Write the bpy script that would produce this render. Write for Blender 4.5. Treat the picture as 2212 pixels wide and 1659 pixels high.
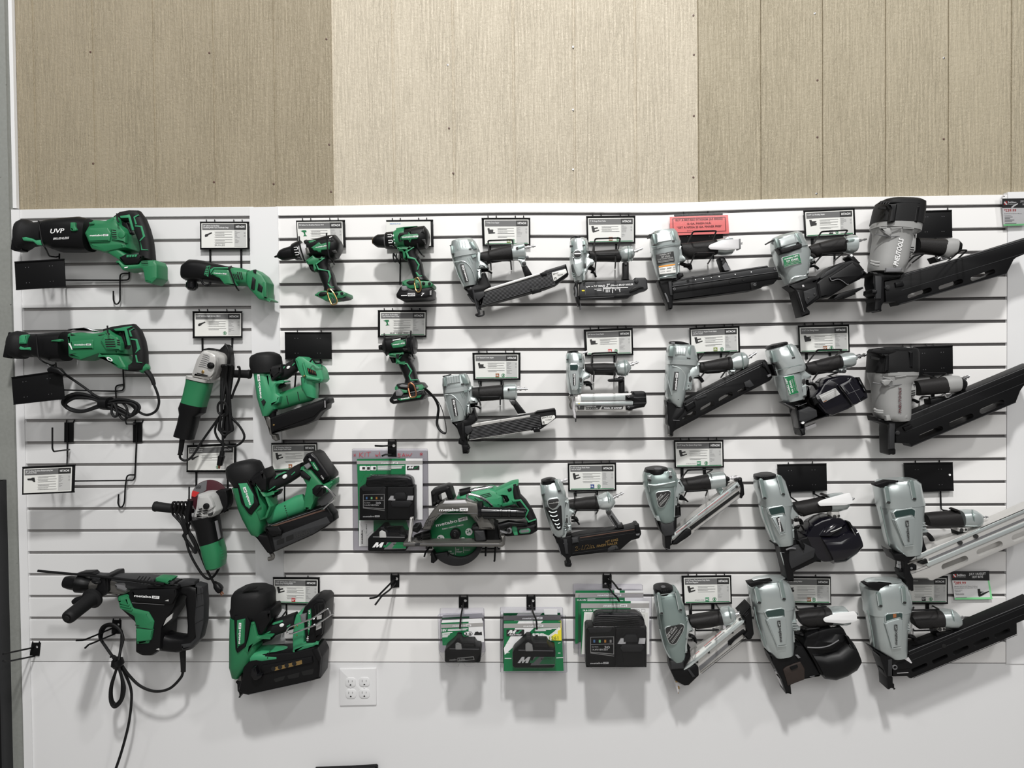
import bpy, bmesh, math, random
from mathutils import Vector, Matrix
from mathutils.geometry import tessellate_polygon
random.seed(7)
for o in list(bpy.data.objects): bpy.data.objects.remove(o)
SC = bpy.context.scene; COL = SC.collection
# ---------------------------------------------------------------- camera
IW, IH, FPX = 2212.0, 1659.0, 1550.0
CAM = Vector((0, -2.4298, 1.6))
def basis(yaw, pitch, roll):
    cy, sy, cp, sp, cr, sr = math.cos(yaw), math.sin(yaw), math.cos(pitch), math.sin(pitch), math.cos(roll), math.sin(roll)
    f = Vector((sy*cp, cy*cp, sp)); r = Vector((cy, -sy, 0)); u = r.cross(f)
    return cr*r + sr*u, cr*u - sr*r, f
CR, CU, CF = basis(-0.02862973, -0.01922654, -0.01002217)
cd = bpy.data.cameras.new('camera'); cam = bpy.data.objects.new('camera', cd); COL.objects.link(cam)
cd.sensor_fit = 'HORIZONTAL'; cd.sensor_width = 36; cd.lens = 36*FPX/IW; cd.clip_start = .05
m = Matrix((CR, CU, -CF)).transposed().to_4x4(); m.translation = CAM; cam.matrix_world = m
SC.camera = cam
# ---------------------------------------------------------------- light
wd = bpy.data.worlds.new('world'); SC.world = wd; wd.use_nodes = True
wd.node_tree.nodes['Background'].inputs[0].default_value = (1, .99, .98, 1)
wd.node_tree.nodes['Background'].inputs[1].default_value = .17
def area(name, loc, tgt, power, sx, sy, col=(1, .99, .97)):
    l = bpy.data.lights.new(name, 'AREA'); l.shape = 'RECTANGLE'; l.size = sx; l.size_y = sy; l.energy = power; l.color = col
    o = bpy.data.objects.new(name, l); COL.objects.link(o); o.location = loc
    o.rotation_euler = (Vector(tgt)-Vector(loc)).to_track_quat('-Z', 'Y').to_euler(); return o
area('ceiling_lamp_key', (0, -3.2, 5.6), (0, 0, 1.6), 222, .34, .34)
area('ceiling_lamp_right', (3.4, -3.0, 5.6), (.8, 0, 1.4), 72, .34, .34)
area('ceiling_lamp_left', (-3.4, -3.4, 5.6), (-.8, 0, 1.4), 22, .34, .34)
area('fill_light_back', (.4, -6.2, 4.4), (0, 0, 1.0), 150, 4.5, 2.2)  # broad soft fill added behind the camera to even out the wall
SC.view_settings.view_transform = 'Standard'; SC.view_settings.look = 'None'
SC.view_settings.exposure = -0.04; SC.view_settings.gamma = 1; SC.view_settings.use_curve_mapping = False
try:
    SC.cycles.use_denoising = True; SC.cycles.denoiser = 'OPENIMAGEDENOISE'; SC.cycles.max_bounces = 8
    SC.cycles.transparent_max_bounces = 24
except Exception: pass
# ---------------------------------------------------------------- materials
MATS = {}
def mat(name, col, rough=.5, metal=0, bump=0, bscale=300, spec=.5, coat=0, alpha=1):
    m = bpy.data.materials.new(name); m.use_nodes = True; nt = m.node_tree; b = nt.nodes['Principled BSDF']
    b.inputs['Base Color'].default_value = (*col, 1); b.inputs['Roughness'].default_value = rough
    b.inputs['Metallic'].default_value = metal; b.inputs['Specular IOR Level'].default_value = spec
    b.inputs['Coat Weight'].default_value = coat; b.inputs['Coat Roughness'].default_value = .12
    tc = nt.nodes.new('ShaderNodeTexCoord'); n = nt.nodes.new('ShaderNodeTexNoise'); n.inputs['Scale'].default_value = 14
    n.inputs['Detail'].default_value = 4; nt.links.new(tc.outputs['Object'], n.inputs['Vector'])
    mr = nt.nodes.new('ShaderNodeMapRange'); mr.inputs['To Min'].default_value = max(.02, rough-.05); mr.inputs['To Max'].default_value = min(1, rough+.05)
    nt.links.new(n.outputs['Fac'], mr.inputs['Value']); nt.links.new(mr.outputs['Result'], b.inputs['Roughness'])
    if bump:
        n2 = nt.nodes.new('ShaderNodeTexNoise'); n2.inputs['Scale'].default_value = bscale; nt.links.new(tc.outputs['Object'], n2.inputs['Vector'])
        bp = nt.nodes.new('ShaderNodeBump'); bp.inputs['Strength'].default_value = bump; bp.inputs['Distance'].default_value = .001
        nt.links.new(n2.outputs['Fac'], bp.inputs['Height']); nt.links.new(bp.outputs['Normal'], b.inputs['Normal'])
    MATS[name] = m; return m
mat('green', (.018, .165, .066), .42, bump=.12, bscale=900)
mat('lgreen', (.035, .25, .115), .42, bump=.12, bscale=900)
mat('black', (.005, .005, .0055), .4, bump=.15, bscale=700, spec=.22)
mat('gloss', (.004, .004, .005), .16, coat=.3, spec=.3)
mat('rubber', (.008, .008, .0085), .6, bump=.35, bscale=600, spec=.25)
mat('grip', (.012, .011, .011), .55, bump=.5, bscale=420, spec=.3)
mat('dgrey', (.026, .0265, .028), .5, bump=.1, spec=.3)
mat('mgrey', (.14, .14, .145), .45)
mat('lgrey', (.42, .42, .41), .45)
mat('wornsteel', (.62, .61, .62), .5, .25, bump=.1)
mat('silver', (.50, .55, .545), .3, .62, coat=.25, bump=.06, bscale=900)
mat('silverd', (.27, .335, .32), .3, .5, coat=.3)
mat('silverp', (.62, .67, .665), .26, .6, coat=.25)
mat('paintgrey', (.29, .29, .285), .5, bump=.08)
mat('gun', (.15, .145, .135), .34, .6)
mat('alu', (.60, .59, .57), .32, .45)
mat('chrome', (.72, .72, .73), .14, 1)
mat('brass', (.45, .30, .12), .3, .9)
mat('copper', (.40, .17, .09), .35, .8)
mat('hookblack', (.004, .004, .0045), .5, spec=.2)
mat('white', (.80, .80, .80), .5)
mat('card', (.74, .74, .71), .45)
mat('ink', (.02, .02, .02), .5)
mat('hdr', (.13, .13, .13), .45)
mat('txtgrey', (.30, .30, .30), .6)
mat('col', (.50, .50, .49), .5)
mat('packgreen', (.008, .16, .055), .4)
mat('packgrey', (.36, .35, .34), .4)
mat('red', (.55, .03, .03), .5)
mat('redpen', (.50, .04, .06), .5)
mat('pink', (.93, .235, .225), .6)
mat('maroon', (.10, .012, .015), .6)
mat('orange', (.72, .30, .04), .5)
mat('rust', (.30, .11, .04), .5)
mat('navy', (.02, .05, .22), .5)
mat('olive', (.20, .25, .05), .5)
mat('yellow', (.80, .68, .04), .5)
mat('mint', (.28, .78, .36), .5)
mat('blue', (.10, .25, .55), .4)
mat('brown', (.10, .055, .04), .45)
mat('discmar', (.06, .012, .018), .4)
mat('glassgreen', (.03, .06, .055), .08, .3, coat=.6)
mat('purpleblack', (.005, .0045, .008), .12, coat=.5, spec=.3)
mat('slot', (.004, .004, .004), .9)
def clear(name, tint, gl):
    m = bpy.data.materials.new(name); m.use_nodes = True; nt = m.node_tree; nt.nodes.remove(nt.nodes['Principled BSDF'])
    out = nt.nodes['Material Output']; t = nt.nodes.new('ShaderNodeBsdfTransparent'); t.inputs[0].default_value = (*tint, 1)
    g = nt.nodes.new('ShaderNodeBsdfGlossy'); g.inputs['Roughness'].default_value = .06
    fr = nt.nodes.new('ShaderNodeFresnel'); fr.inputs['IOR'].default_value = gl; mx = nt.nodes.new('ShaderNodeMixShader')
    nt.links.new(fr.outputs[0], mx.inputs[0]); nt.links.new(t.outputs[0], mx.inputs[1]); nt.links.new(g.outputs[0], mx.inputs[2]); nt.links.new(mx.outputs[0], out.inputs[0]); MATS[name] = m
clear('clear', (.955, .95, .975), 1.35); clear('clear2', (.985, .985, .99), 1.3)
mat('umber', (.022, .014, .011), .5)
# ---------------------------------------------------------------- pixel frame -> metric place on the wall
FX = FY = 0.0; FS = 1.0
def fr(x0, y0, x1, w):
    global FX, FY, FS
    FX, FY, FS = x0, y0, (x1-x0)/w
def P(u, v, d=0.0):
    """point of the wall scene seen at crop coordinate (u,v), d millimetres off the slat wall"""
    x, y = FX+u*FS, FY+v*FS
    r = CR*((x-IW/2)/FPX) - CU*((y-IH/2)/FPX) + CF
    return CAM + r*((-d/1000.0-CAM.y)/r.y)
def mpp(d): return (2.43-d/1000.0)/FPX*FS      # metres per crop pixel at depth d
def prs(l, n=2): return [tuple(l[i:i+n]) for i in range(0, len(l), n)]
def spline(p, k=5, closed=True):
    n = len(p); out = []; rng = range(n) if closed else range(n-1)
    for i in rng:
        g = (lambda j: p[j % n]) if closed else (lambda j: p[max(0, min(n-1, j))])
        a, b, c, d = g(i-1), g(i), g(i+1), g(i+2)
        for q in range(k):
            t = q/k
            out.append(tuple(.5*((2*b[x])+(-a[x]+c[x])*t+(2*a[x]-5*b[x]+4*c[x]-d[x])*t*t+(-a[x]+3*b[x]-3*c[x]+d[x])*t**3) for x in range(len(b))))
    if not closed: out.append(tuple(p[-1]))
    return out
def rnd(p, r, k=4):
    """round the corners of a closed outline by r"""
    n = len(p); out = []
    for i in range(n):
        a, b, c = Vector(p[i-1]), Vector(p[i]), Vector(p[(i+1) % n])
        e, f = a-b, c-b; q = min(r, e.length*.48, f.length*.48)
        if q < 1e-6: out.append(tuple(b)); continue
        s, t = b+e.normalized()*q, b+f.normalized()*q
        for j in range(k+1):
            w = j/k; out.append(tuple(s*(1-w)**2+b*2*w*(1-w)+t*w*w))
    return out
def lerp(r, f):
    x = f*(len(r)-1); i = min(len(r)-2, int(x)); return r[i]+(r[i+1]-r[i])*(x-i)
def area2(p): return sum(p[i-1][0]*p[i][1]-p[i][0]*p[i-1][1] for i in range(len(p)))
def inset(p, e):
    n = len(p); s = 1 if area2(p) > 0 else -1; out = []
    for i in range(n):
        a, b, c = Vector(p[i-1]), Vector(p[i]), Vector(p[(i+1) % n])
        e1, e2 = (b-a), (c-b)
        if e1.length < 1e-9 or e2.length < 1e-9: out.append(tuple(b)); continue
        e1.normalize(); e2.normalize()
        n1, n2 = Vector((-e1.y, e1.x))*s, Vector((-e2.y, e2.x))*s; q = n1+n2
        if q.length < .3: q = n1
        q.normalize(); k = max(.55, q.dot(n1)); out.append(tuple(b+q*(e/k)))
    return out
TXT = {}
def text_mesh(s, bold=.012, shear=0):
    key = (s, bold, shear)
    if key not in TXT:
        c = bpy.data.curves.new('t', 'FONT'); c.body = s; c.size = 1; c.resolution_u = 2; c.offset = bold; c.shear = shear; c.space_character = 1.02
        o = bpy.data.objects.new('t', c); COL.objects.link(o); dg = bpy.context.evaluated_depsgraph_get(); dg.update()
        me = bpy.data.meshes.new_from_object(o.evaluated_get(dg))
        vs = [(v.co.x, v.co.y) for v in me.vertices]; fs = [tuple(p.vertices) for p in me.polygons]
        bpy.data.meshes.remove(me); bpy.data.objects.remove(o); bpy.data.curves.remove(c)
        x0 = min((v[0] for v in vs), default=0); x1 = max((v[0] for v in vs), default=1)
        TXT[key] = ([(v[0]-x0, v[1]/.73) for v in vs], fs, x1-x0)
    return TXT[key]
BUILDERS = []
class M:
    """one part: geometry gathered in world space, linked as ONE mesh object"""
    def __init__(s, name, m, par=None, lab=None):
        s.name, s.v, s.f, s.fm, s.mats, s.lab = name, [], [], [], [], lab
        s.root = THING; s.par = par; s.cur = 0; s.c(m); BUILDERS.append(s)
    def c(s, m):
        if m not in s.mats: s.mats.append(m)
        s.cur = s.mats.index(m); return s
    def add(s, vs, fs):
        b = len(s.v); s.v += [Vector(v) for v in vs]
        for f in fs: s.f.append(tuple(i+b for i in f)); s.fm.append(s.cur)
        return s
    def rings(s, rs, cap=(1, 1), loop=False):
        n = len(rs[0]); vs = [v for r in rs for v in r]; fs = []; k = len(rs)
        for i in range(k if loop else k-1):
            j = (i+1) % k
            for q in range(n): fs.append((i*n+q, i*n+(q+1) % n, j*n+(q+1) % n, j*n+q))
        if not loop:
            if cap[0]: fs.append(tuple(range(n))[::-1])
            if cap[1]: fs.append(tuple(range((k-1)*n, k*n)))
        return s.add(vs, fs)
    # -- outline traced at the front face, extruded back to d0, rounded edges of b mm
    def pr(s, pts, d0, d1, b=1.5, holes=(), r=0, sm=0):
        p = prs(pts) if not isinstance(pts[0], (tuple, list)) else pts
        if sm: p = spline(p, sm)
        if r: p = rnd(p, r)
        b = min(b, abs(d1-d0)*.45); e = b/1000/mpp(d1)
        hs = []
        for h in holes:
            h = prs(h) if not isinstance(h[0], (tuple, list)) else h
            hs.append(h)
        base = [P(x, y, d1) for x, y in p]
        def ring(q, d): return [Vector((w.x, -d/1000, w.z)) for w in (P(x, y, d1) for x, y in q)]
        lv = [(inset(p, e), d1), (inset(p, e*.3), d1-b*.3), (p, d1-b), (p, d0)] if b > 0 else [(p, d1), (p, d0)]
        R = [ring(q, d) for q, d in lv]; n = len(p); vs = [v for q in R for v in q]; fs = []
        for i in range(len(R)-1):
            for q in range(n): fs.append((i*n+q, i*n+(q+1) % n, (i+1)*n+(q+1) % n, (i+1)*n+q))
        H0 = [ring(h, d1) for h in hs]; H1 = [ring(h, d0) for h in hs]
        front = list(range(n)); off = n*len(R); fl, bl = [R[0]], [R[-1]]; fi, bi = list(range(n)), list(range((len(R)-1)*n, len(R)*n))
        for a, c in zip(H0, H1):
            k = len(a); vs += a+c
            for q in range(k): fs.append((off+q, off+(q+1) % k, off+k+(q+1) % k, off+k+q))
            fi += list(range(off, off+k)); bi += list(range(off+k, off+2*k)); fl.append(a); bl.append(c); off += 2*k
        for L, idx in ((fl, fi), (bl, bi)):
            for t in tessellate_polygon([[Vector((w.x, w.z, 0)) for w in q] for q in L]): fs.append(tuple(idx[x] for x in t))
        return s.add(vs, fs)
    # -- loft through stations (u1,v1,u2,v2); elliptical/boxy section, ry mm deep around depth dc
    def lo(s, st, dc, ry, n=2.6, k=24, dome=0):
        st = prs(st, 4) if not isinstance(st[0], (tuple, list)) else st
        rys = ry if isinstance(ry, (list, tuple)) else [ry]*len(st); R = []
        for (a, b, c, d), y in zip(st, rys):
            A, B = P(a, b, dc), P(c, d, dc); ce, h = (A+B)/2, (B-A)/2; r = []
            for i in range(k):
                t = 2*math.pi*(i+.5)/k; x, z = math.cos(t), math.sin(t)
                x = math.copysign(abs(x)**(2/n), x); z = math.copysign(abs(z)**(2/n), z)
                r.append(ce+h*x+Vector((0, -y/1000, 0))*z)
            R.append(r)
        def dm(r0, r1, f):
            c0, c1 = sum(r0, Vector())/k, sum(r1, Vector())/k; ax = (c0-c1).normalized(); w = max((v-c0).length for v in r0)
            return [[c0+(v-c0)*q+ax*w*f*h for v in r0] for q, h in ((.97, .12), (.86, .5), (.6, .85), (.2, 1))]
        if dome:
            R = dm(R[0], R[1], dome)[::-1]+R+dm(R[-1], R[-2], dome)
        return s.rings(R)
    # -- lathe about an axis lying parallel to the wall; prof = (t, radius px), or any 3D axis with d, d2
    def ax(s, u1, v1, u2, v2, prof, d=85, k=1.0, seg=20, d2=None):
        A, B = P(u1, v1, d), P(u2, v2, d if d2 is None else d2); a = (B-A); L = a.length; a.normalize()
        e = a.cross(Vector((0, 1, 0))); e.normalize(); g = e.cross(a); R = []
        pr_ = prs(prof) if not isinstance(prof[0], (tuple, list)) else prof
        for t, r in pr_:
            w = r*mpp(d); R.append([A+a*(L*t)+e*(w*math.cos(2*math.pi*i/seg))+g*(w*k*math.sin(2*math.pi*i/seg)) for i in range(seg)])
        return s.rings(R)
    # -- round thing facing the viewer
    def cy(s, u, v, r, d0, d1, b=1, seg=24, ir=0):
        p = [(u+r*math.cos(2*math.pi*i/seg), v+r*math.sin(2*math.pi*i/seg)) for i in range(seg)]
        h = [[(u+ir*math.cos(2*math.pi*i/seg), v+ir*math.sin(2*math.pi*i/seg)) for i in range(seg)]] if ir else ()
        return s.pr(p, d0, d1, b, h)
    # -- wire through (u,v,d) points, radius mm
    def tb(s, path, r, sm=0, seg=8, flat=1.0, closed=False):
        p = prs(path, 3) if not isinstance(path[0], (tuple, list)) else path
        return s.wire([P(*q) for q in p], r, sm, seg, flat, closed)
    def wire(s, p, r, sm=0, seg=8, flat=1.0, closed=False):
        if sm: p = [Vector(q) for q in spline([tuple(q) for q in p], sm, closed)]
        n = len(p); R = []; e = None
        for i in range(n):
            if closed: t = p[(i+1) % n]-p[i-1]
            else: t = p[min(n-1, i+1)]-p[max(0, i-1)]
            t.normalize()
            if e is None:
                e = t.cross(Vector((0, 1, 0)))
                if e.length < .2: e = t.cross(Vector((1, 0, 0)))
            else: e = e-t*e.dot(t)
            e.normalize(); g = t.cross(e); rr = (lerp(r, i/max(1, n-1)) if isinstance(r, (list, tuple)) else r)/1000
            R.append([p[i]+e*(rr*math.cos(2*math.pi*q/seg))+g*(rr*flat*math.sin(2*math.pi*q/seg)) for q in range(seg)])
        return s.rings(R, loop=closed)
    # -- thin raised prints
    def rc(s, u0, v0, u1, v1, d, r=0): return s.pr([u0, v0, u1, v0, u1, v1, u0, v1], d-.5, d, 0, r=r)
    def poly(s, pts, d): return s.pr(pts, d-.5, d, 0)
    def li(s, u1, v1, u2, v2, w, d, t=.6):
        a = Vector((u2-u1, v2-v1)); a.normalize(); q = Vector((-a.y, a.x))*(w/2)
        return s.pr([u1+q.x, v1+q.y, u2+q.x, v2+q.y, u2-q.x, v2-q.y, u1-q.x, v1-q.y], d-t, d, 0)
    def lines(s, L, w, d, t=.6):
        for q in prs(L, 4): s.li(*q, w, d, t)
        return s
    def tx(s, txt, u, v, h, d, ang=0, w=None, bold=.012, shear=0, flip=1):
        """lettering: baseline start (u,v), cap height h, turned ang degrees clockwise on the picture"""
        vs, fs, W = text_mesh(txt, bold, shear); ca, sa = math.cos(math.radians(ang)), math.sin(math.radians(ang))
        kx = (w/W) if w else h
        return s.add([P(u+x*kx*ca+y*h*sa, v+x*kx*sa-y*h*ca, d) for x, y in vs], fs)
    def logo(s, u, v, w, d, ang=0, ink='white', back='ink', h=None):
        """the maker's word mark: rounded heavy letters and a boxed slanted short word"""
        h = h or w*.095; ca, sa = math.cos(math.radians(ang)), math.sin(math.radians(ang))
        q = lambda x, y: (u+x*ca+y*sa, v+x*sa-y*ca)
        s.c(ink).tx('metabo', u, v, h, d, ang, w*.68, .028)
        b = [q(w*.71, -h*.1), q(w, -h*.1), q(w, h*.98), q(w*.71, h*.98)]; s.pr(b, d-.5, d, 0)
        s.c(back); x, y = q(w*.745, h*.12); return s.tx('HPT', x, y, h*.66, d+.4, ang, w*.22, .02, .25)
    def build(s):
        me = bpy.data.meshes.new(s.name); o = bpy.data.objects.new(s.name, me); COL.objects.link(o); s.o = o
        base = s.root['base'] if s.root else Vector((0, 0, 0))
        me.from_pydata([tuple(v-base) for v in s.v], [], s.f)
        for m in s.mats: me.materials.append(MATS[m])
        me.polygons.foreach_set('material_index', s.fm)
        bm = bmesh.new(); bm.from_mesh(me); bmesh.ops.recalc_face_normals(bm, faces=bm.faces); bm.to_mesh(me); bm.free()
        me.polygons.foreach_set('use_smooth', [True]*len(me.polygons)); me.set_sharp_from_angle(angle=math.radians(38)); me.update()
        if s.lab: o['label'] = s.lab
        if s.par is not None: o.parent = s.par.o
        elif s.root and not s.root.get('solo'): o.parent = s.root['o']
        if s.root and s.root.get('solo'):
            o.location = base
            for k, v in s.root['props'].items(): o[k] = v
THING = None
def T(name, label, cat, u, v, d=0, group=None, solo=False, kind=None):
    """a thing: an Empty on the wall (or, solo, its single mesh) that carries the label"""
    global THING
    props = {'label': label, 'category': cat}
    if group: props['group'] = group
    if kind: props['kind'] = kind
    THING = {'base': P(u, v, d), 'props': props, 'solo': solo}
    if not solo:
        o = bpy.data.objects.new(name, None); COL.objects.link(o); o.empty_display_size = .03; o.location = THING['base']
        for k, q in props.items(): o[k] = q
        THING['o'] = o
    return THING
def finish():
    for b in BUILDERS:
        if b.f: b.build()
# ---------------------------------------------------------------- the room
def node_mat(name, fn):
    m = bpy.data.materials.new(name); m.use_nodes = True; fn(m.node_tree, m.node_tree.nodes['Principled BSDF']); MATS[name] = m; return m
def siding(col):
    def fn(nt, b):
        N, L = nt.nodes.new, nt.links.new
        tc = N('ShaderNodeTexCoord'); b.inputs['Roughness'].default_value = .5
        def tex(scale, sx, sy, sz, det=6, dist=0):
            mp = N('ShaderNodeMapping'); mp.inputs['Scale'].default_value = (sx, sy, sz); L(tc.outputs['Object'], mp.inputs['Vector'])
            n = N('ShaderNodeTexNoise'); n.inputs['Scale'].default_value = scale; n.inputs['Detail'].default_value = det; n.inputs['Distortion'].default_value = dist
            L(mp.outputs['Vector'], n.inputs['Vector']); return n.outputs['Fac']
        grain = tex(10, 14, 1, .9, 5, .6); saw = tex(60, 1.3, 1, 2.2, 3, .4); fine = tex(160, 1, 1, .5, 2); msk = tex(7, 1, 1, .35, 2)
        def mth(op, a, c):
            n = N('ShaderNodeMath'); n.operation = op
            for i, q in enumerate((a, c)):
                if isinstance(q, (int, float)): n.inputs[i].default_value = q
                else: L(q, n.inputs[i])
            return n.outputs[0]
        # ridged cedar grain with rough-sawn chatter between
        rid = mth('ABSOLUTE', mth('SINE', mth('MULTIPLY', grain, 55), 0), 0)
        h = mth('ADD', mth('ADD', mth('MULTIPLY', rid, mth('MULTIPLY', msk, .55)), mth('MULTIPLY', saw, .75)), mth('MULTIPLY', fine, .35))
        bp = N('ShaderNodeBump'); bp.inputs['Strength'].default_value = .75; bp.inputs['Distance'].default_value = .0022
        L(h, bp.inputs['Height']); L(bp.outputs['Normal'], b.inputs['Normal'])
        mx = N('ShaderNodeMix'); mx.data_type = 'RGBA'; mx.inputs[6].default_value = (*[c*.93 for c in col], 1); mx.inputs[7].default_value = (*[min(1, c*1.05) for c in col], 1)
        L(msk, mx.inputs[0]); L(mx.outputs[2], b.inputs['Base Color'])
    return fn
node_mat('siding_left', siding((.31, .262, .18))); node_mat('siding_mid', siding((.54, .48, .375))); node_mat('siding_right', siding((.38, .33, .235)))
def laminate(col, r=.35):
    def fn(nt, b):
        N, L = nt.nodes.new, nt.links.new; tc = N('ShaderNodeTexCoord'); n = N('ShaderNodeTexNoise'); n.inputs['Scale'].default_value = 3; n.inputs['Detail'].default_value = 3
        L(tc.outputs['Object'], n.inputs['Vector']); mx = N('ShaderNodeMix'); mx.data_type = 'RGBA'
        mx.inputs[6].default_value = (*[c*.97 for c in col], 1); mx.inputs[7].default_value = (*col, 1); L(n.outputs['Fac'], mx.inputs[0]); L(mx.outputs[2], b.inputs['Base Color'])
        b.inputs['Roughness'].default_value = r; b.inputs['Specular IOR Level'].default_value = .3
    return fn
node_mat('slat_white', laminate((.70, .70, .70))); node_mat('slat_warm', laminate((.83, .82, .81))); node_mat('trim_white', laminate((.74, .74, .745)))
node_mat('groove_grey', laminate((.30, .29, .285), .6)); node_mat('lower_white', laminate((.76, .76, .765), .45)); node_mat('groove_dark', laminate((.13, .125, .125), .6))  # groove backs carry slot shade in their colour, paler left, deeper right
def concrete(nt, b):
    N, L = nt.nodes.new, nt.links.new; tc = N('ShaderNodeTexCoord'); n = N('ShaderNodeTexNoise'); n.inputs['Scale'].default_value = 90; n.inputs['Detail'].default_value = 8
    v = N('ShaderNodeTexVoronoi'); v.inputs['Scale'].default_value = 22
    L(tc.outputs['Object'], n.inputs['Vector']); L(tc.outputs['Object'], v.inputs['Vector'])
    mx = N('ShaderNodeMix'); mx.data_type = 'RGBA'; mx.inputs[6].default_value = (.20, .205, .19, 1); mx.inputs[7].default_value = (.27, .28, .262, 1); L(n.outputs['Fac'], mx.inputs[0])
    rp = N('ShaderNodeValToRGB'); rp.color_ramp.elements[0].position = .035; rp.color_ramp.elements[1].position = .05; L(v.outputs['Distance'], rp.inputs[0])
    m2 = N('ShaderNodeMix'); m2.data_type = 'RGBA'; m2.inputs[6].default_value = (.05, .05, .05, 1); L(rp.outputs[0], m2.inputs[0]); L(mx.outputs[2], m2.inputs[7]); L(m2.outputs[2], b.inputs['Base Color'])
    b.inputs['Roughness'].default_value = .7
node_mat('concrete', concrete)
node_mat('floor_grey', laminate((.30, .29, .28), .6))
def S(name, m):
    global THING
    THING = {'base': Vector((0, 0, 0)), 'props': {'kind': 'structure'}, 'solo': True}; return M(name, m)
def box(b, x0, x1, y0, y1, z0, z1):
    v = [(x, y, z) for x in (x0, x1) for y in (y0, y1) for z in (z0, z1)]
    return b.add(v, [(0, 1, 3, 2), (4, 6, 7, 5), (0, 4, 5, 1), (2, 3, 7, 6), (0, 2, 6, 4), (1, 5, 7, 3)])
fr(0, 0, 1, 1)
ZT = .52602474+1.6
XL0, XL1, XR0, XR1 = P(36, 900).x, P(552, 900).x, P(605, 900).x, P(2174, 900).x
XLT = P(54, 900).x; XRT = XR1+.28
def bow(x, z):
    """the right-hand panels sag a little along the top"""
    k = max(0, min(1, (z-(ZT-.85))/.85)); g = math.exp(-((x-.42)/.33)**2); g2 = math.exp(-((x+1.6)/.6)**2)
    return k*(-.0085*g+.0055*g2+.002)
def slats(name, m, x0, x1, gm):
    b = S(name, m); xs = [x0+(x1-x0)*i/30 for i in range(31)]
    def strip(y0, y1, z0, z1, ch=0):
        R = []
        for x in xs:
            d0, d1 = bow(x, z0), bow(x, z1)
            R.append([Vector(q) for q in ((x, y1, z1+d1), (x, y0+ch, z1+d1), (x, y0, z1-ch+d1), (x, y0, z0+ch+d0), (x, y0+ch, z0+d0), (x, y1, z0+d0))])
        b.rings(R)
    top = ZT+.036
    strip(0, .019, ZT+.005, top, .001)
    for k in range(20): strip(0, .012, ZT-.0762*(k+1)+(.005 if k < 19 else .0015), ZT-.0762*k-.005, .0012)
    b.c(gm); strip(.0095, .019, ZT-.0762*20, ZT+.0045)
    b.c(gm); strip(.0035, .0096, ZT-.0762*20-.0, ZT-.0762*20+.0012)
    return b
slats('wall_slat_left', 'slat_white', XLT, XL1+.004, 'groove_grey')
slats('wall_slat_right', 'slat_warm', XR0-.004, XR1, 'groove_dark')
ZB = ZT-.0762*20
# vertical trims: left edge strip, the joint cover between the panels, the plain panel on the right
box(S('trim_1', 'trim_white'), XL0, XLT, -.004, .02, 0, ZT+.036+bow(XL0, ZT))
b = S('trim_2', 'trim_white'); box(b, P(549, 900).x-.003, P(608, 900).x, -.003, .019, ZB, ZT+.0375)
box(S('wall_plain_right', 'trim_white'), XR1+.001, XR1+1.2, -.002, .02, ZB-.001, ZT+.046)
box(S('wall_lower', 'lower_white'), XLT, XR1+1.2, .001, .021, 0, ZB-.0012)
b = S('wall_left', 'concrete'); box(b, XL0-.75, XL0-.001, -.012, .3, 0, 3.4); box(b.c('trim_white'), XL0-.0008, XL0+.012, .006, .02, ZT+.05, 3.4)
b = S('door_1', 'hookblack'); box(b, XL0-.9, P(9, 1400, 40).x, -.05, -.011, 0, 1.24); box(b.c('dgrey'), P(4, 1400, 40).x, P(9.5, 1400, 40).x, -.053, -.012, 0, 1.24)
# beige grooved siding in three sheets
gx = [P(x, 200, -22).x for x in (71.5+4, 200+4, 330.5+4, 460+4, 590.6+4, 720, 850, 980, 1109.6, 1240.4, 1372, 1508, 1643, 1776.6, 1912.6, 2048.5, 2184.7)]
gx.append(gx[-1]+.205); gx.append(gx[-1]+.205)
b = S('wall_back', 'siding_left'); prof = [(XL0+.011, .022)]
for i, g in enumerate(gx):
    w, dp = (.0042, .0032) if i < 11 else (.0017, .006)
    prof += [(g-w-.0006, .022), (g-w+.0004, .022+dp), (g+w-.0004, .022+dp), (g+w+.0006, .022)]
prof.append((gx[-1]+.5, .022))
for i in range(len(prof)-1):
    x, y = prof[i]; x2, y2 = prof[i+1]; xm = (x+x2)/2
    b.c('siding_left' if xm < gx[5]-.001 else 'siding_mid' if xm < gx[11] else 'siding_right')
    b.add([(x, y, 1.9), (x2, y2, 1.9), (x2, y2, 3.6), (x, y, 3.6)], [(0, 1, 2, 3)])
b.c('siding_left'); box(b, XL0, gx[-1]+.5, .034, .05, 0, 3.6)
box(S('floor', 'floor_grey'), XL0-1, XR1+1.4, -5.5, .3, -.05, 0)
# nail heads in the siding
NAILS = [(195, 112, 0), (201, 353, 0), (452, 114, 0), (462, 393, 0), (591, 397, 0), (705, 84, 0), (711, 312, 0), (715, 414, 0), (967, 140, 1), (970, 277, 0), (979, 374, 0), (1238, 101, 1), (1238, 237, 1), (1238, 366, 1), (1498, 33, 0), (1499, 118, 0), (1499, 250, 0), (1498, 383, 0), (1760, 29, 1), (1766, 173, 0), (1766, 296, 0), (1764, 418, 1), (2039, 125, 1), (2039, 300, 0)]
for x, y, w in NAILS:
    T('nail', 'bright nail head in the beige siding' if w else 'dark nail head in the beige siding', 'nail', x, y, -21.6, group='bright nails in the siding' if w else 'dark nails in the siding', solo=True)
    M('nail', 'chrome' if w else 'brown').cy(x, y, 2.3, -22.4, -20.6, .5, 10)
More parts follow.
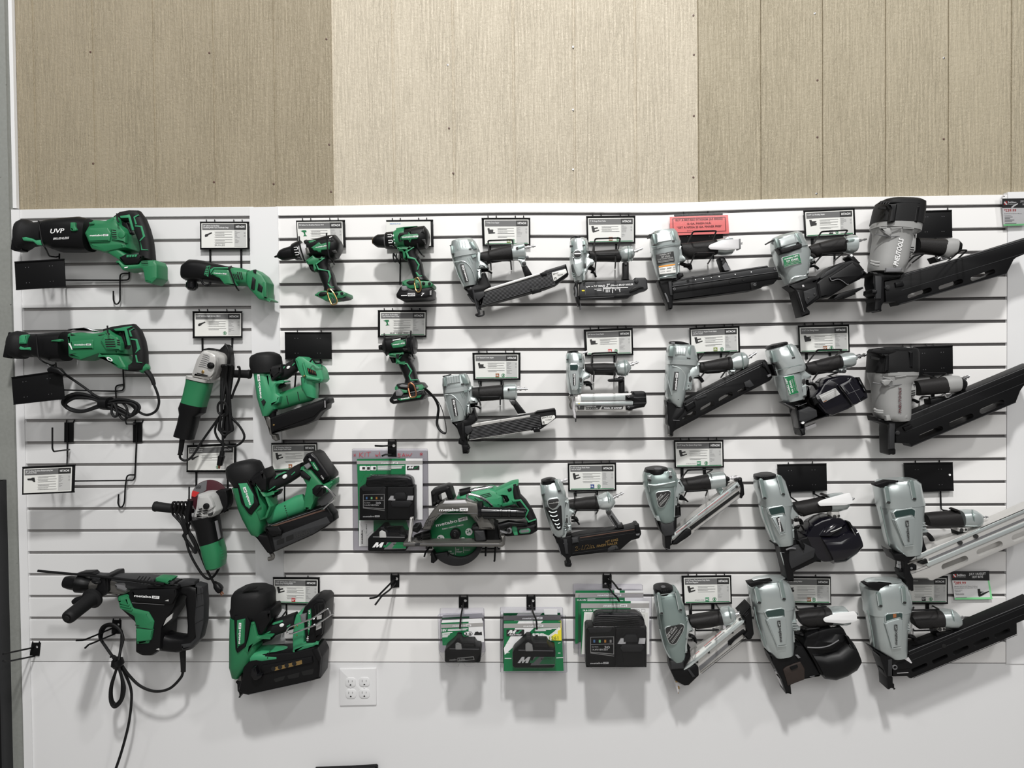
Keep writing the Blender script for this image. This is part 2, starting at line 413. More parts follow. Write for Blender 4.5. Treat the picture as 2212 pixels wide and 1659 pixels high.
# ---------------------------------------------------------------- sign hangers
PIC = {
 'nailer': ([0,0, .3,-.05,.36,.3,.8,.2,.85,.38,.42,.5,.44,.8,1,.6,1,.78,.3,1.05,.2,1.1,.1,.8], 'ink'),
 'stapler': ([0,.1,.25,0,.3,.3,.75,.3,.8,.42,.72,.45,.78,.75,1,.75,1,.92,.12,.98,.1,.75], 'ink'),
 'coil': ([.05,0,.3,0,.4,.25,.9,.2,.9,.35,.7,.45,.95,.6,.9,.95,.5,1,.2,1.1,.12,.7], 'ink'),
 'drill': ([0,.1,.2,.08,.25,0,.7,0,.75,.3,.55,.32,.62,.8,.8,.95,.3,1,.45,.75,.35,.35,.2,.25], 'packgreen'),
 'saw': ([0,.35,.15,.3,.5,.3,.6,.2,.9,.2,1,.9,.85,.95,.6,.65,.2,.6,.12,.62], 'ink'),
 'grinder': ([0,.75,.1,.5,.4,.4,.9,.15,.95,.3,.5,.6,.4,.8,.1,.95], 'ink'),
 'none': ([], 'ink')}
def card(b, Q, title, pic='nailer', chip=None, sub=1, bul=4, strip='packgreen', icon=1, d=15.0, code=1, col=12, extra=()):
    """paper information card printed inside the quad Q = TL TR BR BL"""
    (a, c, e, g) = prs(Q)
    def q(s, t): return tuple((a[i]*(1-s)+c[i]*s)*(1-t)+(g[i]*(1-s)+e[i]*s)*t for i in (0, 1))
    W = math.dist(a, c); H = math.dist(a, g); ang = math.degrees(math.atan2(c[1]-a[1], c[0]-a[0]))
    def R(s0, t0, s1, t1, m, dd=.5): b.c(m).pr([*q(s0, t0), *q(s1, t0), *q(s1, t1), *q(s0, t1)], d-1, d+dd, 0)
    def t(txt, s, tt, h, w, m, dd=1.2, bold=.012): b.c(m).tx(txt, *q(s, tt), h*H, d+dd, ang, w*W if w else None, bold)
    b.pr(Q, d-1.5, d, 0)
    if title is not None:
        R(.02, .03, .72, .27, 'hdr'); R(.72, .03, .98, .27, 'ink'); t('HITACHI', .755, .185, .085, .19, 'white', bold=.03)
        for i, l in enumerate(title): t(l, .04, (.13 if len(title) == 2 else .15)+i*.075, .058, min(.62, .0142*len(l)), 'white', bold=.02)
        t('XXXXXX'.replace('X', '-'), .04, .245, .03, .08, 'lgrey')
        R(.72, .29, .98, .95, 'col')
        for i in range(col):
            if i == 7: continue
            y = .33+i*.042; L = .03+.09*random.random()
            b.c('txtgrey').li(*q(.735, y), *q(.735+L, y), H*.012, d+1)
            if i < 7 and i % 3: b.li(*q(.93, y), *q(.965, y), H*.012, d+1)
    k = 0
    for i in range(bul):
        y = .35+i*.105
        b.c('txtgrey').li(*q(.285, y), *q(.29, y), H*.014, d+1)
        for j in range(2 if i % 3 != 2 else 1): b.li(*q(.30, y+j*.045), *q(.30+(.36 if j == 0 else .2)+.03*random.random(), y+j*.045), H*.011, d+1)
    pts, m = PIC[pic]
    if pts: b.c(m).pr([w for x, y in prs(pts) for w in q(.07+x*.17, .33+y*.24)], d-.5, d+1, 0)
    if chip:
        cm, ct, cs = chip; R(cs, .79, cs+.085, .945, cm, .8); t(ct, cs+.008, .905, .075, .068, 'white', 1.4, .03)
    if icon:
        p = [(math.cos(6.283*i/16), math.sin(6.283*i/16)) for i in range(16)]; x, y = q(.65, .87)
        b.c('packgreen').pr([(x+u*H*.075, y+v*H*.075) for u, v in p], d-.5, d+.8, 0, [[(x+u*H*.058, y+v*H*.058) for u, v in p]])
        b.pr([(x+u*H*.028, y+v*H*.045) for u, v in p], d-.5, d+.8, 0)
    for s, tt, h, w, txt, mm in extra: t(txt, s, tt, h, w, mm)
    if strip: R(.02, .955, .98, .985, strip)
HG = 'tool hangers on the slat wall'
def hanger(label, Q, cardspec=None, straps=(), loops=(), tabs=(.14, .31, .70, .87), d=13, mg=(.035, .045, .035, .03), r=2.6, name='tool_hanger', wires=()):
    (a, c, e, g) = prs(Q); T(name, label, 'hanger', (a[0]+c[0])/2, a[1], 0, HG)
    q = lambda s, t: tuple((a[i]*(1-s)+c[i]*s)*(1-t)+(g[i]*(1-s)+e[i]*s)*t for i in (0, 1))
    b = M('sign_plate', 'hookblack'); b.pr(Q, d-3, d, 1)
    # folded lips that hold the card
    for t in (0, 1): b.li(*q(0, t), *q(1, t), math.dist(a, g)*.035, d+3.5, 5)
    if cardspec is None:
        b.c('mgrey')
        for s in (.22, .28, .7, .76):
            for t in (.22, .78): b.cy(*q(s, t), math.dist(a, g)*.012, d-.5, d+.4, 0, 8)
    b.c('hookblack')
    G = math.dist(a, g)*.13
    for s in tabs:
        x, y = q(s, 0); b.tb([x, y+G*.2, d-2, x-G*.1, y-G*.55, 6, x-G*.1, y-G*.7, -6], 1.7)
    b.tb([*q(.5, .1), d-3, *q(.5, .1), 2.5], 2)
    if cardspec is not None:
        l, t, rr, bb = mg; ic = M('info_card', 'card')
        card(ic, [*q(l, t), *q(1-rr, t), *q(1-rr, 1-bb), *q(l, 1-bb)], d=d+1.5, **cardspec)
    for u1, v1, u2, v2, w in straps: M('strap', 'hookblack').pr([u1-w/2, v1, u1+w/2, v1, u2+w/2, v2, u2-w/2, v2], 3, 7, .5)
    for u1, v1, u2, v2, u3, v3, u4, v4, dd in loops:
        M('cradle_arm', 'hookblack').tb(rl([(u1, v1, 5), (u2, v2, dd), (u3, v3, dd), (u4, v4, 5)], 12), r)
    for w in wires: M('wire_arm', 'hookblack').tb(rl(prs(w, 3), 12), r)
def rl(p, rmm, k=4):
    """round the bends of an open (u,v,d) path"""
    out = [p[0]]
    for i in range(1, len(p)-1):
        a, b, c = (Vector((q[0], q[1], q[2]/(mpp(60)*1000))) for q in p[i-1:i+2]); e, f = a-b, c-b; q = min(rmm/(mpp(60)*1000), e.length*.45, f.length*.45)
        s, t = b+e.normalized()*q, b+f.normalized()*q
        for j in range(k+1):
            w = j/k; v = s*(1-w)**2+b*2*w*(1-w)+t*w*w; out.append((v.x, v.y, v.z*mpp(60)*1000))
    return out+[p[-1]]
def plug(u1, v1, u2, v2, r, d=85, m='chrome', sub=None):
    M('air_plug', m).ax(u1, v1, u2, v2, [0, 1.1, .14, 1.1, .15, .75, .28, .75, .29, 1.15, .46, 1.15, .48, .62, .72, .62, .74, .9, .84, .9, .86, .6, 1, .55] if 0 else [x*(r if i % 2 else 1) for i, x in enumerate([0, 1.1, .14, 1.1, .15, .75, .28, .75, .29, 1.15, .46, 1.15, .48, .62, .72, .62, .74, .9, .84, .9, .86, .6, 1, .55])], d, seg=14)
def hookpair(label, plate, prongs, holes=(), tabs=1):
    """slat-wall peg hook: plate and two wire prongs"""
    (a, c, e, g) = prs(plate); T('peg_hook', label, 'hook', (a[0]+c[0])/2, (a[1]+g[1])/2, 0, 'peg hooks on the slat wall')
    b = M('hook_plate', 'hookblack'); b.pr(plate, .6, 4, .5, [[(x+r_*math.cos(6.283*i/14), y+r_*math.sin(6.283*i/14)) for i in range(14)] for x, y, r_ in holes])
    for w in (.12, .88):
        x = a[0]*(1-w)+c[0]*w; y = a[1]*(1-w)+c[1]*w; b.tb([x, y+6, 2, x, y-12/FS*.19, 2.5, x, y-16/FS*.19, -6], 2)
    for p in prongs: M('prong', 'hookblack').tb(rl(prs(p, 3), 14), 3.0)
def screw(b, pts, r, d, m='ink'):
    b.c(m)
    for u, v in prs(pts): b.cy(u, v, r, d-.6, d, 0, 12)
    return b
def ell(cx, cy, rx, ry, n=20, ang=0, a0=0, a1=360):
    ca, sa = math.cos(math.radians(ang)), math.sin(math.radians(ang)); o = []
    m = n if a1-a0 >= 360 else n+1
    for i in range(m):
        t = math.radians(a0+(a1-a0)*i/n); x, y = rx*math.cos(t), ry*math.sin(t); o += [cx+x*ca-y*sa, cy+x*sa+y*ca]
    return o
def caps(u1, v1, u2, v2, w, k=6):
    """stadium-shaped hole outline"""
    a = math.atan2(v2-v1, u2-u1); o = []
    for i in range(k+1): t = a+math.pi/2+math.pi*i/k; o.append((u1+w*math.cos(t), v1+w*math.sin(t)))
    for i in range(k+1): t = a-math.pi/2+math.pi*i/k; o.append((u2+w*math.cos(t), v2+w*math.sin(t)))
    return o
def near(p, n=8):
    return p
# ================================================================ corded and cordless tools on the left-hand panel
A = (0, 430, 420, 2212)
fr(*A)
T('reciprocating_saw', 'green and black cordless reciprocating saw at the top left, without a battery', 'saw', 900, 400, 75, 'reciprocating saws')
M('shoe', 'black').pr([150,276,228,284,224,420,252,588,165,592,116,572,134,420], 62, 92, 3, [[170,308,200,312,198,400,178,432,165,400]], r=14)
M('nose_boot', 'rubber').lo([236,300,222,560, 245,248,238,592, 290,232,270,596, 335,240,305,575, 375,272,345,545, 470,262,470,530, 560,244,530,540], 72, [30,42,47,45,40,40,44], 2.4)
b = M('gear_housing', 'black'); b.lo([540,248,520,535, 620,234,590,565, 760,220,700,604, 930,206,950,606, 1040,232,1030,600], 72, [40,46,48,48,46], 2.8)
b.c('white').tx('UVP', 572, 390, 52, 121, -3, 162, .02, .25).tx('BRUSHLESS', 605, 462, 24, 121, -3, 182, .012, .3)
b.c('lgreen').pr([245,436,290,430,360,448,400,470,465,460,472,522,420,522,372,482,262,472], 100, 114, 3)
M('blade_lever', 'green').pr([795,264,850,262,852,310,872,348,860,362,815,366,795,340], 108, 126, 3, [ell(815,345,14,14,10)], r=8)
b = M('motor_housing', 'green'); b.pr([1040,228,1180,238,1300,182,1335,215,1330,280,1400,325,1428,400,1424,480,1440,560,1380,565,1180,606,1020,562,945,385,1000,290], 28, 112, 12, r=16)
b.pr([958,385,1012,328,1222,318,1262,385,1244,482,1012,492], 100, 119, 5, r=8)
b.pr([1005,262,1060,260,1065,285,1010,292], 100, 118, 4, r=8)
b.pr([1250,330,1370,318,1425,380,1425,500,1260,470], 100, 116, 5, r=10)
b.c('slot').lines([1278,352,1320,358, 1276,378,1322,382, 1274,400,1324,404, 1274,422,1326,426, 1278,440,1328,444], 11, 116.6)
b.c('green').cy(1378, 405, 40, 110, 118.5, 2); b.logo(1022, 424, 210, 119.6, -2)
b = M('handle', 'rubber'); b.lo([1325,200,1345,268, 1390,150,1400,262, 1490,132,1475,262, 1590,134,1520,285, 1655,220,1535,350, 1700,335,1572,438, 1735,470,1604,520, 1750,590,1612,590, 1758,695,1590,655], 72, [20,22,23,24,24,24,24,24,26], 2.8)
b.c('lgreen').pr([1362,192,1470,174,1482,200,1520,350,1500,356,1458,214,1370,216], 93, 97.5, 1.5).pr([1515,202,1570,174,1578,184,1532,212,1556,285,1536,290], 93, 97.5, 1).pr([1533,298,1612,304,1648,425,1592,482,1584,470,1624,424,1596,320,1533,312], 93, 97.5, 1).pr([1596,488,1618,568,1680,574,1680,582,1604,582], 93, 97.5, 1)
M('trigger', 'black').pr([1375,262,1440,262,1480,360,1500,385,1470,400,1430,340,1380,300], 62, 84, 3, r=8)
M('strut', 'green').pr([1125,522,1272,514,1445,640,1432,695,1350,694,1185,592], 40, 105, 8, r=8)
b = M('battery_mount', 'green'); b.pr([1302,704,1350,690,1410,746,1570,736,1600,695,1755,690,1785,745,1786,900,1720,966,1640,942,1624,830,1610,790,1390,812], 38, 108, 8, r=14)
b.c('black').pr([1348,662,1430,620,1560,626,1622,640,1592,700,1562,736,1412,742], 45, 110, 5, r=8).c('lgreen').pr([1438,634,1562,628,1545,660,1434,664], 100, 113, 2)
b.c('slot').lines([1470,640,1465,660, 1500,638,1495,658, 1530,636,1524,657, 1605,706,1680,708, 1602,726,1682,728], 7, 113.6)
b.c('white').poly([1412,778,1455,768,1452,780,1418,786], 109)
hanger('blank black hanger under the cordless reciprocating saw at the top left', [162,716,728,682,744,994,180,1030], None, (), (), tabs=(), d=120, name='saw_hanger',
  wires=([676,620,18,675,690,20,640,720,117], [1470,560,8,1470,918,8,1400,924,14,735,922,20,700,922,117], [1470,845,8,1365,848,12,1365,1160,14,1340,1195,14,1310,1195,14,1290,1150,14,1290,1045,14], [438,245,132,480,500,134,522,568,134,560,650,60,640,660,18,676,650,18], [1330,165,130,1334,240,132,1352,262,132]))
B_ = (0, 670, 420, 2212)
fr(*B_)
T('reciprocating_saw', 'corded green and black reciprocating saw with its cord bundled below it', 'saw', 900, 400, 75, 'reciprocating saws')
M('shoe', 'black').pr([92,246,166,262,132,420,128,552,26,536,46,420], 62, 92, 3, [[112,278,134,284,128,362,112,386,107,330]], r=12)
b = M('nose_boot', 'rubber'); b.lo([158,300,138,505, 172,250,156,535, 215,236,205,556, 265,245,268,556, 300,272,292,535, 420,266,440,536], 72, [30,42,46,46,40,40], 2.4)
b.c('lgreen').pr([212,300,230,282,308,276,290,384,210,386], 104, 119, 4, r=10).pr([208,436,225,410,270,428,330,418,356,424,350,458,300,452,230,452], 100, 116, 3, r=6)
b = M('gear_housing', 'black'); b.lo([410,268,430,536, 520,264,525,562, 640,250,620,586, 762,244,760,580], 72, [42,46,48,47], 2.8)
b.c('green').pr([575,345,680,326,698,345,680,362,580,358], 108, 123, 3, r=10)
b = M('motor_housing', 'green'); b.pr([750,262,900,250,1030,262,1130,250,1210,214,1262,265,1332,300,1362,380,1372,500,1300,506,1110,502,900,576,762,532,756,400], 28, 112, 12, r=14)
b.pr([800,352,1050,330,1062,348,1062,442,815,450], 100, 116, 4, r=6).pr([1135,352,1170,300,1330,300,1372,370,1372,462,1200,452,1180,420], 100, 119, 5, r=8)
b.c('slot').lines([1195,336,1300,334, 1196,362,1306,360, 1200,388,1310,386, 1206,414,1314,412, 1330,340,1360,345, 1332,365,1364,370, 1334,390,1366,395], 13, 119.6)
b.c('slot').poly([800,268,860,285,805,288], 113).poly([770,500,870,492,800,508], 113).poly([1110,282,1190,275,1130,290], 113)
b.logo(843, 402, 192, 117, -1); b.c('white').poly([775,374,796,376,832,450,816,450], 113.5)
M('bail', 'chrome').pr([765,212,962,194,1082,236,1060,248,945,208,768,226], 60, 84, 2)
b = M('handle', 'rubber'); b.lo([1205,214,1240,275, 1300,188,1320,262, 1400,172,1410,250, 1530,156,1475,280, 1600,225,1502,330, 1648,345,1522,425, 1672,470,1532,510, 1677,590,1522,595, 1665,680,1490,618, 1570,702,1455,618, 1440,692,1420,606], 72, 23, 2.8)
b.c('lgreen').pr([1288,214,1490,178,1500,188,1440,214,1478,396,1450,402,1414,236,1312,236], 93, 98, 1.5).pr([1464,230,1530,202,1482,240,1502,300,1478,300], 93, 97, 1).pr([1482,322,1558,328,1592,445,1535,492,1560,440,1540,346,1486,336], 93, 97, 1).pr([1535,510,1552,512,1566,586,1612,592,1612,600,1550,596], 93, 97, 1)
M('trigger', 'black').pr([1310,288,1400,240,1440,400,1400,480,1370,470,1335,340], 58, 86, 3, r=8)
b = M('strut', 'green'); b.pr([1105,506,1300,500,1362,512,1432,640,1432,682,1340,666], 40, 108, 8, r=8); b.c('white').pr(ell(1246,558,38,18,16,30), 105, 109, 0).c('green').pr(ell(1246,558,22,9,14,30), 105, 109.6, 0)
b = M('cord', 'rubber'); b.c('green').ax(1600, 690, 1694, 636, [0,30,.1,42,.4,46,.6,46,.9,40,1,26], 75).c('rubber')
b.tb([1650,672,75,1700,730,75,1735,790,74,1752,850,72], [10,9,7.5,6.5], 4).tb([1752,848,72,1795,960,66,1808,1060,62,1770,1150,60,1670,1192,60,1570,1150,60,1480,1070,60,1340,1030,60,1215,1040,60], 4.3, 6)
for i, (dx, dy) in enumerate(((0, 0), (14, 16), (30, 30), (8, 42), (-8, 10), (22, 58))):
    z = 44+i*6
    b.tb([1210,1035+dy*.5,z, 1040,975+dy*.6,z, 880,945+dy*.9,z, 750+dx,985+dy,z, 720+dx,1060+dy*.6,z+4, 810+dx,1120+dy*.5,z, 960,1140+dy*.25,z, 1200,1060+dy*.6,z, 1380,1120+dy,z, 1500-dx,1190+dy*.4,z, 1580-dx*1.2,1110+dy*.2,z, 1520-dx,1040+dy*.4,z, 1350,1010+dy*.7,z], 4.2, 5, closed=True)
b.tb([1280,1060,78,1270,1160,78,1300,1210,78,1335,1190,78,1320,1110,78,1290,1060,78], 4.2, 5).tb([1330,1110,70,1360,1200,70,1410,1245,70,1450,1210,70,1440,1110,70,1390,1050,70], 4.2, 5)
b.c('black').lo([1165,990,1165,1125, 1200,985,1195,1135, 1255,990,1255,1138], 62, 30, 2.4)
b.c('rubber').tb([1180,1010,75,1080,970,70,960,880,70,800,770,90,715,715,140], 4.3, 5).c('black').lo([556,660,560,705, 600,632,610,712, 690,660,680,725, 745,720,720,750], 141, [9,12,12,7], 2.8)
b.c('chrome').pr([530,618,545,612,566,634,556,640], 141, 143, 0).pr([530,650,540,640,566,662,556,668], 139, 141, 0)
hanger('blank black hanger under the corded reciprocating saw, its plug resting on the sign', [128,766,702,686,734,1006,152,1072], None, (), (), tabs=(), d=118, name='saw_hanger',
  wires=([635,600,18,640,690,60,650,720,115], [1390,470,8,1410,880,8,1395,915,10,1300,922,14,720,908,60,690,905,115], [1412,845,8,1312,858,12,1320,985,14,1330,1130,14], [410,278,130,438,545,134,500,592,132,590,630,40,635,620,18], [1222,176,130,1225,258,132,1245,274,132]))
fr(0, 880, 420, 2212)
hanger('empty saw hanger with wire hooks and a card, below the corded saw', [252,682,852,656,842,964,250,990], dict(title=['36V Cordless Brushless Reciprocating Saw', '(Tool Body Only)'], pic='saw', icon=0, bul=6, strip=None), (), (), tabs=(), d=118, name='saw_hanger', mg=(.03,.06,.055,.04),
  wires=([768,180,6,766,560,8,762,660,115], [1560,180,6,1552,420,8,1534,800,9,1515,830,10,1400,832,30,850,838,100,800,838,115], [1530,768,9,1445,768,12,1425,900,14,1416,1080,14,1395,1130,14,1365,1138,14,1342,1095,14,1350,988,14], [790,480,8,612,502,150,596,470,150,596,228,150], [1545,190,8,1440,190,150,1428,160,150,1430,60,150]))
for x in (730, 1512): M('bracket', 'hookblack').pr([x, 170, x+102, 168, x+100, 396, x-2, 400], .6, 5, .8).tb([x+25,172,3,x+28,150,3,x+28,146,-6], 2).tb([x+105,170,3,x+116,150,3,x+116,146,-6], 2)
C_ = (340, 430, 760, 2212)
fr(*C_)
hanger('sign hanger above the green oscillating multi tool, card with a multi tool picture', [483,262,1040,262,1045,565,485,568], dict(title=['18V Lithium Ion Brushless', 'Oscillating Multi-Tool (Tool Body Only)'], pic='grinder', icon=0, strip=None, bul=5, extra=((.29,.92,.07,.22,'BRUSHLESS','txtgrey'),)), [(597,565,600,760,18), (950,565,952,800,18)], (), mg=(.03,.04,.04,.04),
  wires=([842,765,5,812,778,124,850,880,126,882,975,124,905,1015,118,925,1040,5],))
T('multi_tool', 'green and black cordless oscillating multi tool without a blade or battery', 'power tool', 700, 860, 70)
b = M('head', 'black'); b.lo([312,800,303,870, 322,745,312,915, 395,692,345,930, 470,695,430,940, 545,706,490,932, 640,732,545,944, 800,766,725,966, 915,784,905,988], 70, [26,34,40,42,42,40,38,36], 3, dome=.05)
M('tool_holder', 'gloss').ax(396, 905, 390, 1042, [0,80,.2,74,.22,56,.34,56,.36,66,.75,68,.8,60,.95,42,1,20], 72)
b = M('body', 'green'); b.lo([830,792,845,975, 900,782,905,988, 960,788,985,990, 1060,815,1060,1000], 70, [39,39,40,38], 3).pr([598,860,640,796,800,800,850,870,905,986,760,970,700,896], 96, 112, 4, r=6).logo(642, 846, 142, 113, 5)
b.c('lgreen').pr([525,862,552,760,596,754,572,886], 98, 113, 3, r=6).c('slot').lines([552,775,588,772, 548,795,584,792, 544,815,580,812, 540,835,576,832, 538,855,572,852], 7, 113.6)
b.lines([860,850,885,905, 880,850,905,910, 900,850,925,912, 910,830,935,920, 930,830,955,915, 950,830,970,910], 9, 110.6)
b.c('lgreen').pr([600,800,640,776,800,776,812,790,640,792,600,850], 100, 111, 1)
b = M('battery_mount', 'green'); b.pr([1000,830,1045,812,1100,794,1190,862,1240,945,1238,1118,1300,1150,1282,1162,1150,1142,1040,1022,980,930], 32, 100, 8, r=12)
b.c('black').pr([1060,1020,1080,880,1116,912,1102,1036], 96, 103, 1.5, r=8).pr([1134,1036,1150,950,1196,1000,1186,1062], 96, 103, 1.5, r=6).c('slot').pr([1085,806,1118,800,1120,850,1090,830], 96, 103, 1)
b.c('green').pr([1195,940,1238,945,1236,1115,1205,1110], 96, 110, 2)
M('lock_lever', 'black').tb(rl([(500,925,100),(520,965,108),(560,990,108),(600,965,108),(600,950,100)], 8), 4)
hanger('sign hanger above the upright corded angle grinder, card with a grinder picture', [398,1280,962,1280,962,1575,400,1580], dict(title=['4-1/2" 8.0-Amp Angle Grinder, 5/8-11'], pic='grinder', bul=4, strip=None), [(508,1575,512,1800,18), (850,1575,838,1990,18)], (), mg=(.045,.06,.02,.06),
  wires=([840,1980,5,790,1960,60,700,1990,60],[512,1790,5,500,1850,40,490,1890,40]))
D_ = (340, 700, 760, 2212)
fr(*D_)
T('angle_grinder', 'corded angle grinder with a large silver gear head and green body, beside its hung cord', 'grinder', 480, 700, 90, 'angle grinders')
b = M('gear_head', 'alu'); b.pr([492,304,545,292,660,326,690,372,682,470,640,600,602,658,382,604,366,584,402,480,432,390], 55, 132, 14, r=26)
b.c('alu').pr([520,320,600,318,660,350,668,420,640,560,600,610,420,570,430,500,470,400], 120, 138, 6, r=22)
b.c('mgrey'); 
for i in range(7): b.tb([470+i*9, 480-i*22, 138.2, 530+i*6, 488-i*22, 138.4, 580+i*2, 508-i*22, 138.2], 1.2, 3)
b.c('slot').li(450, 560, 570, 590, 14, 138.8).c('brass').pr(ell(515,545,16,20), 130, 140, 1)
M('spindle_lock', 'black').cy(598, 472, 38, 125, 146, 3).cy(598, 472, 22, 140, 150, 2)
M('flange', 'alu').lo([360,584,640,640, 352,612,620,672], 90, 44, 3)
M('motor_housing', 'green').lo([350,620,612,680, 345,655,602,728, 322,765,575,832, 290,882,540,946], 90, [42,40,40,40], 2.8)
M('grip', 'black').lo([288,884,542,946, 262,950,528,1015, 272,1022,470,1050, 246,1130,440,1180, 204,1265,398,1318], 90, [41,40,36,34,34], 2.8, dome=.05)
b = M('wheel_guard', 'black'); b.pr([640,330,690,300,770,224,806,290,822,400,812,472,720,500,680,480], 20, 60, 4, r=12).pr([505,285,580,270,660,286,690,330,560,320], 30, 66, 4, r=10).tb([770,226,58,806,292,60,822,400,60,812,472,58], 3, 4)
M('side_handle', 'rubber').ax(655, 560, 1062, 571, [0,22,.12,24,.13,38,.2,40,.5,44,.9,48,.94,54,1,50], 78)
b = M('cord', 'rubber')
b.tb([282,1310,90,272,1400,88,258,1480,84], [9,8.5,7], 4).ax(232, 1482, 284, 1484, [0,10,.5,12,1,10], 84)
b.tb([258,1480,84,262,1525,78,320,1552,72,400,1500,68,510,1330,66,660,1120,74,740,1010,84,790,940,90], 3.9, 5)
for i in range(7):
    x = 740+i*16; w = 30+i*4; z = 92+(i % 3)*8
    b.tb([x-w*.3, 520, z-10, x, 468, z+30, x+w*.5, 500, z+24, x+w*.2, 640, z+4, 790+i*6, 800, z, 770+i*10, 950, z-8, 770+i*12, 1100, z-14, 790+i*14-20, 1250-i*6, z-18, 760-i*6, 1290-i*14, z-20, 715-i*3, 1180, z-18, 730, 1000, z-8, 725+i*5, 820, z], 3.9, 5, closed=True)
b.tb([910,490,120,935,500,118,930,620,100,880,740,92,840,850,90], 3.9, 5).tb([690,1000,100,690,920,104,740,875,108,790,930,106,800,1020,100,740,1045,98,690,1000,100], 3.9, 5)
b.tb([700,1060,80,665,1160,74,660,1240,70,720,1340,66,840,1390,64,940,1360,64,990,1280,66,940,1170,70,850,1070,80,810,980,90], 3.9, 5).tb([760,1020,104,742,1200,90,748,1400,80,735,1470,78], 3.9, 4)
b.c('black').lo([718,1440,770,1444, 708,1490,758,1496, 695,1500,765,1510, 690,1540,750,1555, 680,1600,735,1612], 78, [7,9,13,11,9], 3)
b.c('copper').pr([700,1610,716,1612,710,1648,692,1644], 74, 76, 0).pr([690,1610,700,1612,694,1640,684,1638], 82, 84, 0)
hanger('black blank sign hanger above the green cordless brad nailer', [1447,96,1978,98,1982,396,1452,398], None, [(1586,398,1560,720,14), (1855,398,1830,800,14)], (), tabs=(.28,.79),
  wires=([1862,420,8,1870,440,124,1797,454,128,1766,392,128,1735,432,128],))
NG = 'cordless nailers'
T('cordless_nailer', 'small green cordless brad nailer with open battery terminals, under the black blank sign', 'nailer', 1400, 750, 80, NG)
b = M('cap', 'rubber'); b.lo([1130,340,1330,322, 1085,362,1375,342, 1066,392,1398,376, 1066,480,1412,470, 1090,560,1400,545], 80, [38,48,52,53,50], 2.4, dome=.1)
b.pr([1250,480,1410,455,1420,560,1300,655,1260,560], 50, 124, 10, r=12)
b = M('body', 'lgreen'); b.lo([1118,560,1290,545, 1138,700,1345,680, 1152,830,1395,790, 1182,940,1382,960, 1212,1042,1290,1040], 80, [42,44,44,38,26], 2.8)
b.pr([1230,560,1285,560,1330,650,1440,645,1452,662,1380,672,1345,705,1352,790,1400,820,1380,900,1270,940,1250,800], 60, 118, 8, r=10)
b.logo(1186, 842, 272, 125.5, -95.6, h=26); b.c('slot').pr([1178,880,1206,855,1228,885,1204,930], 110, 126, 1)
M('motor_housing', 'green').ax(1360, 890, 1770, 760, [0,88,.1,96,.5,98,.9,108,1,90], 80, .62).c('slot').lines([1470,815,1490,915, 1594,770,1614,875], 9, 122.5)
b = M('battery_mount', 'lgreen'); b.lo([1642,600,1822,650, 1652,720,1826,740, 1700,810,1822,845], 80, [28,30,24], 3)
b.pr([1555,398,1600,366,1660,374,1712,412,1840,482,1868,520,1895,632,1862,668,1780,672,1690,640,1640,600,1600,540], 45, 112, 8, r=14)
b.pr([1640,440,1660,425,1700,580,1850,620,1840,650,1690,630], 105, 122, 4, r=6); b.c('black').pr([1700,495,1795,535,1812,585,1722,568], 100, 116, 1).c('copper').lines([1715,505,1722,540, 1740,515,1747,550, 1765,528,1770,560, 1790,545,1795,570], 5, 117)
b.c('brass').cy(1668, 590, 11, 110, 124, 1)
b = M('handle', 'rubber'); b.lo([1285,560,1345,655, 1400,510,1470,632, 1480,445,1545,580, 1562,392,1605,525], 80, [26,26,24,24], 2.6)
b.c('lgreen').pr([1292,545,1306,530,1344,612,1380,590,1384,560,1440,480,1450,486,1398,568,1396,600,1342,630], 102, 108, 1).pr([1530,468,1556,440,1562,448,1538,480], 102, 107, 1).c('white').pr(ell(1487,493,22,15,16,-40), 102, 108, 1)
M('trigger', 'black').pr([1340,702,1400,670,1438,690,1430,715,1395,722,1362,752,1345,740], 66, 94, 3, r=8)
b = M('magazine', 'black'); b.pr([1276,1066,1430,1012,1800,882,1905,838,1950,846,1962,900,1930,915,1925,965,1860,1000,1780,1100,1650,1156,1580,1172,1290,1254], 52, 108, 6, r=10)
b.pr([1300,1080,1890,870,1900,930,1780,1050,1320,1215], 100, 111, 2).c('brass').cy(1322, 1148, 11, 105, 113, 1).c('wornsteel').li(1906, 870, 1908, 950, 8, 110)
M('depth_dial', 'black').ax(1312, 955, 1310, 1060, [0,52,.35,58,.4,44,1,38], 88)
M('nose', 'gun').pr([1206,1035,1270,1050,1290,1080,1290,1250,1345,1258,1362,1325,1340,1335,1300,1305,1280,1215,1240,1150], 68, 96, 4, r=6)
fr(450, 960, 800, 2208)
hanger('sign hanger behind the 16 gauge cordless finish nailer, card with a nailer picture', [856,-14,1480,-18,1490,340,864,370], dict(title=['2" 18V Brushless Lithium Ion', '16Ga. Straight Finish Nailer'], pic='nailer', chip=('rust','16.',.36), icon=0, bul=4), [(1035,360,1035,800,16)], (), tabs=(.28,.72), mg=(.02,.05,.02,.04))
T('cordless_nailer', 'green cordless finish nailer with 16GA. on its magazine', 'nailer', 700, 700, 85, NG)
b = M('cap', 'rubber'); b.lo([330,262,600,205, 280,296,680,222, 262,340,706,250, 276,450,745,335, 345,535,770,420, 375,590,760,500], 85, [40,50,56,57,54,48], 2.4, dome=.08)
b.c('black').pr([520,470,745,335,800,470,790,640,720,690,640,600,560,560], 50, 136, 12, r=14)
b = M('body', 'green'); b.lo([352,580,700,540, 440,880,840,790, 490,1000,850,860, 560,1120,800,1060, 615,1215,770,1150, 690,1240,745,1235], 85, [48,50,50,46,40,30], 2.8)
b.pr([610,510,650,505,770,680,900,645,905,660,830,690,810,720,860,850,800,1010,700,1050,620,900,690,830], 70, 136, 8, r=8)
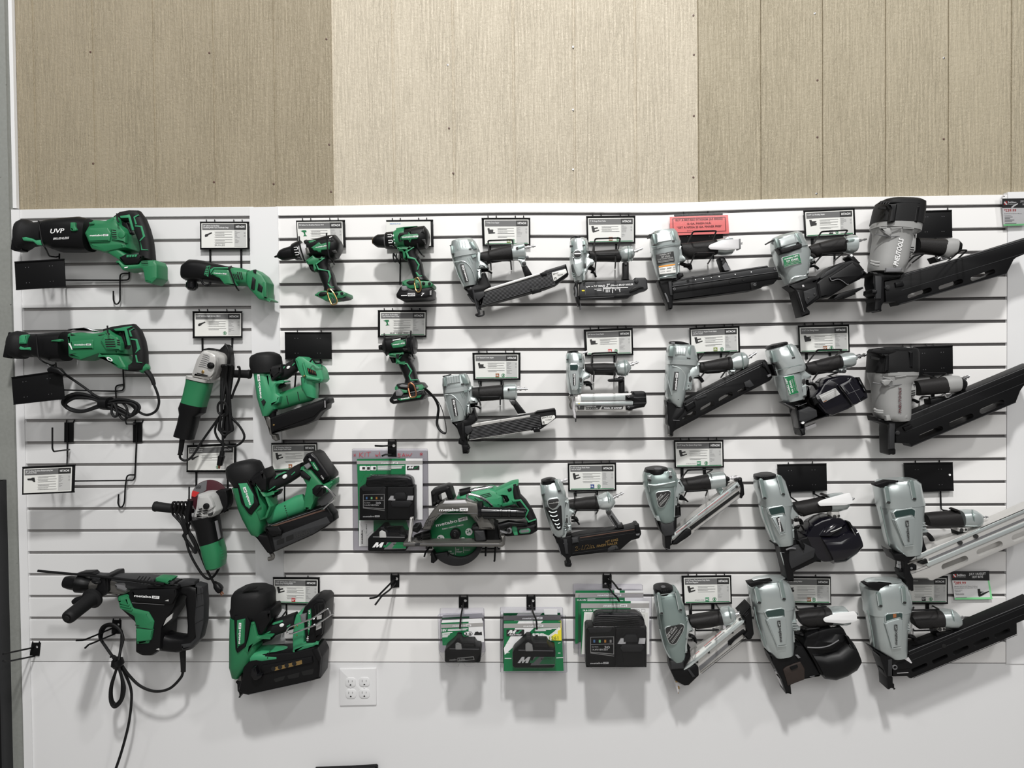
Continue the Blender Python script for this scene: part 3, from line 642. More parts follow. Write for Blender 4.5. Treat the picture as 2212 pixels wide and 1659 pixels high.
b.c('black').pr([380,520,530,470,680,800,680,832,580,966,540,944,440,800], 120, 141, 4, r=10).c('lgreen').pr([402,536,522,528,612,690,618,800,552,882,500,840], 130, 144, 3, r=8)
b.logo(582, 822, 255, 145.5, -108, h=36)
b.c('black').pr([450,880,490,960,480,1000,455,975], 80, 120, 3)
M('motor_housing', 'lgreen').ax(800, 1000, 1330, 775, [0,95,.1,108,.5,112,.85,128,1,110], 85, .6).c('slot').lines([1042,832,1042,850, 1050,866,1052,880, 1058,896,1060,910, 1066,926,1068,940, 1074,956,1076,970, 1082,986,1084,1000], 16, 133.5)
b = M('rear_column', 'green'); b.pr([1250,310,1390,342,1560,548,1692,492,1692,560,1620,660,1460,742,1392,898,1290,888,1300,720,1332,560,1275,462], 48, 130, 8, r=10)
b.c('black').pr([1238,372,1290,360,1392,450,1372,498,1262,452], 120, 136, 3, r=6)
b = M('battery', 'black'); b.pr([1278,210,1330,130,1400,110,1462,142,1664,430,1664,480,1560,546,1380,332,1290,276], 30, 128, 8, r=14)
b.c('gloss').pr([1330,150,1400,120,1460,180,1640,440,1560,500,1385,240], 120, 136, 4, r=10).c('packgreen').pr([1390,235,1440,240,1505,345,1490,362,1440,330], 130, 138, 0).c('white').tx('18v', 1365, 200, 26, 137, 55, 42).tx('3.0Ah', 1530, 430, 20, 137, 55, 60)
b.tx('metabo', 1424, 262, 16, 138.6, 57, 105); b.c('mgrey').pr([1292,290,1360,252,1398,300,1345,346], 120, 138, 2, r=6)
M('battery_hook_knob', 'black').pr(ell(1492,642,88,80,8,20), 128, 158, 5).pr([1430,680,1520,560,1550,600,1460,705], 150, 166, 4, r=8)
b = M('belt_hook', 'wornsteel'); b.c('mgrey').pr([1480,770,1630,620,1705,722,1560,872], 90, 94, 1).c('chrome').tb(rl([(1530,585,160),(1590,568,160),(1732,705,155),(1722,740,150),(1560,888,120),(1520,880,110)], 10), 3)
b = M('handle', 'rubber'); b.lo([740,500,790,665, 840,474,880,640, 920,435,960,600, 1060,370,1110,530, 1180,290,1230,450, 1275,245,1300,400], 85, [28,28,27,26,26,26], 2.6)
b.c('lgreen').pr([775,575,820,628,906,566,910,580,820,640], 108, 115, 1).pr([902,460,930,424,1030,372,1062,380,960,425,908,470], 108, 114, 1).pr([1128,412,1176,368,1182,382,1134,424], 106, 113, 1).c('white').pr(ell(1038,440,34,26,18,-35), 108, 116, 2)
M('trigger', 'black').pr([818,700,860,668,940,650,970,620,975,640,950,690,890,715,850,760], 70, 100, 3, r=8)
b = M('magazine', 'black'); b.pr([762,1150,820,1110,1400,890,1610,830,1700,965,1712,1050,1600,1135,1420,1240,900,1470,850,1440], 58, 118, 6, r=10)
b.c('dgrey').pr([870,1270,1610,985,1660,1070,1420,1222,905,1452], 110, 122, 2, r=8).c('slot').pr([930,1312,1030,1272,1035,1340,935,1372], 118, 123, 0, r=12).pr([1056,1262,1158,1222,1162,1286,1060,1322], 118, 123, 0, r=12)
b.c('ink').tx('16GA.', 1178, 1280, 78, 123, -16, 245, .03, .15).tx('STRAIGHT', 1450, 1175, 22, 123, -22, 170)
b.c('brown').li(800, 1140, 1590, 888, 20, 119).c('mgrey').li(850, 1105, 1560, 862, 6, 120)
M('latch', 'black').pr([770,1130,960,1120,1000,1180,990,1240,870,1260,820,1220], 112, 134, 5, r=10)
b = M('nose', 'black'); b.pr([608,1215,750,1238,830,1240,870,1330,890,1470,850,1500,800,1482,700,1346], 66, 116, 5, r=6); b.c('gun').tb(rl([(830,1440,100),(885,1520,100),(870,1552,100),(818,1564,100)], 8), 7)
fr(450, 1230, 850, 2212)
hanger('sign hanger behind the green framing nailer near the outlet, card with red 21 chip', [770,100,1328,104,1328,422,776,408], dict(title=['3-1/2" 18V Brushless Lithium Ion', 'Plastic Strip Framing Nailer'], pic='nailer', chip=('red','21°',.40), icon=0, bul=5), [(930,422,935,720,16)], (), tabs=(.27,.76), mg=(.02,.06,.04,.04), wires=([935,490,6,868,585,60],))
T('cordless_nailer', 'largest green cordless nailer, a framing nailer with a steel wire hook, left of the outlet', 'nailer', 500, 900, 90, NG)
b = M('cap', 'rubber'); b.lo([400,212,690,205, 330,250,770,240, 302,300,784,285, 296,430,784,425, 282,470,745,490, 292,540,720,540], 88, [48,60,64,64,60,54], 2.6, dome=.06)
b.pr([480,205,590,205,560,235,440,268,400,270], 140, 147, 2); b.c('black').pr([440,510,745,480,760,600,640,790,580,790,540,640,450,620], 50, 142, 12, r=14)
b = M('body', 'green'); b.lo([292,540,560,560, 285,760,600,760, 280,900,650,870, 278,1130,560,1050, 310,1255,410,1240, 340,1270,395,1270], 88, [54,56,56,50,36,30], 2.8)
b.pr([500,640,548,622,590,800,750,805,752,822,660,818,620,860,560,900,480,960,440,1000,470,800], 80, 144, 8, r=8)
b.c('black').pr([300,560,450,530,500,640,440,930,345,1006,318,960], 120, 149, 4, r=10).c('green').pr([338,610,440,590,428,880,346,944,334,780], 138, 152, 3, r=8); b.logo(378, 890, 250, 153.5, -87, h=26)
b.c('green').pr([265,930,290,880,300,980,275,980], 70, 110, 4)
M('motor_housing', 'lgreen').lo([560,930,545,1100, 700,920,690,1090, 900,935,900,1060, 1020,940,1020,1010], 88, [40,44,42,36], 2.3).c('slot').lines([738,975,730,990, 724,1000,718,1015, 716,1026,712,1040, 708,1050,704,1064], 9, 132.5)
b = M('rear_column', 'lgreen'); b.pr([1015,640,1040,555,1085,520,1112,532,1150,640,1142,880,1325,866,1262,928,1002,1002,1000,830], 52, 128, 8, r=10); b.c('brass'); [b.cy(x, y, 8, 120, 130, 1) for x, y in ((1062,675),(1025,690),(1056,788))]
b = M('battery', 'black'); b.pr([1112,530,1150,440,1200,395,1280,350,1370,352,1406,392,1382,780,1340,850,1250,902,1160,888,1140,700], 30, 126, 8, r=16)
b.pr([1250,430,1300,400,1380,395,1390,440,1360,780,1270,830], 115, 134, 5, r=14).c('packgreen').pr([1190,490,1225,470,1232,640,1195,790,1186,700], 120, 130, 0).c('white').tx('4.0', 1218, 535, 24, 131, -88, 46).tx('18v', 1196, 855, 24, 128, -88, 62).tx('metabo', 1208, 720, 18, 131, -88, 110)
b.c('lgrey').pr([1295,560,1355,540,1352,590,1298,600], 130, 135, 0).pr([1290,650,1350,640,1350,700,1286,728], 130, 135, 0).c('slot').lines([1270+0,440,1290,560, 1310,420,1320,540, 1345,410,1350,520], 8, 135)
b.c('mgrey').pr([1096,545,1170,525,1162,620,1110,625], 115, 132, 2, r=8)
b = M('handle', 'rubber'); b.lo([560,620,600,800, 700,640,690,790, 780,605,790,785, 880,568,910,745, 1045,510,1060,690], 88, [34,30,28,27,26], 2.6, dome=.1)
b.c('lgreen').pr([632,738,655,772,738,738,740,752,650,786], 112, 119, 1).pr([755,660,770,640,880,612,886,630,780,664], 110, 117, 1).pr([935,680,980,655,978,670,940,696], 108, 116, 1).c('white').pr(ell(874,670,28,20,18,-15), 108, 118, 2)
M('trigger', 'black').pr([640,850,665,815,745,822,775,795,780,815,750,850,690,868,650,890], 70, 104, 3, r=8)
b = M('magazine', 'black'); b.pr([412,1142,640,1012,1000,990,1240,932,1308,940,1360,1050,1340,1310,1230,1340,480,1512,405,1498,352,1452,398,1290], 48, 130, 8, r=14)
b.pr([620,1180,640,1150,1240,1040,1250,1120,900,1190,640,1260], 124, 136, 3, r=8).c('brass').pr([780,1172,1116,1084,1122,1130,790,1212], 128, 137.5, 0).c('slot'); [b.cy(x, y, 26, 130, 138.5, 0, 16) for x, y in ((855,1168),(935,1150),(1025,1128),(775,1188))]
b.pr([780,1310,920,1270,900,1320,800,1350], 122, 131, 0, r=10).pr([940,1270,1090,1230,1080,1290,960,1310], 122, 131, 0, r=10).pr([1110,1220,1260,1185,1250,1250,1130,1270], 122, 131, 0, r=10)
b.c('black').pr([1235,960,1300,945,1345,1060,1325,1290,1310,1100], 124, 137, 3).c('mgrey').li(480, 1498, 1225, 1336, 7, 131)
M('latch', 'gloss').pr([510,1180,560,1160,590,1260,640,1250,640,1290,580,1330,540,1330,500,1270], 124, 150, 5, r=14)
b = M('nose', 'black'); b.c('gun').pr([345,1268,395,1276,392,1345,345,1340], 70, 105, 3).pr([285,1180,320,1200,325,1240,285,1240], 75, 100, 3).c('black').pr([320,1345,345,1335,410,1340,410,1490,392,1500,370,1542,362,1480,344,1452,340,1375], 66, 108, 4, r=5)
M('belt_hook', 'chrome').tb(rl([(960,768,165),(1000,768,165),(1290,660,165),(1460,545,165),(1448,490,165),(1430,466,165),(1395,480,165),(1250,585,165),(965,690,165),(932,738,165),(945,768,165),(985,770,165)], 6), 2.6).tb([1460,545,165,1495,530,165,1505,522,165],2.2).tb([1260,585,165,1240,600,110], 3).tb([1270,662,165,1250,680,110],3)
fr(0, 1180, 500, 2212)
T('rotary_hammer', 'black and green corded rotary hammer with a long depth rod, lower left', 'power tool', 1400, 600, 100)
M('chuck', 'black').ax(615, 340, 880, 372, [0,38,.03,55,.2,66,.42,70,.5,88,.72,84,.8,72,1,70], 100, seg=24)
M('collar', 'gun').ax(820, 365, 1130, 400, [0,62,.25,64,.3,72,.66,72,.7,64,1,66], 100)
b = M('gear_case', 'gun'); b.pr([1020,330,1110,335,1260,350,1285,380,1240,440,1180,470,1090,468,1020,460], 60, 140, 8, r=10); b.c('mgrey').pr([1090,360,1200,345,1240,372,1270,385,1200,440,1110,410], 132, 146, 5, r=6)
b = M('top_cover', 'dgrey'); b.lo([880,252,900,300, 960,262,980,330, 1120,270,1130,350, 1300,274,1290,400, 1560,300,1480,400, 1690,330,1690,410], 100, [20,26,34,48,46,40], 3.2)
b.c('black').pr([770,250,880,246,905,270,840,280,700,272], 90, 120, 4).c('slot').lines([1340,285,1300,330, 1370,288,1332,335, 1400,290,1365,338, 1435,295,1395,345], 10, 152)
b.c('green').pr([1480,305,1510,298,1650,312,1602,366,1480,342], 120, 156, 5, r=8); b.c('black').pr([1400,380,1690,382,1700,408,1405,402], 130, 156, 3).c('dgrey').cy(1450, 335, 20, 140, 154, 2).cy(1640, 352, 20, 140, 154, 2)
b = M('motor_housing', 'black'); b.pr([1236,412,1690,392,1704,470,1662,600,1545,780,1530,1000,1440,1060,1350,1060,1280,1022,1282,740,1130,600,1100,480,1200,470], 45, 150, 14, r=20)
b.pr([1250,420,1680,402,1690,470,1640,560,1290,530], 140, 158, 6, r=10); b.logo(1282, 482, 240, 159, 4.5)
b.c('mgrey').li(1260, 540, 1570, 560, 5, 152).c('lgrey').pr([1590,690,1650,640,1640,690,1560,760], 145, 151.5, 0).poly([1490,985,1520,972,1525,994], 151.5).poly([1575,522,1610,508,1612,526], 159)
b = M('front_cover', 'green'); b.pr([1110,490,1220,468,1272,590,1420,625,1476,720,1450,870,1420,942,1292,946,1286,780,1270,680,1130,600], 60, 156, 12, r=12)
b.c('slot').lines([1290,752,1330,762, 1300,775,1470,800], 6, 157).c('green').pr([1295,790,1460,800,1440,900,1300,920], 150, 159, 3, r=6).lines([1140,540,1230,565, 1142,565,1245,590, 1150,590,1260,612], 12, 159, 4)
b = M('handle', 'black'); b.lo([1640,380,1690,470, 1760,336,1760,440, 1860,335,1812,470, 1945,390,1792,500, 1950,560,1805,620, 1946,740,1815,740, 1920,870,1812,830, 1850,970,1760,850, 1730,1000,1640,830, 1560,985,1540,780], 100, [34,30,30,30,30,30,30,32,34,36], 3)
b.c('dgrey').pr([1860,362,1940,384,1952,560,1946,740,1912,890,1832,982,1732,1002,1720,936,1810,928,1862,880,1850,700,1862,560], 100, 136, 8, r=12).pr([1690,352,1760,332,1860,338,1860,372,1700,400], 100, 134, 5)
b.c('slot').lines([1865,470,1945,445, 1865,590,1945,560, 1865,740,1940,700], 4, 136.8)
b = M('side_handle', 'rubber'); b.ax(905, 480, 640, 690, [0,80,.05,98,.12,100,.16,74,.3,66,.6,64,.9,64,.97,60,1,48], 140, d2=262, seg=26).c('slot').ax(642,688,634,694,[0,30,.9,28,1,20],263,d2=266)
b = M('clamp', 'black'); b.pr([955,292,1030,288,1040,430,950,500,860,470,910,400,930,340], 55, 150, 8, r=14).tb(rl([(890,330,150),(920,350,160),(960,340,150)],8),6).ax(700,535,800,490,[0,24,.3,34,.6,30,1,20],150)
M('depth_rod', 'hookblack').tb([362,235,165,940,288,152,1570,362,162], 4.2)
b = M('cord', 'rubber'); b.tb([1745,985,100,1750,1100,98,1752,1196,94], [11,9,8], 3).ax(1728,1192,1774,1196,[0,6,.5,8,1,6],94)
b.tb([1750,1195,94,1725,1260,90,1620,1360,84,1480,1386,80,1340,1335,80,1230,1230,84,1160,1130,88,1110,1060,88], 4.6, 6)
for i, (o, z) in enumerate(((0, 0), (24, 12), (-12, 22))):
    b.tb([1112,1110,80+z, 1010,960,60+z, 958+o*.4,870+o*.5,40+z, 985+o*.5,775+o*.4,34+z, 1060,748+o*.4,34+z, 1140+o*.5,790+o*.4,34+z, 1172-o*.4,880,44+z, 1150,1000,60+z, 1130,1110,80+z, 1105,1200,84+z, 1062+o*.3,1340,80+z, 1060+o*.4,1470-o*.6,74+z, 1100+o*.2,1528-o*.8,72+z, 1160-o*.3,1470-o*.4,74+z, 1182-o*.6,1360,80+z, 1160,1240,84+z], 4.6, 6, closed=True)
b.tb([1055,1060,108,1080,1045,112,1108,1062,112,1100,1110,108], 3, 5).c('black').lo([1080,1085,1160,1080, 1075,1130,1175,1125, 1100,1165,1165,1150], 96, [22,24,16], 2.4)
b.c('rubber').tb([1150,1130,88, 1210,1250,78, 1252,1370,70, 1255,1500,64, 1225,1720,58, 1150,2000,54, 1060,2250,50], 4.6, 6)
hookpair('double peg hook under the rotary hammer, its cord looped over the prongs', [1072,706,1156,706,1154,838,1064,838], ([1100,772,4,960,832,80,800,898,150,728,900,172], [1095,838,4,870,932,150,850,938,156,812,974,172]), [(1130,748,12)])
hookpair('empty double peg hook at the lower left corner of the slat wall', [302,924,386,924,372,1050,282,1042], ([320,968,4,30,1030,150], [330,1050,4,60,1104,150,28,1094,168]), [(350,962,13)])
fr(300, 960, 720, 2212)
hanger('sign hanger below the upright angle grinder, half hidden by its hanging cord and plug', [545,15,1105,-8,1100,312,540,312], dict(title=['4-1/2" Angle Grinder', 'with 5 Bonus Wheels'], pic='grinder', bul=3, strip=None), [(650,310,650,620,18), (1010,310,1005,760,18)], (), mg=(.03,.07,.04,.06), wires=([570,640,60,572,560,60,572,480,60],[650,620,5,640,640,20,572,640,60],[1005,720,6,1003,750,24,965,770,26]))
T('angle_grinder', 'corded angle grinder with a dark red cutting disc, cord wrapped round its handle', 'grinder', 800, 850, 90, 'angle grinders')
b = M('cutting_disc', 'discmar'); b.cy(800, 612, 206, 48, 56, 1, 40)
b.c('mgrey').pr([605,545,650,470,720,425,775,412,765,520,700,560,640,600], 55, 57, 0).c('red').pr([600,560,610,525,690,545,640,600,600,590], 56, 57.6, 0).c('ink').tx('XXX', 650, 488, 22, 57.6, 0, 60, .03).tx('XXX', 645, 506, 18, 57.6, 0, 60, .03)
M('wheel_guard', 'black').pr([830,560,900,520,990,520,1010,600,1012,680,985,740,905,790,860,700], 40, 84, 5, r=14).tb([1012,600,70,1015,680,74,985,742,76,905,792,78], 3, 4)
b = M('gear_head', 'lgrey'); b.pr([655,572,720,562,790,566,832,612,866,712,884,765,832,832,740,862,622,842,610,830,640,700], 58, 134, 12, r=18)
b.c('lgrey').pr([680,590,790,585,830,650,850,720,790,760,680,750,660,700], 125, 142, 6, r=18).c('slot').lines([680,740,720,730, 735,728,785,722, 665,770,710,760, 730,758,782,750, 655,798,705,788, 725,785,778,778], 13, 143).c('ink').pr([785,790,830,775,820,812,790,815], 130, 143.5, 0)
M('spindle_lock', 'black').cy(758, 706, 34, 130, 150, 3)
b = M('motor_housing', 'black'); b.lo([608,855,892,790, 630,900,898,830, 668,965,912,905, 702,1100,932,1058, 722,1146,938,1084], 92, [46,44,42,42,42], 2.8); b.c('mgrey').pr([862,875,888,865,926,1060,904,1082], 124, 130, 0)
M('rear_cover', 'green').lo([720,1142,940,1080, 745,1262,972,1200, 768,1335,978,1290, 788,1402,968,1372, 832,1414,935,1398], 92, [43,43,42,38,30], 2.8, dome=.05).c('packgreen').lines([920,1215,950,1200, 925,1245,958,1230, 930,1275,965,1260, 938,1305,968,1292], 6, 131)
M('side_handle', 'rubber').ax(622, 757, 176, 704, [0,26,.1,28,.11,42,.2,48,.6,54,.92,56,.96,62,1,56], 88)
M('lever', 'lgrey').pr([572,850,600,830,612,850,640,940,622,968,596,958], 60, 76, 3, r=6)
b = M('cord', 'rubber')
for i in range(4):
    x = 400+i*42; b.tb([x-14,790,92, x-26,720,110, x-10,662,118, x+20,665,114, x+34,740,100, x+50+i*6,850,96, 540+i*8,960,92, 590+i*10,1060,90, 650+i*8,1180,88, 640-i*8,1235-i*20,86, 590-i*4,1150,88, 540-i*4,1080,90, 505+i*6,1040,94, 520+i*10,1000,96, 480+i*14,900,98, x+10,820,94], 3.9, 5, closed=True)
b.c('black').lo([560,620,615,640, 555,720,600,720, 535,800,590,800, 540,890,585,880], 110, [10,12,12,8], 3).c('rubber')
b.tb([520,1010,98,560,1180,92,610,1300,88,680,1420,84,740,1500,80,800,1530,78,860,1490,76,905,1420,84,912,1390,92], 4.1, 5).tb([640,1100,94,700,1250,90,770,1420,84,840,1550,80,870,1590,80], 4.1, 5)
b.c('black').lo([838,1562,870,1560, 850,1590,915,1580, 858,1625,935,1600, 880,1660,955,1632, 905,1690,950,1675], 80, [7,9,14,15,9], 3).c('copper').pr([912,1685,926,1680,950,1715,938,1722], 76, 78, 0).pr([930,1678,944,1672,968,1700,958,1708], 84, 86, 0)
# ================================================================ drills, driver, saw and packs in the middle
DG = 'cordless drills and drivers'
fr(580, 440, 1000, 2212)
hanger('sign hanger behind the left cordless drill, card with a drill picture', [312,196,868,190,878,492,330,498], dict(title=['18V Lithium Ion Brushless Hammer Drill'], pic='drill', icon=0, bul=5, strip=None), (), (), mg=(.02,.04,.05,.02),
  wires=([350,440,5,348,375,135,350,400,140,358,490,142,405,640,136,420,655,134], [660,395,5,660,338,138,662,370,140,672,500,140,690,610,140,735,658,132,748,690,5]))
T('cordless_drill', 'green and black hammer drill with no battery, left of two top row drills', 'drill', 550, 560, 80, DG)
M('chuck', 'black').ax(68, 606, 290, 552, [0,9,.14,15,.15,20,.19,30,.34,60,.5,70,.9,76,1,74], 80, seg=26).c('mgrey').ax(284,553,292,551,[0,77,1,77],80)
b = M('torque_ring', 'black'); b.ax(285, 552, 395, 524, [0,88,.15,98,.6,108,.9,112,1,108], 80, seg=30)
b.c('white').tb([290,498,118,325,494,122,332,510,123,325,524,124,292,526,122], 1.3).tb([300,556,130,338,552,133,350,566,134,342,580,133,308,584,130], 1.3)
b.c('mgrey').tb([330,608,128,358,612,128,362,630,124,340,640,122], 1.1)
M('gear_case', 'wornsteel').lo([366,470,408,650, 400,455,440,636, 455,440,490,610], 80, [36,38,38], 2.6).c('gun').pr([415,505,450,495,470,560,430,575], 110, 121, 2)
b = M('motor_housing', 'black'); b.lo([432,420,492,622, 500,418,560,605, 600,392,640,615, 700,364,720,640, 770,360,780,622, 815,420,812,565, 830,450,826,530], 80, [36,40,42,43,42,36,26], 2.7)
b.c('rubber').pr([390,420,430,402,470,440,455,470,410,465], 70, 112, 5, r=14).c('green').pr([448,425,520,410,545,420,500,452,460,455], 95, 118, 3, r=5)
b.pr([478,500,535,462,560,440,580,440,592,458,690,430,700,440,690,520,600,528,590,552,560,548,548,532,515,532], 110, 126, 3, r=5); b.logo(538, 502, 140, 127, -9)
b.pr([690,415,730,392,738,420,712,432], 110, 124, 2).pr([712,535,760,522,765,548,735,556], 110, 124, 2).c('slot').lines([575,455,578,462, 712,405,730,398], 6, 127).c('white').pr([690,380,722,366,718,378,692,392], 112, 122, 0)
b = M('trigger_guard', 'green'); b.pr([412,648,500,580,530,610,632,606,575,660,532,700,545,740,525,770,508,755,498,690,440,690], 60, 110, 6, r=8)
M('trigger', 'black').pr([445,685,505,672,520,760,488,770,466,740], 66, 96, 4, r=8)
b = M('handle', 'black'); b.lo([520,640,720,600, 555,720,690,690, 575,790,708,740, 600,860,745,810, 640,960,775,930, 640,1010,832,990], 80, [30,27,28,28,28,34], 2.7)
b.c('lgreen').pr([532,680,632,612,640,620,545,690,570,735,650,752,690,760,706,826,688,895,672,900,690,830,672,768,560,752], 104, 112, 1.5).pr([668,912,680,905,712,945,742,942,742,952,702,958], 106, 111, 1)
b = M('battery_foot', 'green'); b.pr([514,1040,560,1000,640,984,700,1010,830,990,880,1012,886,1050,840,1072,700,1090,642,1106,610,1085,560,1062], 28, 118, 7, r=10)
b.c('black').pr([565,1030,590,1005,650,1000,665,1030,620,1050,580,1052], 110, 122, 2, r=8).pr([770,1060,880,1052,880,1072,780,1090], 40, 112, 2).c('slot').cy(832, 1020, 17, 110, 121, 1).c('black').cy(768, 1022, 18, 112, 124, 2)
M('belt_hook', 'brass').tb(rl([(668,1010,124),(678,975,130),(702,968,132),(745,1020,134),(782,1095,134),(778,1135,134),(722,1155,132),(690,1085,128),(668,1010,124)], 6), 2.2, seg=6).c('ink').tb([720,1065,130,740,1110,132,712,1148,130],2,3)
hanger('sign hanger behind the right cordless drill holding a plain white card', [1338,192,1872,186,1878,486,1345,492], dict(title=None, pic='none', icon=0, bul=0, strip=None, extra=((.08,.10,.05,.24,'24.8V/2.9-18','blue'),)), [(1500,490,1495,920,14)], (), mg=(0,.05,.055,.02),
  wires=([1770,600,5,1745,580,120,1705,530,142,1692,450,142],[1500,690,6,1420,560,120,1420,620,132,1440,668,132,1455,640,132,1455,570,130]))
T('cordless_drill', 'green and black drill with a battery, in front of the plain white card', 'drill', 1600, 560, 80, DG)
M('chuck', 'black').ax(1183, 425, 1345, 425, [0,32,.12,44,.2,58,.4,74,.85,78,1,74], 80, seg=26).c('brass').ax(1182,425,1215,425,[0,22,.1,34,.8,46,1,46],80).c('mgrey').ax(1330,425,1342,425,[0,86,1,88],80)
b = M('torque_ring', 'black'); b.ax(1338, 423, 1450, 416, [0,88,.12,98,.6,100,1,100], 80, seg=30)
b.c('white').tb([1356,352,118,1395,348,122,1408,362,124,1398,378,126,1358,378,122], 1.6).tb([1364,420,128,1402,416,131,1414,430,132,1404,444,131,1368,446,128], 1.6)
b.c('mgrey').tb([1378,480,128,1410,478,128,1420,490,124], 1.2).c('white').lines([1420,350,1422,372, 1430,400,1426,416, 1434,440,1438,452], 8, 132)
b = M('gear_case', 'green'); b.lo([1440,318,1450,500, 1480,288,1490,510, 1560,276,1570,512], 80, [40,43,42], 2.5)
b = M('motor_housing', 'black'); b.lo([1520,300,1540,500, 1600,292,1600,518, 1700,268,1700,522, 1780,258,1790,512, 1815,300,1815,480, 1830,340,1828,440], 80, [40,43,44,43,36,26], 2.7)
b.c('green').lo([1470,285,1475,340, 1560,276,1560,300, 1700,260,1690,280], 80, [30,30,20], 2.5).c('black').pr([1468,370,1490,330,1570,322,1620,300,1610,350,1500,370,1490,410,1520,420,1480,425], 100, 126, 3, r=5)
b.c('green').pr([1500,372,1545,350,1580,345,1596,314,1612,345,1690,338,1712,362,1690,400,1625,404,1606,442,1588,410,1512,410], 112, 129, 3, r=5); b.logo(1518, 388, 185, 130, -3)
b.pr([1735,322,1762,276,1772,330], 110, 126, 2).pr([1738,405,1782,402,1780,452], 110, 126, 2).c('slot').lines([1592,320,1606,320, 1600,408,1612,408, 1750,315,1768,312, 1752,420,1776,418], 7, 130)
b = M('trigger_guard', 'green'); b.pr([1452,490,1510,480,1632,478,1585,540,1555,565,1560,610,1545,632,1528,620,1520,545,1470,530], 60, 110, 6, r=8)
M('trigger', 'black').pr([1482,545,1525,540,1535,615,1505,622,1488,590], 66, 96, 4, r=8)
b = M('handle', 'black'); b.lo([1540,500,1700,490, 1565,600,1690,570, 1590,680,1722,620, 1612,740,1752,690, 1645,830,1775,810, 1655,870,1835,880], 80, [30,27,28,28,28,34], 2.7)
b.c('lgreen').pr([1560,545,1650,488,1658,496,1578,550,1600,600,1668,618,1718,692,1702,750,1686,756,1700,696,1660,636,1580,618], 104, 112, 1.5).pr([1672,782,1686,774,1716,815,1745,812,1744,826,1700,830], 106, 111, 1)
b = M('battery_foot', 'green'); b.pr([1512,885,1560,862,1665,846,1700,870,1830,876,1868,910,1866,942,1800,962,1600,972,1520,935], 28, 118, 7, r=10)
b.c('black').pr([1565,895,1600,872,1660,872,1655,915,1600,920], 110, 122, 2, r=8).c('slot').cy(1830,908,16,110,121,1).c('black').cy(1762, 905, 18, 112, 124, 2)
b = M('battery', 'black'); b.pr([1446,1030,1495,945,1530,918,1600,958,1640,972,1840,945,1862,972,1852,1060,1800,1078,1500,1092,1452,1066], 24, 124, 8, r=12)
b.c('mgrey').pr([1508,936,1570,932,1586,985,1545,992,1512,985], 116, 130, 3, r=10).c('white').pr([1584,1018,1665,1016,1668,1050,1586,1052], 116, 124.6, 0, [[1590,1024,1660,1022,1662,1044,1592,1046]]).tx('3.0Ah',1596,1042,16,125.2,-1,62).li(1508,1046,1575,1044,6,124.6).tx('7',1735,1048,34,125,0,40,.03,.3).lines([1850,985,1848,1040, 1840,990,1838,1036],4,124)
M('belt_hook', 'brass').tb(rl([(1660,900,124),(1668,850,132),(1695,840,134),(1722,880,134),(1738,950,134),(1730,990,134),(1700,1010,134),(1675,985,130),(1660,900,124)], 6), 2.2, seg=6).c('ink').tb([1700,900,130,1725,960,132,1695,1000,130],2,3)
fr(740, 660, 1160, 2212)
hanger('sign hanger above the cordless impact driver, card with a driver picture', [400,58,955,58,952,356,400,358], dict(title=['18V Lithium Ion Brushless', 'Triple Hammer Impact Driver'], pic='drill', icon=0, bul=6, extra=((.22,.93,.06,.1,'BRUSH','ink'),(.36,.93,.06,.12,'3.0Ah','ink'),(.52,.93,.06,.1,'IIIIIIII','ink'))), (), (), mg=(.05,.06,.02,.06), wires=([474,320,6,474,340,130,480,440,132,486,530,132,505,572,130],[778,290,6,776,318,138,772,470,142,800,578,138,820,605,5]))
T('impact_driver', 'green and black cordless impact driver with battery and wrist strap', 'drill', 650, 500, 80, DG)
M('anvil', 'black').ax(415, 480, 490, 472, [0,28,.2,32,.45,34,.46,24,.6,26,.62,44,1,62], 80)
b = M('motor_housing', 'black'); b.lo([470,395,480,545, 490,362,510,562, 600,352,615,540, 700,345,712,548, 770,335,790,560, 815,352,828,548, 838,390,842,500], 80, [34,42,43,43,45,42,28], 2.7)
b.c('green').pr([545,435,600,402,705,385,716,392,716,460,690,472,572,486,562,470], 108, 128, 3, r=4); b.logo(570, 452, 138, 129, -8)
b.pr([555,375,640,350,716,346,716,372,640,368,570,388], 104, 122, 2).pr([680,488,735,482,738,505,700,516], 104, 126, 2).c('white').li(570, 395, 660, 380, 12, 122).c('slot').lines([680,355,712,352, 676,372,712,366, 690,400,714,396, 690,462,714,458, 696,492,732,488], 6, 129)
M('rear_cap', 'gloss').lo([752,340,772,560, 790,332,806,565], 80, [46,47], 2.7)
b = M('trigger_guard', 'green'); b.pr([520,545,580,535,702,528,690,560,640,620,655,640,702,648,720,660,600,666,600,590,525,580], 50, 114, 7, r=6); b.c('slot').pr([605,555,648,550,640,600,615,610], 108, 115, 0)
M('trigger', 'black').pr([525,585,585,590,596,650,560,656,545,620], 66, 96, 4, r=8)
b = M('handle', 'black'); b.lo([650,560,790,540, 640,620,770,590, 642,680,792,640, 680,760,828,720, 715,840,855,830, 710,880,885,880], 80, [32,28,28,28,28,34], 2.7)
b.c('lgreen').pr([640,620,660,650,735,655,790,745,762,800,780,842,850,838,860,850,770,856,748,800,772,745,726,668,640,664], 104, 112, 1.5)
b = M('battery_foot', 'black'); b.pr([590,935,615,892,700,880,760,868,890,880,930,930,900,960,760,985,640,1000], 28, 118, 7, r=10)
b.c('green').pr([592,935,610,905,640,950,740,965,735,995,660,1000,595,960], 90, 121, 2, r=4).pr([830,905,900,895,928,930,905,962,840,972], 90, 121, 2, r=4).c('mgrey').pr([640,915,670,895,745,905,740,935,660,930], 112, 124, 2, r=8).cy(850,938,16,115,125,1)
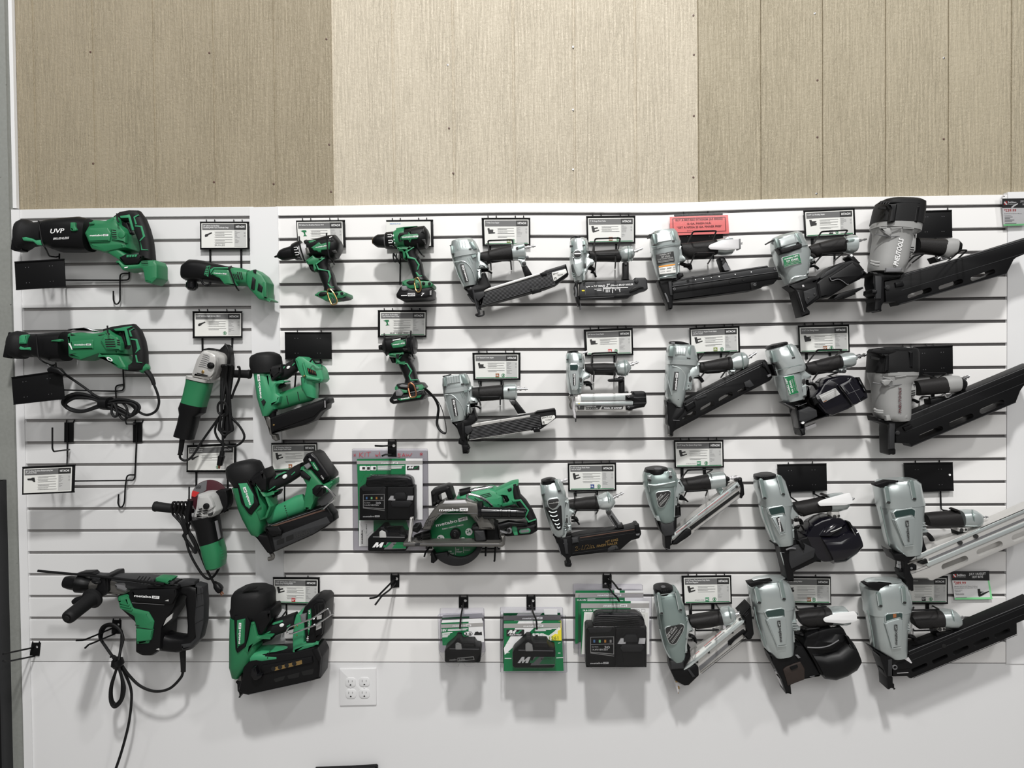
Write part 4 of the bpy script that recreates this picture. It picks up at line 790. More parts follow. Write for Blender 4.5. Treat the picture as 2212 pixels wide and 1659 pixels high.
b = M('battery', 'black'); b.pr([526,1068,580,990,600,970,690,1010,760,1000,905,965,935,1015,900,1075,570,1124,532,1100], 24, 124, 8, r=12)
b.c('mgrey').pr([600,962,650,945,690,1000,672,1030,605,1030], 116, 130, 3, r=12).c('packgreen').pr([620,1062,750,1040,900,1018,880,1045,660,1082], 118, 124.8, 0).c('white').tx('metabo', 664, 1070, 18, 125.6, -9, 130, .03).tx('2.0Ah', 582, 1085, 18, 125, -8, 40)
M('belt_hook', 'copper').tb(rl([(748,940,124),(752,890,132),(775,878,134),(812,905,134),(838,990,134),(835,1035,134),(775,1050,132),(760,1000,128),(748,940,124)], 6), 2.6, seg=6)
M('wrist_strap', 'black').tb([925,935,80, 985,990,70, 1050,1060,60, 1090,1160,56, 1082,1260,54, 1075,1350,56, 1110,1420,60, 1165,1455,64, 1180,1420,68, 1165,1310,70, 1130,1180,72, 1085,1090,76, 1030,1020,78, 970,960,80, 925,935,80], 4.2, 4, seg=6, flat=.3)
# ---------------------------------------------------------------- worm drive saw
fr(740, 940, 1190, 2209)
hookpair('double peg hook at the top of the clear saw kit pack', [478,66,572,66,572,232,478,226], ([520,108,4,420,116,150,345,112,172], [520,205,4,450,206,150,422,220,172]), [(542,110,17)])
T('circular_saw', 'green worm drive circular saw with a silver upper guard and green blade', 'saw', 1200, 900, 90)
M('motor_housing', 'lgreen').pr([1180,690,1240,650,1330,612,1560,570,1625,590,1700,650,1700,760,1640,790,1440,760], 30, 118, 14, r=20).c('slot').lines([1420,650,1560,615, 1440,662,1572,628, 1460,675,1580,642, 1400,668,1440,700], 7, 118.6)
b = M('rear_handle', 'lgreen'); b.pr([1595,600,1790,512,1860,500,1868,520,1830,600,1840,680,1900,700,1960,800,1920,830,1830,740,1700,770,1640,740], 45, 115, 10, [[1640,655,1690,632,1745,640,1770,690,1745,722,1680,738,1650,715]], r=14)
b.c('rubber').lo([1795,512,1862,498, 1795,580,1872,560, 1802,650,1890,630, 1830,720,1950,690, 1900,800,2015,790, 1955,890,2055,880, 1960,930,2065,940], 80, [36,38,38,38,36,36,36], 2.8, dome=.1)
b.c('lgreen').pr([1795,690,1890,680,1978,800,1945,870,1975,912,2050,890,2055,900,1970,930,1930,870,1960,800,1880,700,1810,712], 112, 120, 1.5).c('black').pr([1745,575,1790,555,1795,590,1760,605], 110, 118, 3, r=8)
M('trigger', 'black').pr([1700,640,1750,630,1775,690,1750,720,1720,700], 62, 100, 4, r=10)
M('base_cover', 'black').pr([1745,1000,1850,970,1950,965,2060,935,2068,1020,2000,1060,1740,1082,1700,1060], 40, 130, 8, r=16).c('lgreen').pr(caps(1895,1022,1970,1015,24), 120, 134, 2).c('mgrey').pr(caps(1898,1021,1966,1015,14), 130, 135, 0).c('lgreen').pr([1800,960,1850,980,1860,1060,1820,1065,1790,1000], 120, 133, 3)
b = M('front_handle', 'black'); b.pr([932,600,960,585,1100,536,1140,545,1182,690,1120,700,1085,605,1012,640,1030,725,945,770], 60, 130, 8, r=12); b.ax(960, 615, 1115, 555, [0,34,.5,36,1,34], 98).c('slot').cy(962, 618, 18, 120, 134, 2); [b.cy(x, y, 14, 120, 134, 1) for x, y in ((972,722),(1010,705))]
O_ = prs(ell(1190,1060,262,262,40,0,196,344))
b = M('upper_guard', 'gun'); b.pr([(842,1008),(872,930),(930,835),(1015,735),(1085,698),(1300,690),(1430,722),(1530,860),(1612,985),(1612,1006),(1440,1006)]+O_[::-1]+[(930,1006)], 70, 150, 8)
b.c('mgrey').lines([1005,835,1430,830], 6, 151).c('wornsteel').pr([1080,700,1300,692,1320,725,1060,730], 120, 152, 2); b.logo(1025, 806, 305, 152, -1)
b.c('ink').lines([1385,880,1415,915, 1405,862,1435,905, 1425,850,1450,890], 8, 151).c('slot').lines([880,905,985,860, 860,1000,950,1000], 3, 151).c('ink').tx('36V', 895, 925, 22, 151, -4, 80, .01, .3).tx('BRUSH', 880, 945, 18, 151, -4, 80).tx('LESS', 880, 968, 18, 151, -4, 60)
b = M('blade', 'packgreen'); b.cy(1190, 1068, 262, 70, 78, .5, 48); b.logo(992, 972, 345, 80, -13, h=34)
b.c('white').tx('FRAMING / CHARPENTE / ARMAZÓN', 1058, 1004, 15, 80, -12, 230).cy(1040, 1098, 40, 76, 79.5, 0).cy(1340, 1026, 38, 76, 79.5, 0).c('packgreen').tx('7', 1010, 1118, 40, 81, 0, 26, .03).tx('1/4', 1038, 1104, 18, 81, 0, 26).tx('24', 1316, 1040, 34, 81, -8, 44, .02)
b.c('white').tx('VPR', 1170, 1142, 44, 80, -8, 130, .03, .3).tx('300', 1120, 1240, 16, 80, 0, 36).tx('5/8"', 1205, 1222, 18, 80, 0, 34).lines([1120,1252,1185,1252, 1120,1262,1178,1262, 1206,1234,1270,1234, 1206,1246,1260,1246, 1290,1210,1355,1208, 1290,1222,1350,1220, 1198,1190,1198,1270, 1282,1186,1282,1250], 3, 80).c('black').cy(1192, 1056, 56, 76, 104, 5).c('gloss').cy(1188, 1056, 26, 100, 112, 2, 8).c('slot').cy(1188,1056,11,108,113,0,6)
cr = prs(ell(1205,1100,292,292,30,0,18,150)); ci = prs(ell(1245,1090,205,205,20,0,24,130))
M('lower_guard', 'dgrey').pr(cr+[(945,1262)]+[(1110,1240),(1125,1295)]+ci[::-1], 62, 92, 4).c('rubber').pr([935,1250,955,1235,1000,1330,965,1362,935,1355], 60, 110, 4)
b = M('base_plate', 'gun'); b.pr([640,1146,750,1128,800,1150,960,1148,1660,1146,1688,1130,1676,1072,1716,1070,1718,1170,1690,1186,640,1182], 96, 165, 3, r=5); b.c('mgrey').li(660, 1150, 1690, 1160, 6, 166).c('dgrey').pr([765,1148,820,1148,815,1172,768,1172], 160, 167, 0)
M('depth_bracket', 'alu').pr([712,878,746,874,738,1030,722,1100,722,1136,692,1138,700,1000], 150, 166, 3, r=4).c('black').pr([735,980,800,965,815,1020,790,1040,735,1020], 96, 160, 4, r=6).lo([760,1060,790,1140, 880,1010,900,1120, 930,1000,940,1100], 90, [20,24,20], 2.6).c('slot').lines([780,1110,930,1070, 800,1050,930,1050, 830,1030,840,1130], 10, 125)
M('bevel_lever', 'mgrey').pr([1665,1005,1740,1035,1740,1000,1770,978,1795,1000,1795,1040,1770,1050,1680,1045], 130, 150, 4, r=10).c('slot').cy(1762, 1012, 18, 145, 152, 0).c('black').lo([1650,930,1680,1000, 1760,900,1790,960, 1880,920,1880,950, 1955,930,1955,955], 138, [14,16,12,8], 2.5)
M('rear_bracket', 'black').pr([1365,980,1410,965,1500,968,1510,1000,1525,1130,1400,1130,1390,1020,1365,1010], 80, 140, 6, r=8).c('dgrey').pr([1395,1015,1500,1010,1520,1120,1410,1128], 130, 146, 4, r=14).c('black').pr([1520,900,1640,960,1670,1140,1520,1140], 40, 120, 5)
M('side_grip', 'gloss').ax(1440, 810, 1940, 822, [0,60,.06,64,.07,52,.45,52,.46,56,.5,56,.51,50,.62,50,.63,54,.68,54,.69,48,.8,48,.81,52,.96,50,1,44], 150, seg=24).c('black').pr([1425,725,1480,720,1500,860,1440,850], 100, 160, 5).c('slot').pr([1480,860,1940,870,1900,890,1500,890], 120, 160, 3)
M('rafter_hook', 'chrome').tb(rl([(1600,770,120),(1540,700,128),(1450,650,132),(1350,622,134),(1318,640,134),(1325,675,134),(1400,710,132),(1530,775,120)], 8), 4).tb([1585,740,126,1400,640,134,1340,640,134],2,3)
M('air_line_connector', 'chrome').ax(1228, 618, 1600, 545, [0,18,.04,22,.05,40,.36,42,.37,26,.5,30,.55,22,.75,28,.9,22,1,10], 100, seg=16).c('black').ax(1245,614,1362,592,[0,42,1,45],100)
hookpair('double peg hook at the right-hand side under the circular saw', [1440,1200,1670,1200,1670,1216,1440,1216], ([1640,1208,4,1620,1180,120,1612,1330,128,1606,1340,128], [1530,1208,4,1520,1180,120,1516,1285,128]))
hookpair('short peg hook at the left-hand side under the circular saw', [880,1190,950,1190,950,1206,880,1206], ([920,1198,4,930,1178,110,880,1240,126,866,1290,126],))
hookpair('empty double peg hook directly below the clear saw kit pack', [506,1486,602,1486,600,1612,510,1622], ([560,1520,4,500,1580,60,360,1722,150,290,1730,172], [570,1560,4,500,1640,80,420,1700,150,345,1800,175]), [(572,1524,17)])
# ---------------------------------------------------------------- clam-shell packs
PG = 'clear battery and charger packs on peg hooks'
def sheet(u0, v0, u1, v1, d, slant=0, r=20, m='clear'):
    b = M('clear_shell', m); b.pr([u0, v0, u1, v0, u1+slant, v1, u0+slant, v1], d, d+1, 0, r=r); return b
def rim(b, pts, d, rad=.8):
    p = rnd(prs(pts), 18); b.tb([(x, y, d) for x, y in p], rad, closed=True, seg=6); return b
def charger(x0, y0, x1, y1, d0, d1, cabl=True):
    """black charger with pale grey panel outline, battery dock and folded cord"""
    w, h = x1-x0, y1-y0; q = lambda s, t: (x0+w*s, y0+h*t); f = lambda *l: [c for s, t in prs(l) for c in q(s, t)]
    b = M('charger', 'black'); b.pr(f(0,.28,.03,.24,.45,.23,.5,.26,.5,1,0,1), d0, d1, 5, r=w*.01).pr(f(.45,.24,1,.24,1,1,.45,1), d0, d1-14, 5, r=w*.01)
    b.c('dgrey').pr(f(.03,.26,.43,.25,.39,.33,.07,.34), d1-4, d1+1, 1)
    b.c('lgrey').pr(f(.07,.42,.46,.41,.46,.75,.07,.71), d1-1, d1+.6, 0, [f(.08,.43,.45,.42,.45,.735,.08,.70)]).li(*q(.08,.56), *q(.45,.55), h*.008, d1+.8).li(*q(.07,.72), *q(.46,.78), h*.012, d1+.8)
    for i, m in enumerate(('blue', 'mint', 'orange', 'lgrey')): b.c(m).pr(f(.12+.09*i,.475,.15+.09*i,.475,.15+.09*i,.525,.12+.09*i,.525), d1-1, d1+.9, 0)
    b.c('white').tx('30', *q(.30,.635), h*.05, d1+.9, 0, w*.09).tx('14.4V/18V/36V', *q(.1,.675), h*.035, d1+.9, 0, w*.26).tx('Li-ion', *q(.1,.615), h*.025, d1+.9, 0, w*.1); b.logo(*q(.07,.93), w*.30, d1+.9, -1)
    b.c('dgrey').pr(f(.62,.42,.66,.37,.82,.37,.85,.44,.85,.52,.62,.52), d1-18, d1-6, 3).pr(f(.56,.62,.6,.56,.92,.56,.96,.62,.9,.7,.6,.7), d1-18, d1-4, 3).c('white').pr(f(.52,.55,.57,.45,.66,.45,.65,.56), d1-16, d1-9, 1).pr(f(.86,.55,.88,.45,.98,.45,.97,.55), d1-16, d1-9, 1)
    b.c('slot').pr(f(.6,.72,.92,.72,.9,.92,.62,.92), d1-16, d1-12, 0)
    b.c('gloss').pr(f(.1,.2,.14,.04,.22,.0,.85,.0,.95,.06,.98,.2,.9,.24,.15,.24), d0, d1-16, 6, r=w*.03)
    for i in range(6): y = .03+.033*i; b.c('rubber').tb([*q(.14,y+.02), d1-14+i % 3, *q(.35,y+.03), d1-10, *q(.6,y+.01), d1-9-i % 2, *q(.88,y+.035), d1-13], 2.6, 5)
    return b
def battery_cell(P0, d0, d1, badge):
    """slide-on battery pack seen from the side: f maps unit square"""
    x0, y0, x1, y1 = P0; w, h = x1-x0, y1-y0; q = lambda s, t: (x0+w*s, y0+h*t); f = lambda *l: [c for s, t in prs(l) for c in q(s, t)]
    b = M('battery', 'black'); b.pr(f(0,.5,.04,.4,.25,.12,.32,0,.42,0,.48,.14,.8,.14,.86,.3,.98,.34,1,.5,.98,.95,.94,1,.05,1,0,.94), d0, d1, 6, r=w*.02)
    b.c('lgrey').pr(f(.30,.2,.36,.14,.46,.22,.48,.44,.30,.44), d1-4, d1+4, 2, r=w*.02).c('mgrey').li(*q(.14,.4), *q(.95,.42), h*.035, d1+.6)
    b.c('gloss').pr(f(.5,.16,.8,.16,.82,.3,.52,.3), d1-6, d1+1, 2)
    if badge:
        b.c('mgrey').poly(f(.5,.62,.98,.62,.98,.88,.42,.9), d1+.4).c('packgreen').poly(f(.62,.86,.74,.62,.98,.62,.98,.86), d1+.7)
        b.c('white').poly(f(.12,.82,.22,.62,.28,.62,.27,.74,.36,.62,.42,.62,.36,.82,.30,.82,.32,.72,.25,.82,.22,.82,.23,.72,.18,.82), d1+.8).c('packgreen').poly(f(.40,.82,.42,.72,.46,.75,.55,.62,.62,.62,.48,.82), d1+.9).c('ink').tx('MULTI VOLT', *q(.66,.72), h*.06, d1+1.1, -3, w*.28)
    else: b.c('lgrey').tx('metabo', *q(.14,.9), h*.08, d1+.6, -4, w*.2).pr(f(.36,.78,.8,.72,.82,.86,.36,.92), d1-.5, d1+.6, 0, [f(.37,.8,.79,.745,.8,.845,.37,.9)]).tx('3.0Ah', *q(.4,.885), h*.08, d1+.7, -5, w*.16)
    return b
fr(730, 930, 940, 1201)
T('battery_kit_pack', 'clear kit pack with red handwriting, holding a charger and a battery', 'pack', 640, 250, 20, PG)
b = M('backing_card', 'packgreen'); b.pr([235,352,836,346,836,1100,950,1430,262,1430], 8, 9.5, 0); b.c('white').pr([832,346,1046,346,1046,1100,832,1100], 7.6, 9.2, 0).pr([262,1110,440,1110,440,1430,262,1430], 8, 10, 0)
b.c('packgrey').pr([233,374,1046,374,1046,416,233,416], 8, 10.4, 0); b.logo(535, 410, 205, 11.4, 0)
b.c('white').pr([268,440,345,438,345,494,268,494], 8, 10.6, 0, r=6).pr([350,442,402,440,402,494,350,494], 8, 10.6, 0, r=6).pr([406,438,474,438,474,492,406,492], 8, 10.6, 0, r=6); b.lines([488,440,822,434, 488,454,792,450, 488,470,786,464, 488,486,656,484], 9, 10.8).c('ink').pr([300,450,335,450,335,480,300,480], 8, 11.2, 0).pr([360,450,395,450,395,484,360,484], 8, 11.2, 0).pr([436,450,466,450,466,480,436,480], 8, 11.2, 0)
b.pr([852,438,1006,434,1006,486,852,488], 8, 10.4, 0, r=8).c('white').poly([862,470,885,442,905,442,900,458,925,442,940,442,925,470,908,470,915,456,895,470,885,470,888,456,875,470], 11.4).c('packgreen').poly([935,470,940,455,955,460,975,442,992,442,960,470], 11.4)
b.c('ink').tx('metabo', 306, 1400, 20, 11, -90, 170, .03).tx('UC | MTSL3', 358, 1270, 14, 11, -90, 110)
charger(262, 560, 945, 1110, 14, 72)
battery_cell((365, 1190, 850, 1500), 14, 88, True)
b = sheet(176, 226, 1108, 1480, 4, 14, 30); rim(b, [176,226,1108,226,1122,1480,190,1480], 5); b.c('clear2').pr([255,700,330,545,900,545,975,720,975,1130,880,1190,870,1510,350,1515,350,1290,255,1120], 76, 77, 0, r=20)
b.tb([255,700,60,330,545,50,900,545,50,975,720,60,975,1120,60], .8).tb([360,1300,70,480,1200,80,800,1170,80,860,1290,70,870,1500,60,350,1510,60], .8)
b.c('redpen')
for st in ([193,290,220,318],[220,288,194,322],[268,270,264,328],[310,268,268,300],[268,298,308,328],[335,272,330,326],[350,268,405,266],[378,268,374,324],[462,292,470,322],[470,322,480,300],[480,300,490,322],[490,322,500,292],[512,262,520,322],[775,290,745,286],[745,286,740,300],[740,300,772,312],[772,312,765,328],[765,328,732,322],[790,328,810,282],[810,282,832,326],[796,312,826,310],[840,285,852,322],[852,322,868,295],[868,295,884,322],[884,322,915,280],[1012,280,1048,306],[1030,270,1026,316],[1050,282,1010,302],[1000,375,1030,395],[1028,372,1002,396],[240,380,270,396],[268,376,240,398]):
    b.li(*st, 5, 6.2, .6)
fr(920, 1230, 1250, 2190)
hookpair('peg hook holding the small 18V battery packs', [472,398,608,398,608,556,472,552], ([540,460,4,500,690,150,488,850,172],), [(565,450,22), (515,525,10)])
def small_pack(dx, dy, dz, lab):
    T('battery_pack', lab, 'pack', 530+dx, 600+dy, dz, PG)
    q = lambda *l: [c+(dx if i % 2 == 0 else dy) for i, c in enumerate(l)]
    b = M('backing_card', 'packgreen'); b.pr(q(218,770,612,745,612,1090,240,1090), dz, dz+1.2, 0); b.c('white').pr(q(612,745,815,735,835,1040,770,1044,700,1060,612,1060), dz, dz+1.1, 0).pr(q(235,730,800,705,812,745,225,772), dz, dz+1.3, 0).c('packgreen').pr(q(222,768,612,748,612,762,222,784), dz, dz+1.6, 0).c('packgrey').pr(q(216,790,820,765,826,815,216,842), dz, dz+1.9, 0)
    b.logo(384+dx, 822+dy, 265, dz+3, -1.5); b.c('white').tx('18V', 228+dx, 892+dy, 38, dz+2.2, -2, 70, .03).lines(q(312,862,600,852, 312,878,580,868, 235,915,380,902, 235,930,350,920, 235,944,340,936, 235,958,320,952, 235,972,312,966), 9, dz+2).c('ink').pr(ell(478+dx,925+dy,36,28), dz, dz+2.3, 0).pr(ell(605+dx,920+dy,64,34), dz, dz+2.3, 0).c('white').pr(ell(605+dx,920+dy,58,28), dz, dz+2.7, 0).c('ink').tx('3.0', 560+dx, 940+dy, 38, dz+3.2, 0, 90, .03).poly(q(690,940,705,900,740,890,760,905,800,895,805,940), dz+2)
    return b
small_pack(10, -75, 24, 'rear small battery pack on the left peg, mostly hidden behind the front one')
b = sheet(205, 555, 840, 1160, 25, -5, 40)
rim(b, [205,555,830,550,850,1180,200,1180], 26)
small_pack(0, 0, 84, 'front small 18V battery pack on the left of the three lower packs')
battery_cell((265, 1000, 790, 1345), 88, 140, False)
b = sheet(172, 630, 838, 1190, 83, 20, 40); rim(b, [172,655,250,640,830,620,850,1190,760,1290,690,1390,570,1390,545,1340,480,1340,460,1400,340,1395,270,1340,190,1200], 84); b.c('clear2').pr([250,1080,370,930,440,920,620,960,780,1060,800,1180,700,1340,280,1345], 144, 145, 0, r=20)
hookpair('peg hook holding the multi volt battery packs', [1440,392,1572,392,1572,578,1442,578], ([1510,450,4,1535,620,100,1585,730,150,1592,860,172],), [(1535,450,22), (1484,522,14)])
def mv_pack(dx, dy, dz, lab):
    T('battery_pack', lab, 'pack', 1510+dx, 600+dy, dz, PG)
    q = lambda *l: [c+(dx if i % 2 == 0 else dy) for i, c in enumerate(l)]
    b = M('backing_card', 'packgreen'); b.pr(q(1122,740,1938,735,1975,1455,1118,1460), dz, dz+1.2, 0)
    b.c('white').pr(q(1330,742,1680,738,1640,775,1310,778), dz, dz+1.5, 0).poly(q(1280,845,1552,838,1130,1225,1118,1130), dz+1.6).c('packgrey').pr(q(1118,778,1945,770,1948,835,1118,842), dz, dz+1.8, 0); b.logo(1398+dx, 826+dy, 285, dz+3, -1)
    return b
mv_pack(-12, -112, 20, 'rear multi volt battery pack on the middle peg, behind the front one')
b = sheet(1068, 540, 1962, 1300, 21, 10, 30); rim(b, [1068,540,1962,548,1975,1300,1065,1300], 22); b.c('white').pr([1690,572,1885,575,1885,650,1700,650], 22, 23, 0)
b = mv_pack(0, 0, 80, 'front battery pack with a torn yellow price sticker, middle of the lower packs')
b.c('ink').pr([1155,865,1410,862,1410,955,1155,958], 80, 82.6, 0, r=14).c('white').poly([1170,920,1205,872,1240,872,1235,898,1275,872,1300,872,1270,920,1240,920,1252,895,1220,920,1205,920,1212,895,1190,920], 83.2).c('lgreen').poly([1285,920,1295,895,1315,905,1350,870,1380,870,1325,920], 83.2).c('white').tx('MULTI VOLT', 1200, 948, 22, 83.2, 0, 170, .03)
b.pr([1528,920,1620,918,1620,995,1528,996], 80, 83, 0, r=10).pr([1626,922,1690,920,1690,992,1626,992], 80, 83, 0, r=8).lines([1590,855,1880,845, 1560,868,1800,862, 1560,882,1720,878], 9, 82.8).c('ink').poly([1570,940,1605,935,1608,980,1570,980], 83.6).tx('5.0', 1532, 985, 28, 83.8, 0, 40).tx('Ah', 1632, 975, 28, 83.8, 0, 50)
b.c('card').poly([1650,910,1760,950,1840,890,1900,830,1932,840,1930,1010,1790,1020,1720,990], 83.8).c('yellow').poly([1800,960,1850,925,1890,930,1890,880,1930,865,1935,740,1900,745,1940,735,1945,1020,1800,1015], 84.4).c('olive').tx('1261', 1770, 1010, 50, 85, -2, 130, .02)
b.c('card').lines([1160,1048,1200,1050, 1160,1195,1200,1195, 1895,1060,1930,1050, 1895,1200,1930,1200], 8, 82.4)
battery_cell((1240, 985, 1860, 1420), 86, 140, True)
b = sheet(1108, 660, 2000, 1478, 79, 20, 24); rim(b, [1108,665,2000,655,2022,1478,1070,1478], 80, 1.2); rim(b, [1070,600,1112,600,1112,1470,1070,1470], 60, .8); b.c('clear2').pr([1228,1120,1300,1040,1400,990,1430,960,1500,960,1560,1020,1750,1030,1870,1080,1870,1290,1850,1430,1270,1430,1230,1290], 146, 147, 0, r=24); b.c('white').li(1130,1276,1225,1276,10,82).li(1870,1270,1970,1265,10,82)
fr(1210, 1230, 1440, 1526)
hookpair('double peg hook holding the two charger packs', [606,82,740,82,738,270,608,268], ([690,110,4,780,210,90,835,285,150,870,285,168], [690,250,4,760,350,110,825,410,150,845,455,170]), [(705,130,20), (650,205,16)])
def ch_pack(dx, dy, dz, lab):
    T('charger_pack', lab, 'pack', 800+dx, 500+dy, dz, PG)
    q = lambda *l: [c+(dx if i % 2 == 0 else dy) for i, c in enumerate(l)]
    b = M('backing_card', 'packgreen'); b.pr(q(305,455,1012,455,1012,700,330,1215,300,1215), dz, dz+1.2, 0).c('white').pr(q(1012,455,1278,455,1278,1215,1012,1215), dz, dz+1.1, 0).c('packgrey').pr(q(302,488,1278,484,1278,552,300,556), dz, dz+1.6, 0); b.logo(622+dx, 536+dy, 338, dz+2.8, -.5)
    b.c('white').tx('14.4-18V', 328+dx, 600+dy, 26, dz+2, 0, 135, .03).lines(q(475,574,590,572, 475,588,900,584, 475,600,990,598), 7, dz+1.8); return b
ch_pack(-85, -150, 16, 'rear charger pack on the right-hand peg, partly hidden behind the front one')
M('price_tag', 'white').pr([770,290,850,285,855,335,775,335], 60, 61.5, 0, r=6)
b = sheet(185, 205, 1180, 1130, 15, 8, 40); rim(b, [185,205,1180,222,1190,1130,195,1140], 16)
b = ch_pack(0, 0, 74, 'front charger pack with a folded black cord and instruction sheet, right of the lower packs')
b.c('lgrey').pr(ell(1105,590,40,22), 74, 75.8, 0, [ell(1105,590,34,17)]).pr([1162,568,1220,566,1220,612,1162,612], 74, 75.8, 0, [[1167,573,1215,571,1215,607,1167,607]])
M('leaflet', 'card').pr([345,612,1262,616,1262,1215,305,1215], 76.5, 77.5, 0).c('txtgrey').lines([375,640,350,1100, 395,640,375,1100, 415,640,400,1100, 780,650,1210,650, 780,668,1210,668, 1212,650,1200,860], 3, 78)
charger(372, 650, 1242, 1410, 80, 150)
b = sheet(262, 355, 1310, 1240, 73, -6, 40); rim(b, [270,352,1310,358,1300,1245,258,1250], 74, 1); b.c('clear2').pr([365,790,430,690,900,690,1000,640,1120,650,1210,760,1248,900,1240,1390,820,1420,470,1425,380,1370], 153, 154, 0, r=24)
b.tb([365,790,120,400,760,140,440,920,150,480,820,152,1200,820,152,1240,900,150,1235,1390,150,820,1420,152,470,1425,152,385,1360,148], .9)
# ---------------------------------------------------------------- outlet
fr(700, 1420, 860, 2212)
T('wall_outlet', 'white wall outlet plate with two duplex receptacles below the slat wall', 'outlet', 1000, 900, -1)
M('face_plate', 'trim_white').pr([455,345,1552,325,1560,1430,470,1455], -.5, 4, 3, r=20)
for x, y in ((792,750),(1205,738),(800,1095),(1205,1085)):
    b = M('receptacle', 'trim_white'); p = [(max(x-158, min(x+158, x+170*math.cos(.2618*i))), max(y-138, min(y+138, y+170*math.sin(.2618*i)))) for i in range(24)]
    b.pr(p, 2, 6, 1); b.c('txtgrey').rc(x-75, y-68, x-55, y+2, 6.4).rc(x+42, y-65, x+60, y-12, 6.4).c('slot').pr(ell(x-3,y+78,24,24,10,0,180,360)+[x+21,y+92,x-27,y+92], 5, 6.5, 0)
for x, y in ((790,905),(1200,910)): M('plate_screw', 'trim_white').cy(x, y, 26, 3, 5.5, 1)
# ================================================================ pneumatic nailers and staplers
AG = 'pneumatic nailers and staplers'
def pockets(b, L, d, w=26, m='silverd'):
    """bolt channels moulded into a cap: u1,v1 -> u2,v2 with a dark bolt at the lower end"""
    for u1, v1, u2, v2 in prs(L, 4):
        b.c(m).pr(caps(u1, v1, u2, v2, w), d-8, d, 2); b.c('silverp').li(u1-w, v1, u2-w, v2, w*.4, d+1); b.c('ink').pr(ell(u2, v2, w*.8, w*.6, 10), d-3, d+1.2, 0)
    return b
def trig(path, r=4, d=85): M('trigger', 'black').tb([c for x, y in prs(path) for c in (x, y, d)], r, 4, flat=1.8)
def mlines(b, a, c, n, off, w, d, m):
    """n parallel ribs between line a (u1 v1 u2 v2) and line c"""
    b.c(m)
    for i in range(n):
        t = (i+off)/n; b.li(*[a[k]*(1-t)+c[k]*t for k in range(4)], w, d)
    return b
# ---- 1 wide crown stapler, top row
fr(940, 450, 1260, 2212)
hanger('sign hanger above the top row wide crown stapler, card with a yellow chip', [692,150,1420,148,1422,552,708,558], dict(title=['1" Wide Crown Stapler'], pic='stapler', chip=('olive','16.',.50), bul=4, col=9), [(820,560,822,640,26), (1130,552,1130,560,26)], [(800,640,790,482,1152,470,1162,545,150), (835,922,828,785,1128,780,1138,915,150)], mg=(.05,.05,.035,.05))
T('stapler', 'silver pneumatic stapler with ribbed black magazine, top row beside the right cordless drill', 'nailer', 600, 800, 85, AG)
b = M('cap', 'silver'); b.lo([300,480,560,462, 250,510,600,500, 232,600,640,570, 240,690,662,640, 265,772,670,700], 85, [34,46,50,50,48], 3)
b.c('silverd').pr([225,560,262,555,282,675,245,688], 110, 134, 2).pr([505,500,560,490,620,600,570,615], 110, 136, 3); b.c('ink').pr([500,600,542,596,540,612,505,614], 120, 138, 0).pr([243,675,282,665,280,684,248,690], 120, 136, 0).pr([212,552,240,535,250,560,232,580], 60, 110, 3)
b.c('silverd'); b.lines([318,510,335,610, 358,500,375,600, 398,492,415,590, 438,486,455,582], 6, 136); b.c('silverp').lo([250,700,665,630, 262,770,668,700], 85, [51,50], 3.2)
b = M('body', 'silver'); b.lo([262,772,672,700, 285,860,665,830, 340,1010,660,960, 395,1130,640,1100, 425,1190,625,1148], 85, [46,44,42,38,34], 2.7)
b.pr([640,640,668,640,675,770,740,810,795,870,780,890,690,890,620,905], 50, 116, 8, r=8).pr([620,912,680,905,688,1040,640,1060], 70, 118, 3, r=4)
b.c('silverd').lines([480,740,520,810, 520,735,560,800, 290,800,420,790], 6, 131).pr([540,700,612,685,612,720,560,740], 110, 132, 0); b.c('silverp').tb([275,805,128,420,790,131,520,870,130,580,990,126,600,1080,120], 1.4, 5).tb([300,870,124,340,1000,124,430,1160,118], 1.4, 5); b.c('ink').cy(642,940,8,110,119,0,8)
M('name_plate', 'ink').pr([370,838,425,825,500,1082,448,1100], 118, 132, 1).logo(488, 1080, 240, 133, -106.5, h=26, back='ink')
M('grip', 'grip').lo([660,670,690,780, 760,645,780,830, 1000,580,1010,790, 1145,548,1165,770], 85, [25,26,27,27], 2.6).pr([680,770,780,790,780,835,740,810], 68, 106, 4)
b = M('tail', 'silver'); b.lo([1140,545,1165,772, 1240,520,1262,770, 1322,508,1345,765, 1345,580,1362,720], 85, [28,30,30,24], 2.6); b.c('silverd').pr(caps(1235,590,1310,565,24), 108, 118, 2); b.c('ink').pr(ell(1222,595,18,22,12), 110, 119, 0); b.c('mgrey').ax(1350,735,1395,725,[0,18,.8,20,1,14],90)
plug(1325, 590, 1500, 560, 24, 95)
trig([690,930,760,905,800,905], 5); trig([690,945,780,935,850,970], 3)
b = M('magazine_arm', 'black'); b.pr([1285,850,1350,820,1450,985,1340,1015], 70, 100, 4); b.c('silver').pr([1230,755,1345,770,1365,860,1300,870,1260,790], 74, 106, 3, r=8).c('ink').cy(1328, 822, 30, 100, 112, 2)
b = M('magazine', 'black'); b.pr([735,1240,800,1190,1590,960,1660,920,1955,830,1995,985,1800,1140,1640,1200,660,1470], 55, 108, 5, r=8)
mlines(b, (735,1262,1735,985), (690,1460,1800,1140), 9, .3, 5, 109.5, 'mgrey'); b.c('dgrey').lines([1680,950,1930,870, 1690,975,1940,895], 8, 109.5); b.c('alu').pr([712,1235,800,1190,1560,958,1568,990,730,1250], 100, 111, 1)
